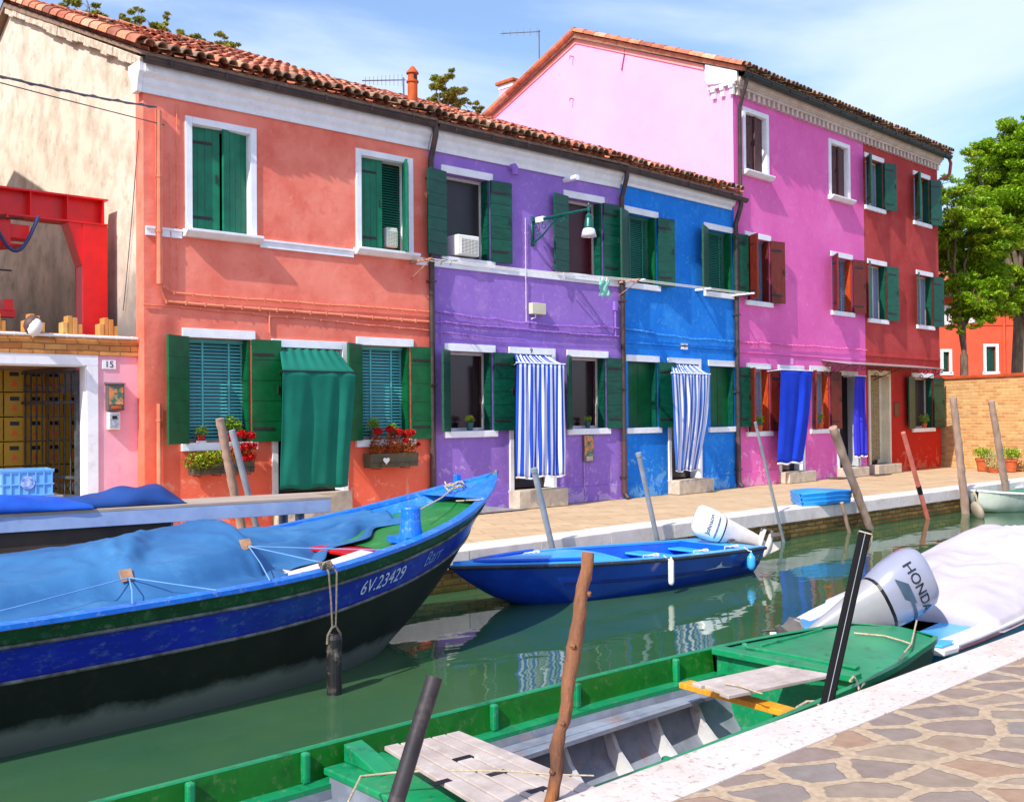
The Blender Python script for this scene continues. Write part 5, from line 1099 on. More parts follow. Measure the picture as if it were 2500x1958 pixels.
# ---- outboard motors
def outboard(name,lab,loc,rz,tilt,sc,txt,mc,mcl,ts,stripes=True,sd=-1):
    t=thing(name,lab,'outboard motor',loc,rz); Mt=Matrix.Scale(sc,4)@T((0,0,0),ry=rad(tilt))
    def sect(zs_,a,mb,n=20,e=2.6,M=Mt):
        rows=[]
        for z,cx,lx,ly in a:
            row=[]
            for k in range(n):
                th=2*math.pi*k/n; c,s=math.cos(th),math.sin(th); row.append(M@Vector((cx+lx*abs(c)**(2/e)*(1 if c>0 else -1),ly*abs(s)**(2/e)*(1 if s>0 else -1),z)))
            rows.append(row)
        mb.grid(rows,close=True); mb.add(rows[0],[tuple(reversed(range(n)))]); mb.add(rows[-1],[tuple(range(n))])
    mb=MB(); sect(0,[(.16,-.14,.17,.13),(.19,-.14,.195,.145),(.3,-.15,.215,.155),(.42,-.155,.22,.158),(.5,-.16,.212,.15),(.54,-.17,.19,.135),(.562,-.18,.15,.1),(.57,-.19,.08,.05)],mb); cw=autosmooth(mb.build('cowl',mc,t),50)
    mb=MB(); sect(0,[(-.42,-.16,.07,.035),(-.3,-.16,.09,.05),(-.1,-.15,.13,.075),(.06,-.145,.16,.105),(.155,-.14,.185,.135)],mb); autosmooth(mb.build('leg',mcl,t),50)
    mb=MB(); mb.box(-.34,-.02,-.075,.075,-.43,-.418,Mt); sect(0,[(-.55,-.14,.045,.02),(-.42,-.15,.06,.028)],mb); mb.tube([Mt@Vector(p) for p in ((.02,0,-.55),(-.03,0,-.55),(-.14,0,-.55),(-.26,0,-.55),(-.3,0,-.55))],[.012*sc,.04*sc,.05*sc,.042*sc,.03*sc],14); mb.prism([(-.02,-.58),(-.2,-.58),(-.26,-.72),(-.16,-.74)],lambda p,q:Mt@Vector((p[0],q,p[1])),-.008,.008); autosmooth(mb.build('gear_case',mcl,t),40)
    mb=MB()
    for k in range(3):
        Mk=Mt@Matrix.Translation((-.31,0,-.55))@Matrix.Rotation(k*2.094+.4,4,'X')
        mb.add([(.015,-.012,.02),(-.03,.012,.02),(-.045,.075,.09),(-.02,.06,.15),(.03,-.04,.15),(.035,-.06,.08)],[(0,1,2,3,4,5)],Mk)
    mb.tube([Mt@Vector((-.28,0,-.55)),Mt@Vector((-.36,0,-.55))],[.03*sc,.018*sc],10); mb.build('propeller',M_steel,t,solid=.006*sc,fix=False)
    mb=MB(); sect(0,[(.158,-.14,.178,.133),(.178,-.14,.186,.139)],mb); mb.build('cowl_seal',M_black,t)
    # clamp bracket, tiller, hoses (bracket stays upright)
    mb=MB(); S_=Matrix.Scale(sc,4)
    mb.box(-.05,.03,-.11,-.08,-.28,.06,S_); mb.box(-.05,.03,.08,.11,-.28,.06,S_); mb.box(-.05,.05,-.11,.11,.02,.06,S_); mb.tube([S_@Vector((-.03,-.14,.03)),S_@Vector((-.03,.14,.03))],.02*sc,8)
    mb.tube([S_@Vector((.05,-.09,-.05)),S_@Vector((.13,-.09,-.05))],.01*sc,6); mb.tube([S_@Vector((.13,-.14,-.05)),S_@Vector((.13,-.04,-.05))],.009*sc,6)
    mb.build('clamp_bracket',M_steel,t,bevel=.003)
    mb=MB(); mb.tube([Mt@Vector(p) for p in ((.0,-.05,.12),(.16,-.05,.13),(.34,-.05,.15))],[.03*sc,.026*sc,.022*sc],10); mb.tube([Mt@Vector(p) for p in ((.34,-.05,.15),(.46,-.05,.165))],.024*sc,10,mi=1)
    mb.build('tiller',[mcl,M_black],t,smooth=True)
    mb=MB()
    for k in range(5): mb.tube([Mt@Vector((-.02+.04*k*.6,.06-.03*k,.12)),S_@Vector((.02+.02*k,.05-.03*k,.0)),S_@Vector((.08+.02*k,.03-.02*k,.03))],.009*sc,6)
    mb.build('cables',M_black,t)
    if txt:
        def w(c):
            # side of the cowl (towards -y), text runs along local x
            zz=.40+c.y*ts; xx=-.155-sd*c.x*ts; u=(xx+.155)/.22; y=sd*.158*(max(0,1-abs(u)**2.6))**(1/2.6)
            return Mt@Vector((xx,y+sd*(.004+c.z*.5),zz))
        text_mesh('maker_name',txt[0],txt[1],.001,M_text,cw,None,warp=w,shear=txt[2])
    if stripes:
        mb=MB()
        for zz,x0_,x1_ in ((.29,-.3,.0),(.275,-.28,.02)):
            pts=[]
            for k in range(9):
                xx=x0_+(x1_-x0_)*k/8; u=(xx+.155)/.22; pts.append(Mt@Vector((xx,sd*.153*(max(0,1-abs(u)**2.6))**(1/2.6)+sd*.003,zz)))
            mb.tube(pts,.0035*sc,4)
        mb.build('stripe',mat('navy stripe',srgb(30,40,90),srgb(30,40,90)),cw)
    return t
# ---- C: small blue motor boat (local x towards bow)
sC=Vector((11.42,7.62,ZW)); aC=math.atan2(.30,-4.45)
stC=[(0,.57,.33,-.12,.30),(.6,.63,.345,-.13,.28),(1.4,.68,.37,-.14,.26),(2.2,.69,.40,-.14,.26),(3.0,.6,.43,-.13,.30),(3.5,.46,.45,-.06,.38),(3.9,.31,.465,.08,.5),(4.2,.18,.475,.24,.6),(4.42,.07,.48,.38,.7),(4.53,.01,.485,.47,.8)]
HC=Hull(stC,70)
bC=thing('blue_motor_boat','small open blue motor boat with a light blue deck moored along the far kerb','boat',sC,aC)
M_cb=mat('glossy blue gel coat',srgb(16,66,176),srgb(10,50,150),rough=.22,scale=2,spec=.6,coat=.3,dirt=(srgb(30,90,170),.4,6))
M_cl=mat('light blue gel coat',srgb(66,172,244),srgb(56,160,238),rough=.3,scale=2,spec=.6,dirt=(srgb(90,180,236),.4,5))
M_cm=mat('mid blue gel coat',srgb(14,92,208),srgb(10,80,190),rough=.35,scale=3)
mb=MB(); HC.band(mb,0.0,.05,1); HC.bottom(mb,.05,12); mb.add([HC.pt(0,d,0,-1) for d in (0,.05,.15,.25,.35,.45)]+[HC.pt(0,d,0,1) for d in (.45,.35,.25,.15,.05,0)],[tuple(range(12))]); autosmooth(mb.build('hull',M_cb,bC,weld=True))
mb=MB(); HC.rail(mb,.012,.022,.008,8); mb.tube([(0,-.57,.32),(0,.57,.32)],.02,8); mb.build('rubbing_rail',mat('dark rubber rail',srgb(50,54,66),srgb(34,36,46),rough=.6,dirt=(srgb(110,110,116),.5,12)),bC,smooth=True)
mb=MB(); HC.cap(mb,.0,.11,.02,dz=.012); HC.deck(mb,2.55,4.5,.1,.0,.05); HC.deck(mb,0,.38,.1,.005,.0)
rows=[]
for i in range(17):   # cockpit coaming sweep rising to the foredeck
    t=i/16; y=-.6+1.2*t; rows.append([(2.56-.35*(1-abs(2*t-1)**2)*0+.0,y,HC.at(2.56)[1]+.05*(1-(2*t-1)**2)),(2.56,y*.72,.14)])
mb.grid(rows); mb.build('deck',M_cl,bC,fix=False)
mb=MB()
for side in (-1,1): mb.grid([[Vector((x,0,0))*0+HC.pt(x,d,-.1,side) for x in HC.xs if .36<x<2.6] for d in (.0,.12,.3)])
mb.grid([[(x,-.46,.1),(x,.46,.1)] for x in (.0,2.56)]); mb.box(.37,.39,-.56,.56,.1,.34); mb.build('cockpit_liner',M_cm,bC,fix=False)
mb=MB(); mb.box(1.1,1.38,-.56,.56,.26,.285); mb.box(.4,.62,-.56,.56,.25,.275); mb.build('thwart',M_cl,bC,bevel=.01)
mb=MB(); 
for side in (-1,1):
    mb.tube([Vector((x,side*(HC.at(x)[0]-.14-.0*x),HC.at(x)[1]+.035)) for x in [3.0+.05*k for k in range(26)]],.02,6)
mb.build('toe_groove',M_cm,bC,smooth=True)
mb=MB(); HC.rail(mb,.20,.006,.002,5,x1=3.4); HC.rail(mb,.225,.006,.002,5,x1=3.4); mb.build('groove_line',mat('navy line',srgb(6,20,90),srgb(6,20,90)),bC)
def onC(x,drop,off=.004,side=1): return HC.pt(x,drop,off,side)
def warpC(x0,drop):
    def w(c): p=HC.pt(x0-c.x,drop-c.y,.006,1); return Vector((p.x,p.y+c.z,p.z))
    return w
text_mesh('registration','253',.1,.001,mat('pale yellow lettering',srgb(200,200,150),srgb(190,190,140)),bC,None,warp=warpC(.17,.13))
mb=MB()
for k in range(9):
    a=rad(150-k*16); x0_=1.02; p0=onC(x0_-.02*k,.17,.006); L_=.07+.05*abs(math.sin(k*1.7)); p1=onC(x0_-.02*k+L_*.8*math.cos(a)*1.3,.17-L_*math.sin(a)*.6,.006); p2=onC(x0_-.02*k-.025,.18,.006); mb.add([p0,p1,p2],[(0,1,2)])
mb.add([onC(.95,.175,.006),onC(.6,.2,.006),onC(.95,.19,.006)],[(0,1,2)]); mb.add([onC(.95,.175,.006),onC(1.3,.2,.006),onC(.95,.19,.006)],[(0,1,2)]); mb.build('splash_emblem',M_lt,bC,fix=False)
for x,y in ((3.1,-.35),(2.1,.62),(.5,.5),(1.2,.6)):
    mb=MB(); z=HC.at(x)[1]+.03
    for k in range(2): mb.tube([(x+.06*math.cos(t)*(1+.2*k),y*.93+.035*math.sin(t),z+.012*math.sin(2*t+k)) for t in [i*.6 for i in range(11)]],.007,5)
    mb.tube([(x,y*.9,z),(x+.1,y*.9-.05,z),(x+.2,y*.95,z-.02)],.007,5); mb.build('mooring_line',M_wh,bC)
def fender(name,lab,p,r,l,m,top,capm=None,g=None):
    t=thing(name,lab,'fender',p,0,g); mb=MB(); mb.lathe([(0,0),(r*.5,.005),(r*.9,r*.7),(r,r*1.4),(r,l-r*1.4),(r*.9,l-r*.7),(r*.5,l-.01),(r*.3,l+.01),(0,l+.02)],16); mb.build('body',m,t,smooth=True)
    mb=MB(); mb.tube([(0,0,l+.01),(.01,.0,(l+top)/2+.01),(0,.03,top-.01),(0,.1,top+.03)],.006,6); mb.build('rope',M_wh,t); return t
def wC(x,drop,off): 
    p=HC.pt(x,drop,off,1); M=T(sC,aC); return M@p
p=wC(2.02,.0,.06); fender('white_fender','slim white fender hanging on the side of the small blue motor boat',(p.x,p.y,ZW+.1),.033,.3,M_whitep,p.z-ZW-.1)
p=wC(.46,.0,.07); fender('blue_fender','blue teardrop fender near the stern of the small blue motor boat',(p.x,p.y,ZW+.1),.05,.2,M_cl,p.z-ZW-.1)
M_john=mat('white motor cowl',srgb(236,236,232),srgb(226,226,224),rough=.25,spec=.6,coat=.4)
M_hon=mat('silver motor cowl',srgb(150,152,170),srgb(142,144,162),rough=.3,spec=.5,coat=.3,metal=.1)
M_hleg=mat('silver grey motor leg',srgb(158,156,158),srgb(146,144,148),rough=.4,metal=.1)
pj=T(sC,aC)@Vector((.0,.0,.33))
jo=outboard('outboard_motor','white outboard motor with black lettering, tilted up on the small blue boat',pj,rad(146),70,.95,('Johnson',.088,.0),M_john,M_wh,1,True,sd=1)
# ---- D: long green boat against the near kerb (local x = along, y towards the far side)
aD=rad(-2.1); oD=Vector((0,3.82,ZW))
stD=[(-2.5,.5,.42,-.25,.2),(-1.5,.62,.40,-.28,.16),(0,.66,.385,-.3,.14),(2,.68,.375,-.3,.14),(4,.68,.37,-.3,.14),(5.3,.645,.375,-.3,.14),(6.4,.56,.38,-.28,.16),(7.0,.45,.385,-.22,.2),(7.35,.38,.385,-.16,.22),(7.5,.32,.385,-.1,.25),(7.56,.24,.385,0,.3),(7.58,.02,.385,.0,.3)]
HD=Hull(stD,90)
bD=thing('green_boat','long open green boat with grey inside moored against the near white kerb','boat',oD,aD)
M_dg=mat('green boat paint',srgb(16,140,86),srgb(10,122,76),rough=.35,scale=2.5,spec=.5,dirt=[(srgb(46,150,104),.7,2.2),(srgb(8,70,48),.8,7),(srgb(120,130,110),.6,22)],bump=.03,bscale=30)
M_dgi=mat('leaf green boat paint',srgb(16,104,22),srgb(12,90,18),rough=.35,scale=3,spec=.5,dirt=[(srgb(48,126,50),.6,3),(srgb(10,60,14),.7,9),(srgb(110,120,90),.5,24)],bump=.03)
M_gr=mat('shaded inside grey',srgb(138,144,156),srgb(108,114,126),rough=.7,scale=3,lo=.4,hi=.62,dirt=[(srgb(150,96,64),.8,3.5),(srgb(90,94,100),.6,7)])  # grey deepened to stand for shade inside the hull, with rust and dirt
M_rib=mat('lightened rib grey',srgb(206,206,206),srgb(180,178,178),rough=.7,scale=5,dirt=(srgb(150,100,70),.7,7))  # inside grey lightened so the ribs stand out from the painted shade
M_rust=mat('rusty bottom boards',srgb(176,104,76),srgb(150,130,110),rough=.8,scale=3,dirt=[(srgb(150,50,30),.7,3),(srgb(200,190,176),.6,4)])
M_plank=mat('weathered grey planks',srgb(186,172,164),srgb(160,146,138),rough=.85,scale=4,stretch=(1.5,1.5,1),bump=.02,bscale=20,dirt=[(srgb(150,120,96),.4,3),(srgb(206,196,186),.6,5)])
mb=MB(); HD.bottom(mb,.0,12); autosmooth(mb.build('hull',mat('black green hull side',srgb(10,60,40),srgb(20,30,26),rough=.4),bD,weld=True))
mb=MB()
for side in (-1,1):
    mb.grid([[Vector((x,side*max(0,HD.at(x)[0]-o_),HD.at(x)[1]+dz)) for x in HD.xs] for o_,dz in ((-.012,-.03),(-.012,.006),(.022,.008),(.026,-.0))])
mb.build('gunwale',M_dg,bD,fix=False)
mb=MB()
for side in (-1,1): mb.grid([[Vector((x,side*max(0,HD.at(x)[0]-o_),HD.at(x)[1]+dz)) for x in HD.xs if x<6.1] for o_,dz in ((.026,0),(.045,-.15))])
mb.build('bulwark',M_dgi,bD,fix=False)
mb=MB()
for side in (-1,1): mb.grid([[Vector((x,side*max(0,HD.at(x)[0]-o_),HD.at(x)[1]+dz)) for x in HD.xs if x<6.1] for o_,dz in ((.04,-.15),(.15,-.145),(.15,-.19))])
HD.deck(mb,6.0,7.57,.03,-.012,.02); mb.grid([[(6.0,y,HD.at(6.)[1]-.012+.02*(1-(y/.66)**2)),(6.0,y,-.1)] for y in [-.52+.065*k for k in range(17)]])
mb.build('deck',M_dg,bD,fix=False)
mb=MB()
mb.box(5.95,6.06,-.53,.53,.36,.405); mb.box(6.18,6.24,-.42,.42,.38,.40); mb.build('deck_trim',M_dg,bD,bevel=.006)
MB().box(6.3,7.1,.36,.378,.375,.396).build('hatch_rail',M_dg,bD,bevel=.004)
mb=MB()
for side in (-1,1): mb.grid([[Vector((x,side*(HD.at(x)[0]-o_),dz)) for x in HD.xs if x<6.1] for o_,dz in ((.15,.2),(.17,.1),(.22,-.05),(.30,-.15),(.5,-.19))])
mb.build('inner_hull',M_gr,bD,fix=False,smooth=True)
mb=MB(); mb.grid([[(x,y,-.17+.03*noise.noise(Vector((x*3,y*4,0)))) for y in (-.44,-.25,0,.25,.44)] for x in [-2+.4*k for k in range(21)]]); mb.build('bottom_boards',M_rust,bD,fix=False)
x=-1.6
while x<5.8:
    hb=HD.at(x)[0]
    for side in (-1,1):
        MB().prism([(side*(hb-.17),.15),(side*(hb-.21),.15),(side*(hb-.29),.0),(side*(hb-.40),-.10),(side*(hb-.54),-.145),(side*(hb-.54),-.18),(side*(hb-.3),-.17),(side*(hb-.2),-.05)],lambda p,q:(q,p[0],p[1]),x,x+.03).build('rib',M_rib,bD)
    x+=.40
mb=MB()
for side in (-1,1):
    mb.grid([[Vector((x,side*(HD.at(x)[0]-o_),dz)) for x in HD.xs if x<5.9] for o_,dz in ((.17,.16),(.28,.165),(.28,.14),(.17,.135))],close=True)
mb.build('stringer',M_gr,bD,fix=True)
for px in (425,714,1193,1404,1652,1817):
    p=G(px,1900-(px-425)*.23,-.12)-oD; x=p.x*math.cos(-aD)-p.y*math.sin(-aD)
    for side in (-1,1):
        hb=HD.at(x)[0]; MB().box(x-.02,x+.02,min(side*(hb-.03),side*(hb-.075)),max(side*(hb-.03),side*(hb-.075)),.22,HD.at(x)[1]+.002).build('knee',M_dg,bD,bevel=.012)
def toD(v): v=v-oD; c,s=math.cos(-aD),math.sin(-aD); return Vector((v.x*c-v.y*s,v.x*s+v.y*c,v.z))
tx=toD(G(832,1880,-.16)).x
MB().box(tx,tx+.36,-.61,.61,.25,.285).build('thwart',M_dg,bD,bevel=.008); MB().box(tx-.002,tx+.02,-.55,.55,-.12,.25).build('thwart_board',M_gr,bD); MB().prism([(.61,.375),(.61,.286),(.30,.286),(.32,.3),(.54,.36)],lambda p,q:(q,p[0],p[1]),tx+.12,tx+.23).build('thwart_knee',M_dg,bD,bevel=.006)
mb=MB(); q1=toD(G(1672,1668,-.17)); q2=toD(G(1936,1740,-.17)); v=(q2-q1); n_=Vector((-v.y,v.x,0)).normalized()
mb.box(0,v.length+.35,-.055,.055,-.02,.015,T(q1,math.atan2(v.y,v.x))); mb.build('orange_thwart',mat('orange varnished plank',srgb(232,160,40),srgb(206,130,30),rough=.45,scale=3,stretch=(1,8,1)),bD,bevel=.004)
def plankset(name,lab,rows,thick,z,holes=(),group=None):
    t=thing(name,lab,'boards',oD+Vector((0,0,0)),aD,group)
    for (a,b,c,d) in rows:
        MB().prism([a,b,c,d],lambda p,q:(p[0],p[1],q+getattr(p,'dz',0)),z,z+thick).build('board',M_plank,t,bevel=.004)
    for (a,b,c,d) in holes:
        MB().prism([a,b,c,d],lambda p,q:(p[0],p[1],q),z+thick-.002,z+thick+.0015).build('hand_hole',M_black,t)
    return t
# boards 1 : seven boards laid across
c1=[toD(G(x,y,-.075)) for x,y in ((939,1834),(1121,1792),(1560,1975),(1300,2060))]
rws=[]; n=5
for i in range(n):
    a=i/n+.011; b=(i+1)/n-.011; j=R.uniform(-.02,.02)
    P0=c1[0].lerp(c1[1],a);P1=c1[0].lerp(c1[1],b);P2=c1[3].lerp(c1[2],b);P3=c1[3].lerp(c1[2],a); rws.append((P0+(P0-P3)*j,P1+(P1-P2)*j,P2,P3))
hl=[]
for px,py in ((1131,1848),(1214,1885),(1312,1926),(1076,1907)):
    c=toD(G(px,py,-.05)); u=(c1[2]-c1[1]).normalized(); w_=Vector((-u.y,u.x,0)); hl.append((c-u*.02-w_*.05,c+u*.02-w_*.05,c+u*.02+w_*.05,c-u*.02+w_*.05))
plankset('loose_boards','pale grey bottom boards with hand holes laid across the green boat','x',.022,.395) if False else plankset('loose_boards','pale grey boards with dark hand holes laid across the green boat',rws,.022,.395-.0,hl)
c2=[toD(G(x,y,-.10)) for x,y in ((1693,1680),(1895,1636),(2035,1660),(1788,1712))]
rws=[]; n=4
for i in range(n):
    a=i/n+.006; b=(i+1)/n-.006; j=R.uniform(-.06,.1) if i<3 else .1
    P0=c2[0].lerp(c2[3],a);P1=c2[0].lerp(c2[3],b);P2=c2[1].lerp(c2[2],b);P3=c2[1].lerp(c2[2],a); rws.append((P0+(P0-P3)*j*.3,P1+(P1-P2)*j*.3,P2,P3))
plankset('loose_boards','four short grey brown boards lying on the orange thwart of the green boat',rws,.022,.385)
for r_,z_,pp_ in ((.007,-.06,((2085,1545),(2160,1552),(2205,1565),(2225,1572))),(.007,-.05,((2238,1515),(2225,1572),(2195,1610))),(.004,-.05,((1100,1880),(1250,1882),(1345,1890),(1450,1893))),
  (.006,-.07,((850,1958),(880,1895),(960,1886),(1060,1880))),(.005,-.05,((1770,1668),(1810,1675),(1850,1690),(1862,1693))),(.008,-.1,((1945,1727),(1970,1712),(1990,1712),(2000,1722))),(.008,-.04,((2075,1662),(2085,1650),(2092,1662),(2098,1685),(2110,1668)))):
    MB().tube([toD(G(x,y,z_)) for x,y in pp_],r_,6).build('mooring_line',M_rope,bD,smooth=True)
# water surface, displaced by the open green boat
MD=T(oD,aD); lp_=[]
for side in (1,-1):
    row=[]
    for x in HD.xs:
        hb,zs_,zk,e=HD.at(x)
        if zk<-.02: row.append(MD@Vector((x,side*(hb*((0-zk)/(zs_-zk))**e-.008),0)))
    lp_+= row if side>0 else row[::-1]
bm=bmesh.new(); ov=[bm.verts.new((x,y,ZW)) for x,y in ((-900,-900),(900,-900),(900,900),(-900,900))]; iv=[bm.verts.new((v.x,v.y,ZW)) for v in lp_]
es=[bm.edges.new((a[i],a[(i+1)%len(a)])) for a in (ov,iv) for i in range(len(a))]
bmesh.ops.triangle_fill(bm,use_beauty=True,use_dissolve=False,edges=es)
for f in bm.faces:
    if f.normal.z<0: f.normal_flip()
me=bpy.data.meshes.new('canal_water'); bm.to_mesh(me); bm.free(); me.materials.append(M_water); ob_=bpy.data.objects.new('canal_water',me); COL.objects.link(ob_); struct(ob_)
# ---- E: boat under a white cover
aE=rad(2.); oE=Vector((7.82,3.9,ZW))
stE=[(0,.66,.27,-.1,.2),(.5,.72,.29,-.12,.18),(1.5,.78,.33,-.13,.18),(3,.78,.4,-.12,.2),(4,.6,.47,-.05,.3),(4.7,.3,.52,.1,.5),(5.1,.02,.56,.45,.8)]
HE=Hull(stE,60)
bE=thing('covered_boat','pale blue and white motor boat under a white cover at the near kerb','boat',oE,aE)
M_eb=mat('sky blue gel coat',srgb(60,176,232),srgb(44,150,216),rough=.25,spec=.6)
M_ew=mat('white gel coat',srgb(232,226,230),srgb(220,214,220),rough=.25,spec=.6)
mb=MB(); HE.bottom(mb,.04,12); mb.add([HE.pt(0,d,0,-1) for d in (0,.1,.2,.3,.4)]+[HE.pt(0,d,0,1) for d in (.4,.3,.2,.1,0)],[tuple(range(10))]); autosmooth(mb.build('hull',M_cl,bE,weld=True))
mb=MB(); HE.cap(mb,.03,.14,.035,dz=.0); 
for side in (-1,1): mb.prism([(-.42 if side>0 else -.2,side*.66),(-.46 if side>0 else -.22,side*.5),(-.1,side*.25),(.15,side*.22),(.3,side*.7),(0,side*.69)],lambda p,q:(p[0],p[1],q),.2,.25)
mb.build('gunwale',M_ew,bE,bevel=.012)
mb=MB(); 
for side in (-1,1): mb.prism([(-.38 if side>0 else -.16,side*.63),(-.4 if side>0 else -.17,side*.52),(-.06,side*.3),(.8,side*.28),(.85,side*.62),(0,side*.64)],lambda p,q:(p[0],p[1],q),.252,.275)
mb.box(.0,.08,-.24,.24,.05,.2); mb.box(.08,.7,-.62,.62,.1,.16); mb.build('stern_deck',M_eb,bE,bevel=.01)
mb=MB(); HE.rail(mb,.05,.022,.03,8); mb.build('rubbing_rail',mat('dark pink rail',srgb(120,84,100),srgb(90,60,76)),bE,smooth=True)
rows=[]; 
for i in range(131):
    x=.78+4.5*i/130; hb=HE.at(min(x,4.6))[0]+.04; row=[]
    zz=HE.at(min(x,5))[1]; pk=.10+.24*min(1,((x-.78)/2.2))**.8
    if x>3.5: pk*=max(.3,1-(x-3.5)*.3)
    for j in range(71):
        s=j/70; y=-hb+2*hb*s; h=(1-abs(2*s-1)**2.6); f=noise.noise(Vector((x*1.4,s*3,2)))
        ed=-.06 if (s<.02 or s>.98) else 0
        row.append((x+.02*f-.06*(1-h)*(1 if i<3 else 0),y,zz+.01+ed+pk*h*(1+.12*math.sin(x*2.3))+.05*f*h+.035*(ridged(Vector((x*1.2+s*2,s*4-x,3)))-.6)*h+.018*(ridged(Vector((x*3+s*3,s*6-x*2,8)))-.6)*h))
    rows.append(row)
rows.insert(0,[(p[0]-.1,p[1]*.95,HE.at(.7)[1]-.03) for p in rows[0]])
mb=MB(); mb.grid(rows); ec=mb.build('boat_cover',mat('white boat cover',srgb(196,188,191),srgb(176,168,174),rough=.8,scale=1.5,bump=.12,bscale=2.6,spec=.2),None,smooth=True,solid=.01); ec.location=oE; ec.rotation_euler=(0,0,aE); tag(ec,'creased white fabric cover stretched over the motor boat at the near kerb','boat cover')
pe=G(2118,1546,-.20)
ho=outboard('outboard_motor','large silver outboard motor with dark lettering on the covered boat',pe,rad(-32),64,1.18,('HONDA',.098,0),M_hon,M_hleg,1,False)
cwl=[c for c in ho.children if c.name.startswith('cowl') and 'seal' not in c.name][0]
Mh=Matrix.Scale(1.18,4)@T((0,0,0),ry=rad(64))
def side_(xx,zz,o=.003): u=(xx+.155)/.22; return Mh@Vector((xx,-(.158*(max(0,1-abs(u)**2.6))**(1/2.6)+o),zz))
mb=MB(); mb.grid([[side_(-.29+.02*k+.035*j,.27+.035*j) for k in range(8)] for j in range(3)]); mb.build('badge',mat('steel blue badge',srgb(50,70,90),srgb(70,90,110)),cwl,fix=False)
mb=MB(); mb.grid([[side_(-.13+.02*k+.02*j,.30+.012*j) for k in range(10)] for j in range(3)]); mb.build('badge_bar',MATS['steel blue badge'],cwl,fix=False)
# ---- F: small white boat at the far right
oF=Vector((23.2,7.75,ZW)); aF=math.atan2(.38,-2.3)
stF=[(-1.8,.55,.36,-.08,.2),(0,.7,.34,-.1,.2),(1.2,.68,.36,-.1,.22),(1.9,.52,.40,-.05,.3),(2.25,.3,.43,.04,.4),(2.4,.06,.45,.2,.6)]
HF=Hull(stF,40)
bF=thing('white_rowing_boat','small white boat with green inside moored at the far right','boat',oF,aF)
mb=MB(); HF.bottom(mb,.0,10); autosmooth(mb.build('hull',mat('white hull paint',srgb(206,210,200),srgb(176,186,170),rough=.35,scale=1.5,stretch=(3,1,1),dirt=(srgb(110,130,110),.5,4)),bF,weld=True),60)
mb=MB(); HF.cap(mb,.03,.05,.04,dz=.012); mb.build('gunwale',M_ew,bF,bevel=.006)
mb=MB(); HF.deck(mb,-1.8,2.2,.05,-.1); HF.deck(mb,1.3,2.3,.05,-.0,.02); mb.build('green_inside',mat('turquoise green paint',srgb(16,140,116),srgb(10,120,100),rough=.4),bF,fix=False)
mb=MB(); mb.box(-.2,.05,-.62,.62,.27,.3); mb.box(.8,.95,-.6,.6,.27,.3); mb.build('thwart',M_dg,bF)
p=G(2386,1262,ZW+.02); fb=thing('buoy_fender','pale disc-shaped buoy hanging from the small white boat at the water','fender',(p.x,p.y,ZW))
mb=MB(); mb.lathe([(0,-.05),(.14,-.05),(.19,-.02),(.2,.02),(.15,.06),(0,.07)],18,T((0,0,.12),rz=.8,rx=rad(72))); mb.build('body',mat('pale foam',srgb(176,160,140),srgb(150,134,116),rough=.8),fb,smooth=True); mb=MB(); mb.tube([(0,0,.3),(.02,.02,.42),(0.02,.06,.5)],.01,6); mb.tube([(0,0,.3),(-.04,.02,.42),(-.02,.06,.5)],.01,6); mb.build('rope',M_rope,fb)
# ================================================================ MOORING POLES
M_pw=mat('bleached pole wood',srgb(176,148,132),srgb(140,112,96),rough=.9,scale=5,stretch=(1,1,.25),bump=.05,bscale=25,dirt=[(srgb(110,86,70),.6,5)])
M_pg=mat('grey pipe pole',srgb(146,152,160),srgb(120,126,134),rough=.5,scale=4,dirt=(srgb(120,96,84),.5,6))
M_pp=mat('faded pink pole',srgb(216,120,104),srgb(190,98,82),rough=.6,scale=4,dirt=(srgb(150,90,76),.6,6))
M_po=mat('brown bark pole',srgb(150,100,70),srgb(92,60,44),rough=.9,scale=7,stretch=(1,1,.3),bump=.2,bscale=26,dirt=[(srgb(186,112,44),.8,3.5),(srgb(70,46,36),.7,6)])
M_pb=mat('charred dark pole',srgb(52,46,50),srgb(34,30,34),rough=.55,scale=6,bump=.03,bscale=30,dirt=(srgb(96,84,80),.5,10))
M_cut=mat('fresh cut wood',srgb(236,150,90),srgb(220,120,60),rough=.8,scale=14)
def pole(lab,t,l,Y,r,m,zlow=-1.2,name='mooring_pole',rough=.0,n=12,capm=None,ztop=None,taper=.9,seed=1,extra=None,group='mooring poles along the far kerb',bark=0.,K=22):
    a=YP(t[0],t[1],Y); b=YP(l[0],l[1],Y); d=(b-a)
    b2=a+d*((zlow-a.z)/d.z) if d.z<-1e-3 else b
    o=thing(name,lab,'pole',b2,0,group); rn=random.Random(seed); top=a-b2; pts=[];rs=[]
    for k in range(K+1):
        q=top*(k/K)+Vector((rn.uniform(-1,1),rn.uniform(-1,1),0))*rough*(0 if k in(0,K) else 1); pts.append(q); rs.append(r*(1+(taper-1)*k/K)*(1+rn.uniform(-1,1)*rough*4))
    mb=MB(); mb.tube(pts,rs,n,capmi=1 if capm else None); sh0=mb.build('shaft',[m,capm] if capm else m,o)
    if bark:
        for v in sh0.data.vertices: v.co+=Vector((noise.noise(v.co*9),noise.noise(v.co*9+Vector((5,5,5))),0))*bark+Vector((noise.noise(v.co*30),noise.noise(v.co*30+Vector((5,5,5))),0))*bark*.45
    autosmooth(sh0,50)
    if extra: extra(o,top,r)
    return o
def ptcap(c):
    def f(o,top,r):
        mb=MB(); mb.tube([top*.985,top*1.006],r*1.18,12); mb.build('cap',c,o)
    return f
pole('grey pipe pole with a collar, leaning in front of the striped door of number 9',(1303.7,1146),(1345,1323),edge(10)-.12,.038,M_pg,extra=ptcap(M_pg),taper=1)
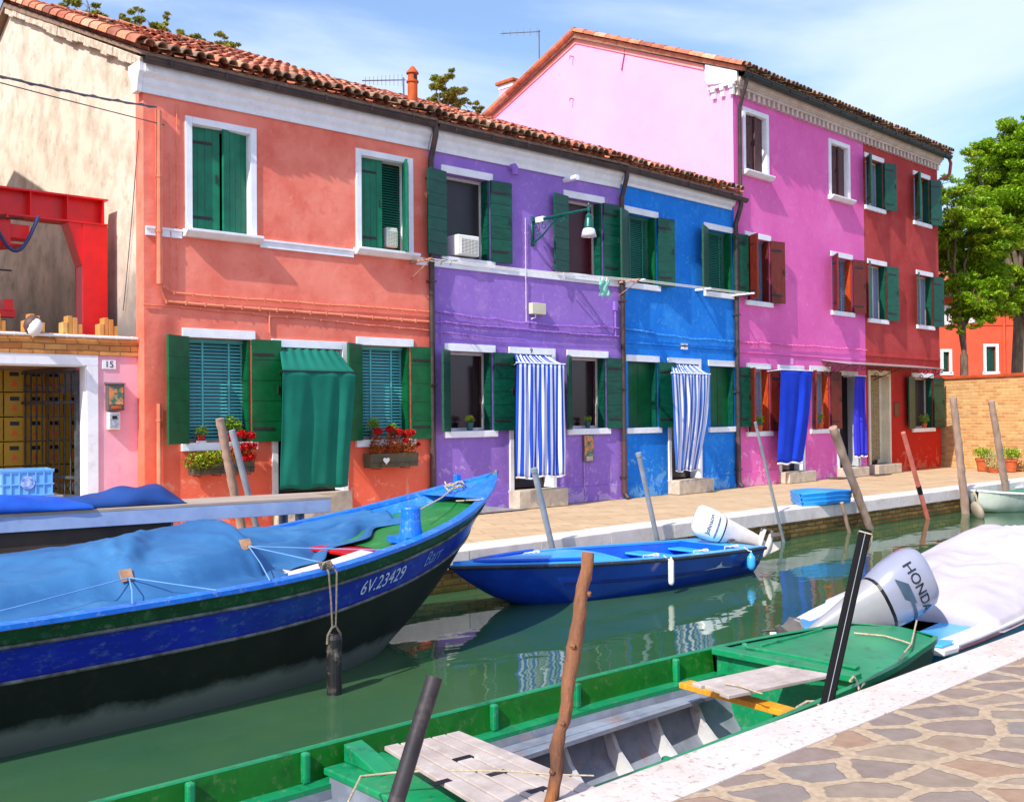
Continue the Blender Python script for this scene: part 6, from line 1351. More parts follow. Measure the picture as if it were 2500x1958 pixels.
pole('grey pipe pole with a collar, leaning before the blue wall under its left window',(1559,1108),(1603,1311),edge(12)-.12,.034,M_pg,extra=ptcap(M_pg),taper=1)
pole('thin grey pole with a rusty foot left of the stack of blue lids',(1844,1031),(1915,1330),edge(14)-.12,.026,M_pg,taper=.9)
pole('thick wooden post leaning over the right end of the blue lids',(2033,1044),(2122,1285),edge(18)-.1,.065,M_pw,taper=1.1,bark=.011,K=50,rough=.004,seed=3)
pole('short broken wooden stub at the kerb beside the blue lids',(2055,1227),(2074,1302),edge(17.6)-.12,.034,M_pw,rough=.005,seed=4)
def band(o,top,r):
    MB().tube([top*.52,top*.58],r*1.12,10).build('black_band',M_black,o)
    MB().tube([top*.6+Vector((-.03,-.02,0)),top*.74+Vector((-.03,-.02,0))],.006,5).build('cord',M_black,o)
pole('faded pink pole with a black band in front of the red house',(2205,1056),(2264,1264),edge(20)-.12,.043,M_pp,extra=band,taper=.95)
pole('tall weathered wooden post left of the white rowing boat',(2327,971),(2358,1253),edge(22)-.15,.085,M_pw,rough=.004,bark=.011,K=50,seed=6,taper=.75)
pole('tall weathered wooden post behind the white rowing boat',(2420,979),(2452,1172),edge(23.5)-.1,.08,M_pw,rough=.004,bark=.011,K=50,seed=7,taper=.8)
pole('knotty grey wooden post left of the grey pole by the red flowers',(536,1022),(572,1203),10.0,.05,M_pw,rough=.004,bark=.011,K=50,seed=8,taper=.9,zlow=0.,group='poles by the flower boxes')
pole('grey pipe pole leaning beside the knotty post by the red flowers',(566,1050),(620,1262),9.85,.034,M_pg,taper=1,zlow=0.,group='poles by the flower boxes')
# foreground
def knots(o,top,r):
    mb=MB(); rn=random.Random(4)
    for k in range(7):
        q=top*rn.uniform(.35,.97); a=rn.uniform(3,6.2); mb.lathe([(.012,-.01),(.012,.006),(.004,.012)],6,Matrix.Translation(q+Vector((math.cos(a)*r*.85,math.sin(a)*r*.85,0)))@Matrix.Rotation(rad(90),4,'X'))
    mb.build('knots',m_k,o)
m_k=M_po
pole('knotty orange brown wooden pole standing at the near kerb','x' and (1437,1347),(1345,1950),2.93,.034,M_po,rough=.0035,seed=11,taper=.8,bark=.012,K=60,n=20,group=None,capm=M_cut,extra=knots)
pole('dark charred round pole with a freshly cut orange top in the foreground',(1061,1652),(967,1958),2.97,.031,M_pb,rough=.0012,seed=12,taper=1.0,group=None,capm=M_cut,n=16)
a=YP(2113,1295,2.86); b=YP(2020,1712,2.86); d=b-a; b2=a+d*((-1.2-a.z)/d.z)
sp=thing('square_post','black square metal post with a white stripe, tied with cord at the top','post',b2)
top=a-b2; Lp=top.length; Mq=top.to_track_quat('Z','Y').to_matrix().to_4x4()@Matrix.Rotation(rad(-58),4,'Z')
MB().box(-.033,.033,-.033,.033,0,Lp,Mq).build('post',mat('satin black metal',srgb(5,5,8),srgb(9,9,12),rough=.6,spec=.12),sp,bevel=.006)
MB().box(-.0345,-.0325,-.0015,.002,.02,Lp-.02,Mq).build('white_stripe',M_pg,sp); MB().box(-.0015,.002,-.0345,-.0325,.02,Lp-.02,Mq).build('white_stripe',M_pg,sp)
mb=MB(); mb.tube([Mq@Vector(p) for p in ((-.03,-.04,Lp-.03),(.0,-.045,Lp-.06),(.036,-.04,Lp-.1),(.05,-.03,Lp-.14))],.004,5); mb.tube([Mq@Vector(p) for p in ((.036,-.038,Lp+.002),(.042,-.038,Lp-.06),(.045,-.045,Lp-.12))],.004,5); mb.tube([Mq@Vector(p) for p in ((-.036,-.036,Lp-.025),(.036,-.036,Lp-.022),(.036,.036,Lp-.02),(-.036,.036,Lp-.024),(-.036,-.036,Lp-.025))],.004,5); mb.build('cord',M_rope,sp)
# ================================================================ DOOR CURTAINS
def stripem(n,cols): return mat(n,one,(.93,.93,.93,1),rough=.85,scale=3,spec=.15,extra=tintmix(cols))
M_cg=mat('green door canvas',srgb(24,112,96),srgb(18,100,86),rough=.85,scale=1.5,bump=.01,spec=.15)
M_cs=stripem('blue and white striped canvas',[srgb(36,76,190),srgb(216,222,240)])
M_cs2=stripem('faded blue and white striped canvas',[srgb(60,104,190),srgb(214,218,236)])
M_cb2=mat('blue door canvas',srgb(26,64,196),srgb(18,52,180),rough=.85,scale=1.5,bump=.02,spec=.15)
M_cv=mat('violet blue door canvas',srgb(50,50,200),srgb(40,40,180),rough=.85,scale=1.5)
def curtain(lab,h,bar,bot,lint,m,stripes=0,out=.5,outb=.28,folds=6,amp=.035,hem=None,name='door_curtain',side=0.,ph=0.,tail=None):
    uL,zT=hp(h,bar[0],bar[1],out); uR,_=hp(h,bar[2],bar[3],out); bL,zB=hp(h,bot[0],bot[1],outb); bR,_=hp(h,bot[2],bot[3],outb)
    lL,zl=hp(h,lint[0],lint[1]) if lint else (uL,zT+.12); lR=hp(h,lint[2],lint[3])[0] if lint else uR
    u0=(uL+uR)/2; t=thing(name,lab,'curtain',hw(h,u0,-out,zB),HS[h][1],'cloth curtains hung before the doors')
    NU=24*4 if not stripes else stripes*6; NZ=26; mb=MB(); rows=[]
    for j in range(NZ+1):
        v=j/NZ; row=[]; e=v**1.3
        for k in range(NU+1):
            s=k/NU; u=(uL+(uR-uL)*s)*(1-e)+(bL+(bR-bL)*s)*e; y=-(out*(1-e)+outb*e); f=min(1,v*3+.15)
            y+=amp*f*(math.sin(2*math.pi*folds*(s+.09*noise.noise(Vector((s*2.5,v*1.4,ph))))+ph+.6*math.sin(3*v+ph)+1.5*v*side)+.45*math.sin(2*math.pi*folds*1.63*s+2+v))*(.7+.5*noise.noise(Vector((s*3,v*2,ph))))
            u+=.25*amp*f*math.cos(2*math.pi*folds*s+ph)+side*.10*math.sin(math.pi*v)*.6
            row.append((u-u0,y+out,zT+(zB-zT)*v-zB+.015*math.sin(2*math.pi*s*2+ph)*v))
        rows.append(row)
    if stripes:
        for k in range(NU): mb.grid([[r[k],r[k+1]] for r in rows],t=float((k//3)%2))
        me_w=True
    else: mb.grid(rows); me_w=False
    c=mb.build('cloth',m,t,smooth=True,solid=.004,weld=True)
    if lint:
        mb=MB(); vr=[]
        for j in range(6):
            v=j/5; vr.append([((lL+(lR-lL)*(k/NU))*(1-v)+(uL+(uR-uL)*(k/NU))*v-u0,out*(1-v)*.96,(zl*(1-v)+zT*v)-zB+.012*math.sin(k*2*math.pi/NU*7)*(1-v)-.02*math.sin(math.pi*v)) for k in range(NU+1)])
        if stripes:
            for k in range(NU): mb.grid([[r[k],r[k+1]] for r in vr],t=float((k//3)%2))
        else: mb.grid(vr)
        mb.build('valance',m,t,smooth=True,solid=.004,weld=True)
    mb=MB(); mb.tube([(uL-u0-.02,0,zT-zB+.006),(uR-u0+.02,0,zT-zB+.006)],.011,8)
    for uu,lu in ((uL,lL),(uR,lR)): mb.tube([(uu-u0,0,zT-zB+.006),(lu-u0,out,zT-zB-.02)],.008,6)
    mb.build('rail',M_iron if m is M_cg else M_trim,t)
    if hem:
        mb=MB(); r=rows[-1]; mb.grid([[(p[0],p[1]-.006,p[2]+.0) for p in r],[(p[0],p[1]-.006,p[2]-hem) for p in r]]); mb.build('white_hem',M_trim,t,smooth=True,solid=.003)
    return t
curtain('plain green canvas door curtain with a sloping top, on the salmon house','s',(690,906,868,906),(684,1196,849,1211),(681,850,822,855),M_cg,folds=3,amp=.035,out=.5,outb=.3)
curtain('blue and white striped curtain hanging straight at door number 9','v',(1262.6,886,1378,889),(1259,1166,1381,1169),(1254,866,1338,868),M_cs,stripes=11,folds=5,amp=.03,hem=.03,out=.42,outb=.4,ph=1)
curtain('faded striped curtain blown askew at the blue house door','b',(1640,911,1733,914),(1648,1150,1703,1147),(1637,890,1697,892),M_cs2,stripes=12,folds=5,amp=.03,side=.9,out=.45,outb=.3,hem=.015,ph=2)
curtain('plain blue curtain with a white hem at the pink house middle door','p',(1907,903,1983,904),(1899,1131,1960,1131),None,M_cb2,folds=2,amp=.03,out=.35,outb=.3,hem=.04,side=.5,ph=.5)
curtain('narrow violet blue curtain gathered beside the white door under the canopy','p',(2088,918,2114,919),(2089,1114,2116,1114),None,M_cv,folds=3,amp=.05,out=.3,outb=.25,hem=.03,ph=2)
# ================================================================ PLANTS
def lm(n,cs): return mat(n,one,(.85,.88,.8,1),rough=.5,scale=5,spec=.35,extra=tintmix([srgb(*c) for c in cs]))
M_l1=lm('bright garden leaves',[(70,120,10),(120,160,20),(160,190,40),(60,100,14)])
M_l2=lm('mixed box leaves',[(80,120,16),(130,160,30),(160,150,30),(60,96,16)])
M_fl=lm('red petals',[(216,10,20),(180,4,16),(236,40,40)]); M_flo=lm('coleus leaves',[(180,30,14),(214,110,20),(120,20,14),(150,130,30)])
M_fy=lm('yellow petals',[(220,210,40),(200,200,60)])
M_potr=mat('dark red pot',srgb(176,40,30),srgb(150,34,26),rough=.6); M_potg=mat('grey green pot',srgb(50,92,96),srgb(40,76,84),rough=.5)
M_box=mat('old planter trough',srgb(96,84,60),srgb(66,66,54),rough=.8,scale=8)
def pot(lab,p,r,h,pm,lms,rad_=(.15,.15,.12),n=220,ls=.05,flow=None,rz=0,name='potted_plant',saucer=False,lift=0.):
    t=thing(name,lab,'plant',p,rz); mb=MB(); mb.lathe([(0,0),(r*.72,0),(r*.78,.01),(r*.97,h*.8),(r*1.08,h*.8),(r*1.1,h),(r*.95,h),(r*.9,h*.85),(0,h*.84)],18); mb.build('pot',pm,t)
    if saucer: mb=MB(); mb.lathe([(0,-.002),(r*1.3,-.002),(r*1.35,.025),(r*1.25,.02),(0,.004)],16); mb.build('saucer',M_whitep,t)
    mb=MB(); 
    for k in range(6): a=k*1.05; mb.tube([(0,0,h*.8),(rad_[0]*.4*math.cos(a),rad_[1]*.4*math.sin(a),h+rad_[2]*.7+lift*.5),(rad_[0]*.7*math.cos(a),rad_[1]*.7*math.sin(a),h+rad_[2]*1.1+lift)],.005,4)
    mb.build('stems',M_l1,t)
    mb=MB(); 
    for k in range(7):
        a=k*.9; leaves(mb,(rad_[0]*.45*math.cos(a),rad_[1]*.45*math.sin(a),h+rad_[2]*(.55+.5*(k%3)/2)+lift),(rad_[0]*.6,rad_[1]*.6,rad_[2]*.5),n//7,ls,(R.uniform(0,.4),R.uniform(.6,1)))
    mb.build('foliage',lms,t,fix=False)
    if flow:
        mb=MB()
        for (dx,dy,dz,rr) in flow[1]: leaves(mb,(dx,dy,h+dz),(rr,rr,rr*.7),70,.022,(0,1),shell=.4)
        mb.build('flowers',flow[0],t,fix=False)
    return t
def sillp(h,x,y,out=.02): u,z=hp(h,x,y,out); return hw(h,u,-out,z)
z3=hp('s',446,1082)[1]; z4=hp('s',871,1074)[1]
def on(h,x,out,z): u,_=hp(h,x,1060,out); return hw(h,u,-out,z)
pot('small green plant in a dark red pot on the left ground-floor sill',on('s',492,-.03,z3),.05,.1,M_potr,M_l1,(.1,.1,.09),220,.035,saucer=True)
pot('large yellow green leafy plant in a red pot, on the left ground-floor sill',on('s',566,-.02,z3),.075,.12,M_potr,M_l1,(.17,.13,.15),420,.045)
pot('leafy plant in a grey pot on the sill right of the green curtain',on('s',913,.02,z4),.06,.14,M_steel,M_l1,(.13,.1,.13),380,.04)
pot('smaller leafy plant beside the grey pot on the sill right of the green curtain',on('s',958,.02,z4),.055,.1,M_potg,M_l1,(.1,.09,.1),260,.04)
def trough(lab,h,x0,x1,y0,y1,foliage,flow=None,heart=False):
    o=.14; u0,z1=hp(h,x0,y0,o); u1,z0=hp(h,x1,y1,o); w=u1-u0; t=thing('flower_box',lab,'flower box',hw(h,(u0+u1)/2,-o,z0),HS[h][1])
    hh=z1-z0; mb=MB(); mb.prism([(-.08,0),(.08,0),(.1,hh),(.09,hh),(.07,.01),(-.07,.01),(-.09,hh),(-.1,hh)],lambda p,q:(q,p[0],p[1]),-w/2,w/2); mb.box(-w/2,-w/2+.01,-.09,.09,0,hh*.98); mb.box(w/2-.01,w/2,-.09,.09,0,hh*.98); mb.build('trough',M_box,t,bevel=.003)
    mb=MB(); 
    for q in (-w*.3,w*.3): mb.tube([(q,.14,-.02),(q,-.1,-.02),(q,-.115,.08)],.006,5)
    mb.tube([(-w/2,-.115,.07),(w/2,-.115,.07)],.005,5); mb.build('bracket',M_iron,t)
    mb=MB(); 
    for k in range(max(2,int(w/.18))):
        cx=-w/2+.09+k*.17; mb.lathe([(0,.02),(.05,.02),(.065,.11),(.06,.11),(.045,.03)],12,T((cx,0,0)))
    mb.build('inner_pots',M_terra,t)
    lmb=MB()
    for (cx,cy,cz,rx,ry,rz_,n,ls) in foliage: leaves(lmb,(cx*w,cy,hh+cz),(rx*1.2,ry*1.2,rz_*1.25),int(n*2.2),ls,(R.uniform(0,.3),R.uniform(.7,1)))
    lmb.build('foliage',M_l2 if not flow else M_flo,t,fix=False)
    if flow:
        mb=MB(); st=MB()
        for (cx,cy,cz,rr) in flow: leaves(mb,(cx*w,cy,hh+cz),(rr,rr,rr*.75),420,.032,(0,1),shell=.3); st.tube([(cx*w*.8,0,hh*.5),(cx*w*.95,cy*.5,hh+cz*.5),(cx*w,cy,hh+cz)],.005,4)
        mb.build('red_flowers',M_fl,t,fix=False); st.build('stems',M_l1,t)
    if heart:
        mb=MB(); q=[]
        for k in range(24): a=2*math.pi*k/24; q.append((.0035*16*math.sin(a)**3,.0035*(13*math.cos(a)-5*math.cos(2*a)-2*math.cos(3*a)-math.cos(4*a))))
        mb.prism(q,lambda p,d:(p[0]-w*.2,d,p[1]+hh*.5),-.125,-.115); mb.build('white_heart',M_whitep,t)
    return t
trough('trough of bushy green foliage under the left ground-floor sill','s',466,546,1132,1156,[(-.35,-.02,.03,.14,.12,.1,260,.045),(0,-.03,.05,.15,.12,.1,300,.045),(.35,0,.04,.13,.12,.1,240,.045),(-.2,-.08,-.02,.14,.06,.06,150,.04)])
trough('trough of cascading red flowers under the left ground-floor sill, beside the leaning poles','s',560,614,1127,1152,[(-.2,-.03,.12,.1,.1,.13,160,.04),(.3,-.03,.1,.1,.1,.12,160,.04)],[(-.4,-.03,.32,.07),(0,-.05,.36,.075),(.4,-.04,.34,.07),(.1,-.08,.2,.08),(.45,-.07,.2,.07),(-.3,-.08,.17,.07),(.3,-.09,.06,.07),(-.05,-.1,.04,.06)])
trough('trough of red flowers and orange leaves with a white heart, right of the green curtain','s',896,1013,1108,1137,[(-.32,-.03,.1,.1,.09,.14,220,.045),(0,-.03,.12,.12,.09,.15,260,.045),(.33,-.03,.11,.12,.09,.14,240,.045)],[(-.3,-.03,.33,.075),(-.05,-.03,.35,.075),(.12,-.05,.31,.07),(.3,-.04,.29,.075),(.42,-.03,.3,.055),(.56,-.02,.12,.035),(.24,-.08,.18,.05)],heart=True)
zv=hp('v',1086,1053)[1]
pot('yellow flowering plant in a grey bucket on the sill left of door number 9',on('v',1147,-.02,zv),.06,.13,M_potg,M_l1,(.09,.09,.08),160,.03,flow=(M_fy,[(0,0,.09,.06),(.05,0,.07,.05),(-.05,0,.06,.05)]))
zv=hp('v',1385,1047)[1]
pot('small dim green plant on the sill right of door number 9',on('v',1435,-.08,zv),.05,.11,M_potg,M_l1,(.08,.08,.07),160,.03)
zp=hp('p',1824,1054)[1]
pot('red geranium in an orange pot on the sill left of the plain blue curtain',on('p',1855,.02,zp),.07,.13,M_terra,M_l1,(.11,.11,.13),240,.04,flow=(M_fl,[(-.08,0,.3,.06),(.1,-.02,.34,.06)]),lift=.03)
zp=hp('p',1978,1048)[1]
pot('leafy green plant in an orange pot, right of the plain blue curtain',on('p',2002,.02,zp),.08,.14,M_terra,M_l1,(.12,.12,.13),240,.04,lift=.05)
zp=hp('r',2228,1045)[1]
pot('trailing pale green plant with orange buds on the red house sill',on('r',2257,.04,zp),.07,.12,M_terra,M_l1,(.16,.12,.16),340,.05,flow=(M_flo,[(.02,-.02,.24,.05)]))
def wallp(x,y): p=G(x,y,0); return p
pot('round green bush in a terracotta pot, left of the white flowers by the brick wall',wallp(2400,1150),.17,.33,M_terra,M_l1,(.26,.26,.2),520,.07)
pot('round green bush in a terracotta pot, right of the white flowers by the brick wall',wallp(2467,1152),.17,.33,M_terra,M_l1,(.32,.3,.2),560,.07)
fb_=thing('flowering_bush','bush of small whitish flowers between two terracotta pots at the brick wall','bush',wallp(2428,1153)); mb=MB(); leaves(mb,(0,0,.28),(.26,.24,.3),900,.05,(0,1)); mb.build('foliage',lm('white and green leaves',[(196,196,130),(120,140,60),(220,216,170),(90,120,40)]),fb_,fix=False); MB().lathe([(0,0),(.14,0),(.18,.12),(.0,.12)],14).build('pot',M_terra,fb_)
w1p=G(1092,1392,-.24); wp=thing('kerb_weeds','green weeds growing from the quay wall between the two blue boats','weeds',w1p); mb=MB(); leaves(mb,(0,-.02,0),(.22,.08,.07),260,.06,(0,1)); leaves(mb,(-.25,-.02,-.12),(.1,.08,.1),90,.06,(0,1)); mb.build('leaves',M_l1,wp,fix=False)
# ================================================================ STREET LAMP
uL,zL=hp('v',1299,541); lo_,hi_=.5,2.5
for _ in range(40):
    md=(lo_+hi_)/2
    if hp('v',1437,511,md)[0]>uL: lo_=md
    else: hi_=md
AL=md
M_lg=mat('green cast iron',srgb(0,96,84),srgb(0,76,70),rough=.35,metal=.2,scale=8,spec=.6)
sl=thing('street_lamp','ornate green iron street lamp on a scroll bracket on the violet house','street lamp',hw('v',uL,0,zL),HS['v'][1])
mb=MB(); mb.tube([(0,.0,0),(0,-.7,0),(0,-AL,0)],[.028,.026,.02],10); mb.tube([(0,-.68,0),(0,-.72,0)],.034,10); mb.box(-.03,.03,-.02,0,-.42,.08)
mb.tube([(0,-.03,-.36),(0,-.1,-.34),(0,-.25,-.28),(0,-.42,-.16),(0,-.58,-.05),(0,-.68,-.02)],.016,8); mb.build('bracket',M_lg,sl,smooth=True)
for cy,cz,r_,dr in ((-.12,-.13,.1,1),(-.3,-.11,.08,-1),(-.45,-.08,.05,1),(-.17,-.27,.055,-1),(-.73,-.08,.06,1),(-.06,-.38,.04,1)):
    MB().tube([(0,cy+dr*r_*math.cos(t)*(1-t/11),cz+r_*math.sin(t)*(1-t/11)) for t in [i*.45 for i in range(20)]],.009,5).build('scroll',M_lg,sl)
MB().box(-.034,.034,-.3,-.12,-.045,.045).build('tag_plate',M_trim,sl,bevel=.003)
lt=MB(); lt.lathe([(0,.1),(.012,.095),(.02,.07),(.012,.05),(.03,.03),(.03,-.03),(.012,-.05),(.035,-.08),(.055,-.11),(.05,-.14),(.06,-.16),(.075,-.28),(.09,-.3),(.0,-.3)],18,T((0,-AL,0))); hd_=autosmooth(lt.build('lantern_hood',M_lg,sl))
lt=MB(); lt.lathe([(.07,-.3),(.095,-.32),(.11,-.37),(.125,-.44),(.118,-.44),(.1,-.37),(.0,-.33)],18,T((0,-AL,0))); lt.build('glass_shade',mat('frosted lamp glass',srgb(220,214,224),srgb(206,200,214),rough=.15,spec=.7),hd_,smooth=True)
lt=MB(); lt.lathe([(0,-.46),(.03,-.45),(.04,-.41),(.02,-.36),(0,-.36)],12,T((0,-AL,0))); lt.build('bulb',M_whitep,hd_,smooth=True)
# boxes on the violet house
def jx(t,w,h,d): MB().tube([(-w*.1,-d*.4,0),(-w*.1,-d*.4,-.05),(-w*.4,-d*.4,-.08)],.012,6).build('cable_tail',M_trim,t)
wallbox('junction_box','cream electrical box on the violet wall below the street lamp','electrical box','v',1289,740,1323,770,mat('cream plastic box',srgb(206,200,178),srgb(190,184,164),rough=.5),.11,jx)
def mtx(t,w,h,d):
    MB().box(-w*.46,w*.46,-d-.004,-d+.001,h*.22,h*.98).build('door_picture',M_mb,t,bevel=.002); MB().box(-w*.3,w*.34,-d-.012,-d+.001,h*.02,h*.2).build('cover',M_stone,t,bevel=.003); mb=MB(); mb.tube([(-w*.4,-.02,0),(-w*.4,-.02,-.6)],.012,6); mb.build('pipe',M_purple,t)
wallbox('meter_box','green and white meter box on the violet wall under the right-hand sill','meter box','v',1421,1062.5,1446,1125.6,M_steel,.05,mtx)
# air conditioners
def aircon(lab,h,x0,y0,x1,y1,out):
    u0,z1=hp(h,x0,y0,out); u1,z0=hp(h,x1,y1,out); w=u1-u0; hh=z1-z0; t=thing('air_conditioner',lab,'air conditioner',hw(h,(u0+u1)/2,-out,z0),HS[h][1])
    MB().box(-w/2,w/2,0,.3,0,hh).build('case',M_whitep,t,bevel=.02)
    mb=MB(); mb.box(-w*.36,w*.42,-.003,.002,hh*.08,hh*.82); g_=mb.build('grille_back',M_black,t)
    mb=MB()
    for k in range(11): mb.box(-w*.36,w*.42,-.012,-.003,hh*(.09+k*.068),hh*(.09+k*.068)+.012)
    for k in range(6): mb.box(-w*.36+k*w*.156-.003,-w*.36+k*w*.156+.003,-.01,-.002,hh*.08,hh*.84)
    mb.build('grille',M_whitep,t); return t
aircon('white air conditioner standing in the open upper window of the violet house','v',1118,571,1171,628,.1)
aircon('partly hidden white air conditioner behind a half open green shutter of the salmon house','s',944,554,972,606,-.11)
# ================================================================ CLOTHES LINES
cl=thing('clothes_line','triple clothes line on wooden arms running past the upper windows','clothes line',HS['v'][0]+Vector((0,0,0)),HS['v'][1])
o_=.5; uA,zA=hp('v',1050,632,o_); uB,zB=hp('v',1560,683,o_)
mb=MB()
for q in (0,.09,.18): mb.tube([(uA,-o_+q,zA),( (uA+uB)/2,-o_+q,(zA+zB)/2-.02-q*.05),(uB,-o_+q,zB)],.005,4)
mb.build('line',M_whitep,cl)
for u,z in ((uA,zA),(uB-.02,zB)): mb=MB(); mb.box(u-.02,u+.02,-o_-.04,-.0,z-.02,z+.015); mb.tube([(u,-o_,z-.02),(u,-.02,z-.25)],.01,5); mb.build('arm',mat('peeling wood arm',srgb(190,150,130),srgb(140,80,60),rough=.8,scale=14),cl)
mb=MB(); wr=random.Random(9)
for k in range(6): mb.tube([(uA-.1+.07*k,-o_+.1*wr.random(),zA+wr.uniform(-.02,.03)),(uA+.1+.09*k,-o_+.1*wr.random(),zA+wr.uniform(-.02,.04)),(uA+.3+.08*k,-.1-.2*wr.random(),zA+wr.uniform(-.02,.08))],.005,4)
mb.build('tangled_wire',M_iron,cl)
c2_=thing('clothes_line','clothes line between pale arms across the blue house windows','clothes line',HS['b'][0],0)
uA,zA=hp('b',1568,683,o_); uB,zB=hp('b',1835,716,o_)
mb=MB()
for q in (0,.09,.18): mb.tube([(uA,-o_+q,zA),(uB,-o_+q,zB-.0)],.005,4)
mb.build('line',M_whitep,c2_)
for u,z in ((uA,zA),(uB,zB)): MB().box(u-.022,u+.022,-o_-.06,-.0,z-.02,z+.012).build('arm',M_trim,c2_)
u,z=hp('b',1729,705,.3); MB().box(u-.02,u+.02,-.36,0,z-.02,z+.02).build('arm',M_trim,c2_)
u,z=hp('v',1475,682,o_); hk=thing('hanging_cloth','pale green cloth pegged on the line beside the blue house','cloth',hw('v',u,-o_,z),HS['v'][1])
mb=MB(); mb.grid([[(-.12+.24*i/10+.02*math.sin(k*1.3),.015*math.sin(i*1.1+k),-.30*k/8+.01*math.sin(i)) for i in range(11)] for k in range(9)]); mb.build('cloth',mat('pale green cloth',srgb(150,210,190),srgb(120,186,170),rough=.8),hk,smooth=True,solid=.003,fix=False); MB().box(-.06,-.045,-.01,.01,-.03,.04).box(.06,.075,-.01,.01,-.03,.04).build('pegs',M_trim,hk)
# ================================================================ THINGS ON THE FAR QUAY
tA=G(812,1211,.74); tB=G(-60,1259,.74); dv=(tB-tA); Lt=dv.length; ta=math.atan2(-dv.y,-dv.x)
tb_=thing('quay_table','long weathered grey trestle table with a pale blue apron on the far quay','table',(tB.x,tB.y,0),ta)
WT=.62
M_ttop=mat('weathered table top',srgb(176,160,146),srgb(150,134,122),rough=.85,scale=4,stretch=(.3,6,1),bump=.03,dirt=(srgb(110,96,88),.5,5))
M_tap=mat('pale blue apron paint',srgb(150,170,206),srgb(130,150,190),rough=.5,scale=3,dirt=(srgb(110,116,130),.5,5))
xk_=lambda px:((G(px,1235,.74)-tB).length)
mb=MB(); 
for k in range(4): mb.box(0,Lt+R.uniform(-.03,.0),.0+k*WT/4+.002,(k+1)*WT/4-.002,.71,.74+.002*(k%2))
mb.build('table_top',M_ttop,tb_,bevel=.004)
MB().box(.02,Lt-.02,.004,.03,.58,.712).build('apron',M_tap,tb_,bevel=.003)
for x in (.3,1.6,2.9,Lt-.35):
    for y in (.08,WT-.1): MB().box(x,x+.06,y,y+.05,0,.7).build('leg',M_tap,tb_)
MB().box(.05,xk_(430),.06,.08,.12,.58).build('dark_fill_panel',mat('dark panels',srgb(30,28,34),srgb(20,18,24)),tb_)  # dark panel added to darken the space under the table
# tarpaulins on the table
def heap(name,lab,m,x0,x1,y0,y1,hf,n=60,seed=0):
    rows=[]
    for i in range(n+1):
        x=x0+(x1-x0)*i/n; row=[]
        for j in range(21):
            s=j/20; e=math.sin(math.pi*s)**.5; rowz=hf((x-x0)/(x1-x0))*e
            row.append((x,y0+(y1-y0)*s+.02*noise.noise(Vector((x*3,s*2,seed))),.748+rowz+.035*e*noise.noise(Vector((x*4,s*3,seed)))+.012*e*math.sin(x*13+s*9+seed)+(-.0)))
        rows.append(row)
    mb=MB(); mb.grid(rows); o=mb.build(name,m,None,smooth=True,solid=.006); o.location=(tB.x,tB.y,0); o.rotation_euler=(0,0,ta); return tag(o,lab,'tarpaulin')
xk=lambda px:((G(px,1235,.74)-tB).length)
heap('folded_tarpaulin','dark blue tarpaulin heaped along the grey table top',M_tarp2,0.,xk(478),.06,.5,lambda t:(.05+.08*math.exp(-((t-.78)/.2)**2)+.05*t)*min(1,(1-t)*9)+.001,seed=1)
heap('folded_tarpaulin','small bright blue tarpaulin bundle at the left end of the table, before the crate',mat('bright blue tarpaulin',srgb(20,90,190),srgb(14,70,170),rough=.5),-.1,xk(130),-.02,.4,lambda t:.16*(1-t)**.6+.02,seed=2)
pc_=YP(60,1203,tB.y+.75); cx=thing('blue_crate','light blue open plastic crate on the far quay in front of the yellow crates','crate',(pc_.x,pc_.y,pc_.z-.02),ta)
M_cr=mat('light blue crate plastic',srgb(120,180,236),srgb(104,166,226),rough=.4,scale=4)
w,d,h=.43,.32,.245
mb=MB(); mb.box(-w/2,w/2,-d/2,-d/2+.012,0,h); mb.box(-w/2,w/2,d/2-.012,d/2,0,h); mb.box(-w/2,-w/2+.012,-d/2,d/2,0,h); mb.box(w/2-.012,w/2,-d/2,d/2,0,h); mb.box(-w/2,w/2,-d/2,d/2,0,.012)
for z in (0,.1,h-.03): mb.box(-w/2-.012,w/2+.012,-d/2-.012,-d/2+.001,z,z+.014); mb.box(-w/2-.012,-w/2,-d/2,d/2,z,z+.014)
mb.box(-w/2-.015,w/2+.015,-d/2-.015,-d/2+.002,h-.016,h); mb.box(-w/2-.015,-w/2,-d/2,d/2,h-.016,h)
for k in range(7): mb.box(-w/2+k*(w-.012)/6,-w/2+k*(w-.012)/6+.012,-d/2-.011,-d/2+.001,0,h)
mb.build('body',M_cr,cx); MB().lathe([(0,0),(.062,0),(.062,.006),(0,.006)],16,T((0,-d/2-.011,h*.5),rx=rad(90))).build('round_print',mat('blurred blue print',srgb(80,120,200),srgb(196,210,236),rough=.4,scale=30),cx)
st_=thing('crate_stand','low wooden stand under the blue crate','stand',(pc_.x,pc_.y,0),ta); MB().box(-.3,.3,-.2,.2,pc_.z-.06,pc_.z-.024).build('top',M_ttop,st_)
for sx in (-.27,.22):
    for sy in (-.18,.13): MB().box(sx,sx+.05,sy,sy+.05,0,pc_.z-.06).build('leg',M_ttop,st_)
# ropes coiled behind the boat
rp=thing('rope_coil','loose pale rope coils lying behind the big boat, under the table end','rope',G(730,1262,.02))
mb=MB(); rr=random.Random(3)
for k in range(5): mb.tube([(.45*math.cos(t)*(1-.1*k)+.05*k,.14*math.sin(t),.25+.04*k+.03*math.sin(t*2+k)) for t in [i*.4 for i in range(15)]],.014,6)
mb.build('coil',M_rope,rp,smooth=True); MB().box(-.5,.5,-.16,.16,0,.24).build('crate_board',M_ttop,rp,bevel=.01)
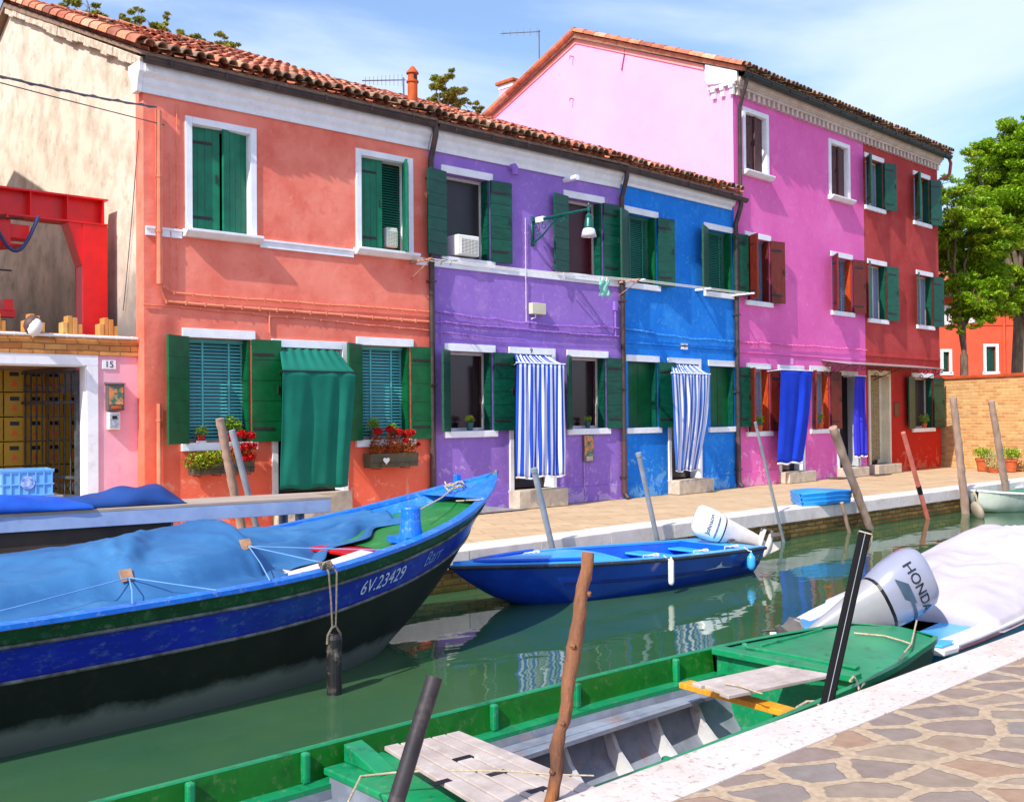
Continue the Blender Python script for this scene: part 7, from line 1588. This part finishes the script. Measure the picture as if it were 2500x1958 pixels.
# blue lids
lq=G(1985,1238,0); LA=thing('stacked_lids','stack of three light blue plastic lids on the far kerb','lids',(lq.x,lq.y,0),rad(-2))
M_lid=mat('light blue plastic lid',srgb(52,160,236),srgb(40,146,226),rough=.4,scale=3,spec=.5)
aL=G(1897,1212,.14)-lq; bL=G(2078,1207,.14)-lq
for k in range(3):
    z=.004+k*.07; mb=MB(); ex=.0+.03*k; K=16; rows=[]
    for j in range(9):
        s=j/8; row=[]
        for i in range(K+1):
            t=i/K; xx=(aL.x-ex)+(bL.x-aL.x+2*ex)*t; wd0=.05+.5*min(1,t*3.2)*min(1,(1-t)*4+.35); yy=.5*(.0)+ .0+ (s-.08)*1.1*wd0*1.15
            yy+= .55*(1-min(1,t*3.))*.3
            row.append((xx,yy,z+.05+.05*math.sin(math.pi*t)*.6-.0+(.012 if j in(1,7) else 0)+.02*math.sin(math.pi*s)))
        rows.append(row)
    bt=[[(p[0],p[1],z) if True else p for p in rows[0]],rows[0]]
    mb.grid(rows); mb.grid([[(p[0]+.0,p[1]+.03,p[2]-.06) for p in rows[0]],rows[0]]); mb.grid([[(p[0],p[1]-.03,p[2]-.06) for p in rows[-1]],rows[-1]])
    mb.grid([[(r[0][0]+.05,r[0][1],r[0][2]-.05) for r in rows],[r[0] for r in rows]]); mb.grid([[(r[-1][0]-.05,r[-1][1],r[-1][2]-.05) for r in rows],[r[-1] for r in rows]])
    q=mb.build('lid',M_lid,LA,solid=.008,fix=False)
# grey sheet on the paving
gq=G(1205,1252,0); gs=[]
for i in range(25):
    row=[]
    for j in range(13):
        s,t=i/24,j/12; x=-.9+1.35*s; y=-.02+.42*t*(1-.5*abs(2*s-1)**2); z=.012+.12*math.sin(math.pi*min(1,s*1.1))**1*math.sin(math.pi*t)**.7*(1-.75*s)+.02*noise.noise(Vector((s*5,t*5,1)))*math.sin(math.pi*t)
        row.append((x,y,max(.008,z)))
    gs.append(row)
mb=MB(); mb.grid(gs); o=mb.build('ground_sheet',mat('grey sheet',srgb(150,142,146),srgb(120,114,120),rough=.7,scale=4),None,smooth=True,solid=.004); o.location=(gq.x+.3,gq.y,0); tag(o,'crumpled grey sheet lying on the paving before the violet house','sheet')
def matt(lab,x0,x1,y,dep=.35):
    a=G(x0,y,0); b=G(x1,y-3,0); o=MB().box(0,(b-a).length,0,dep,0.002,.016).build('door_mat',mat('brown door mat',srgb(96,70,60),srgb(70,54,48),rough=.95,scale=30,bump=.05),None,bevel=.004); o.location=a; tag(o,lab,'mat','mats on the paving before the right-hand doors')
matt('brown door mat in front of the open white door under the canopy',2052,2120,1170); matt('brown door mat in front of the ivory doorway',2142,2192,1162)
# overhead wires
M_wire=mat('grey overhead wire',srgb(110,110,118),srgb(80,80,88),rough=.5)
def wire(lab,a,b,r,sag,n=14,twist=False,name='overhead_cable'):
    mid=(a+b)/2; pts=[a.lerp(b,k/n)-Vector((0,0,sag*4*(k/n)*(1-k/n))) for k in range(n+1)]; pts=[p-a for p in pts]; mb=MB(); mb.tube(pts,r,6)
    if twist: mb.tube([p+Vector((0,0,.018*math.sin(i*2.2))) for i,p in enumerate(pts)],r*.8,6)
    o=mb.build(name,M_wire,None,smooth=True); o.location=a; tag(o,lab,'cable','overhead cables at the cream gable')
ua=hp('s',382,262,.08); wire('thick twisted overhead cable reaching the salmon corner',hw('s',-4.2,-1.2,5.42),hw('s',ua[0],-.08,ua[1]),.013,.12,40,True)
ua=hp('s',402,306,.05); wire('thin single overhead cable ending below the twisted one',hw('s',-4.4,-1.2,5.3),hw('s',ua[0],-.05,ua[1]),.007,.02)
ua=hp('s',348,330,.0); # slack line down the corner
wire('slack thin wire hanging down beside the salmon corner',hw('s',-.02,.1,5.2),hw('s',-.03,.62,2.95),.006,.1)
# antennas
def antenna(lab,top,foot,dep,b0,b1,el,name='tv_antenna'):
    f=DP(foot[0],foot[1],dep); t=DP(top[0],top[1],dep); o=thing(name,lab,'antenna',f); mb=MB(); mb.tube([(0,0,0),t-f],.016,6); mb.build('mast',M_wire,o)
    a=DP(b0[0],b0[1],dep)-f; b=DP(b1[0],b1[1],dep)-f; mb=MB(); mb.tube([a,b],.013,5)
    for k in range(el): q=a.lerp(b,.08+.84*k/(el-1)); hh=.14+.1*k/el; mb.tube([q-Vector((.0,0,hh*.5)),q+Vector((0,0,hh*.5))],.006,4); 
    mb.build('boom',M_wire,o)
antenna('tall bare aerial mast with a long boom behind the pink gable','x' and (1316,74),(1317,200),27,(1222,83),(1319,78),6)
antenna('low thin comb-like aerial above the tiled roof left of the flue','x' and (985,190),(986,262),19.5,(884,198),(990,196),10)
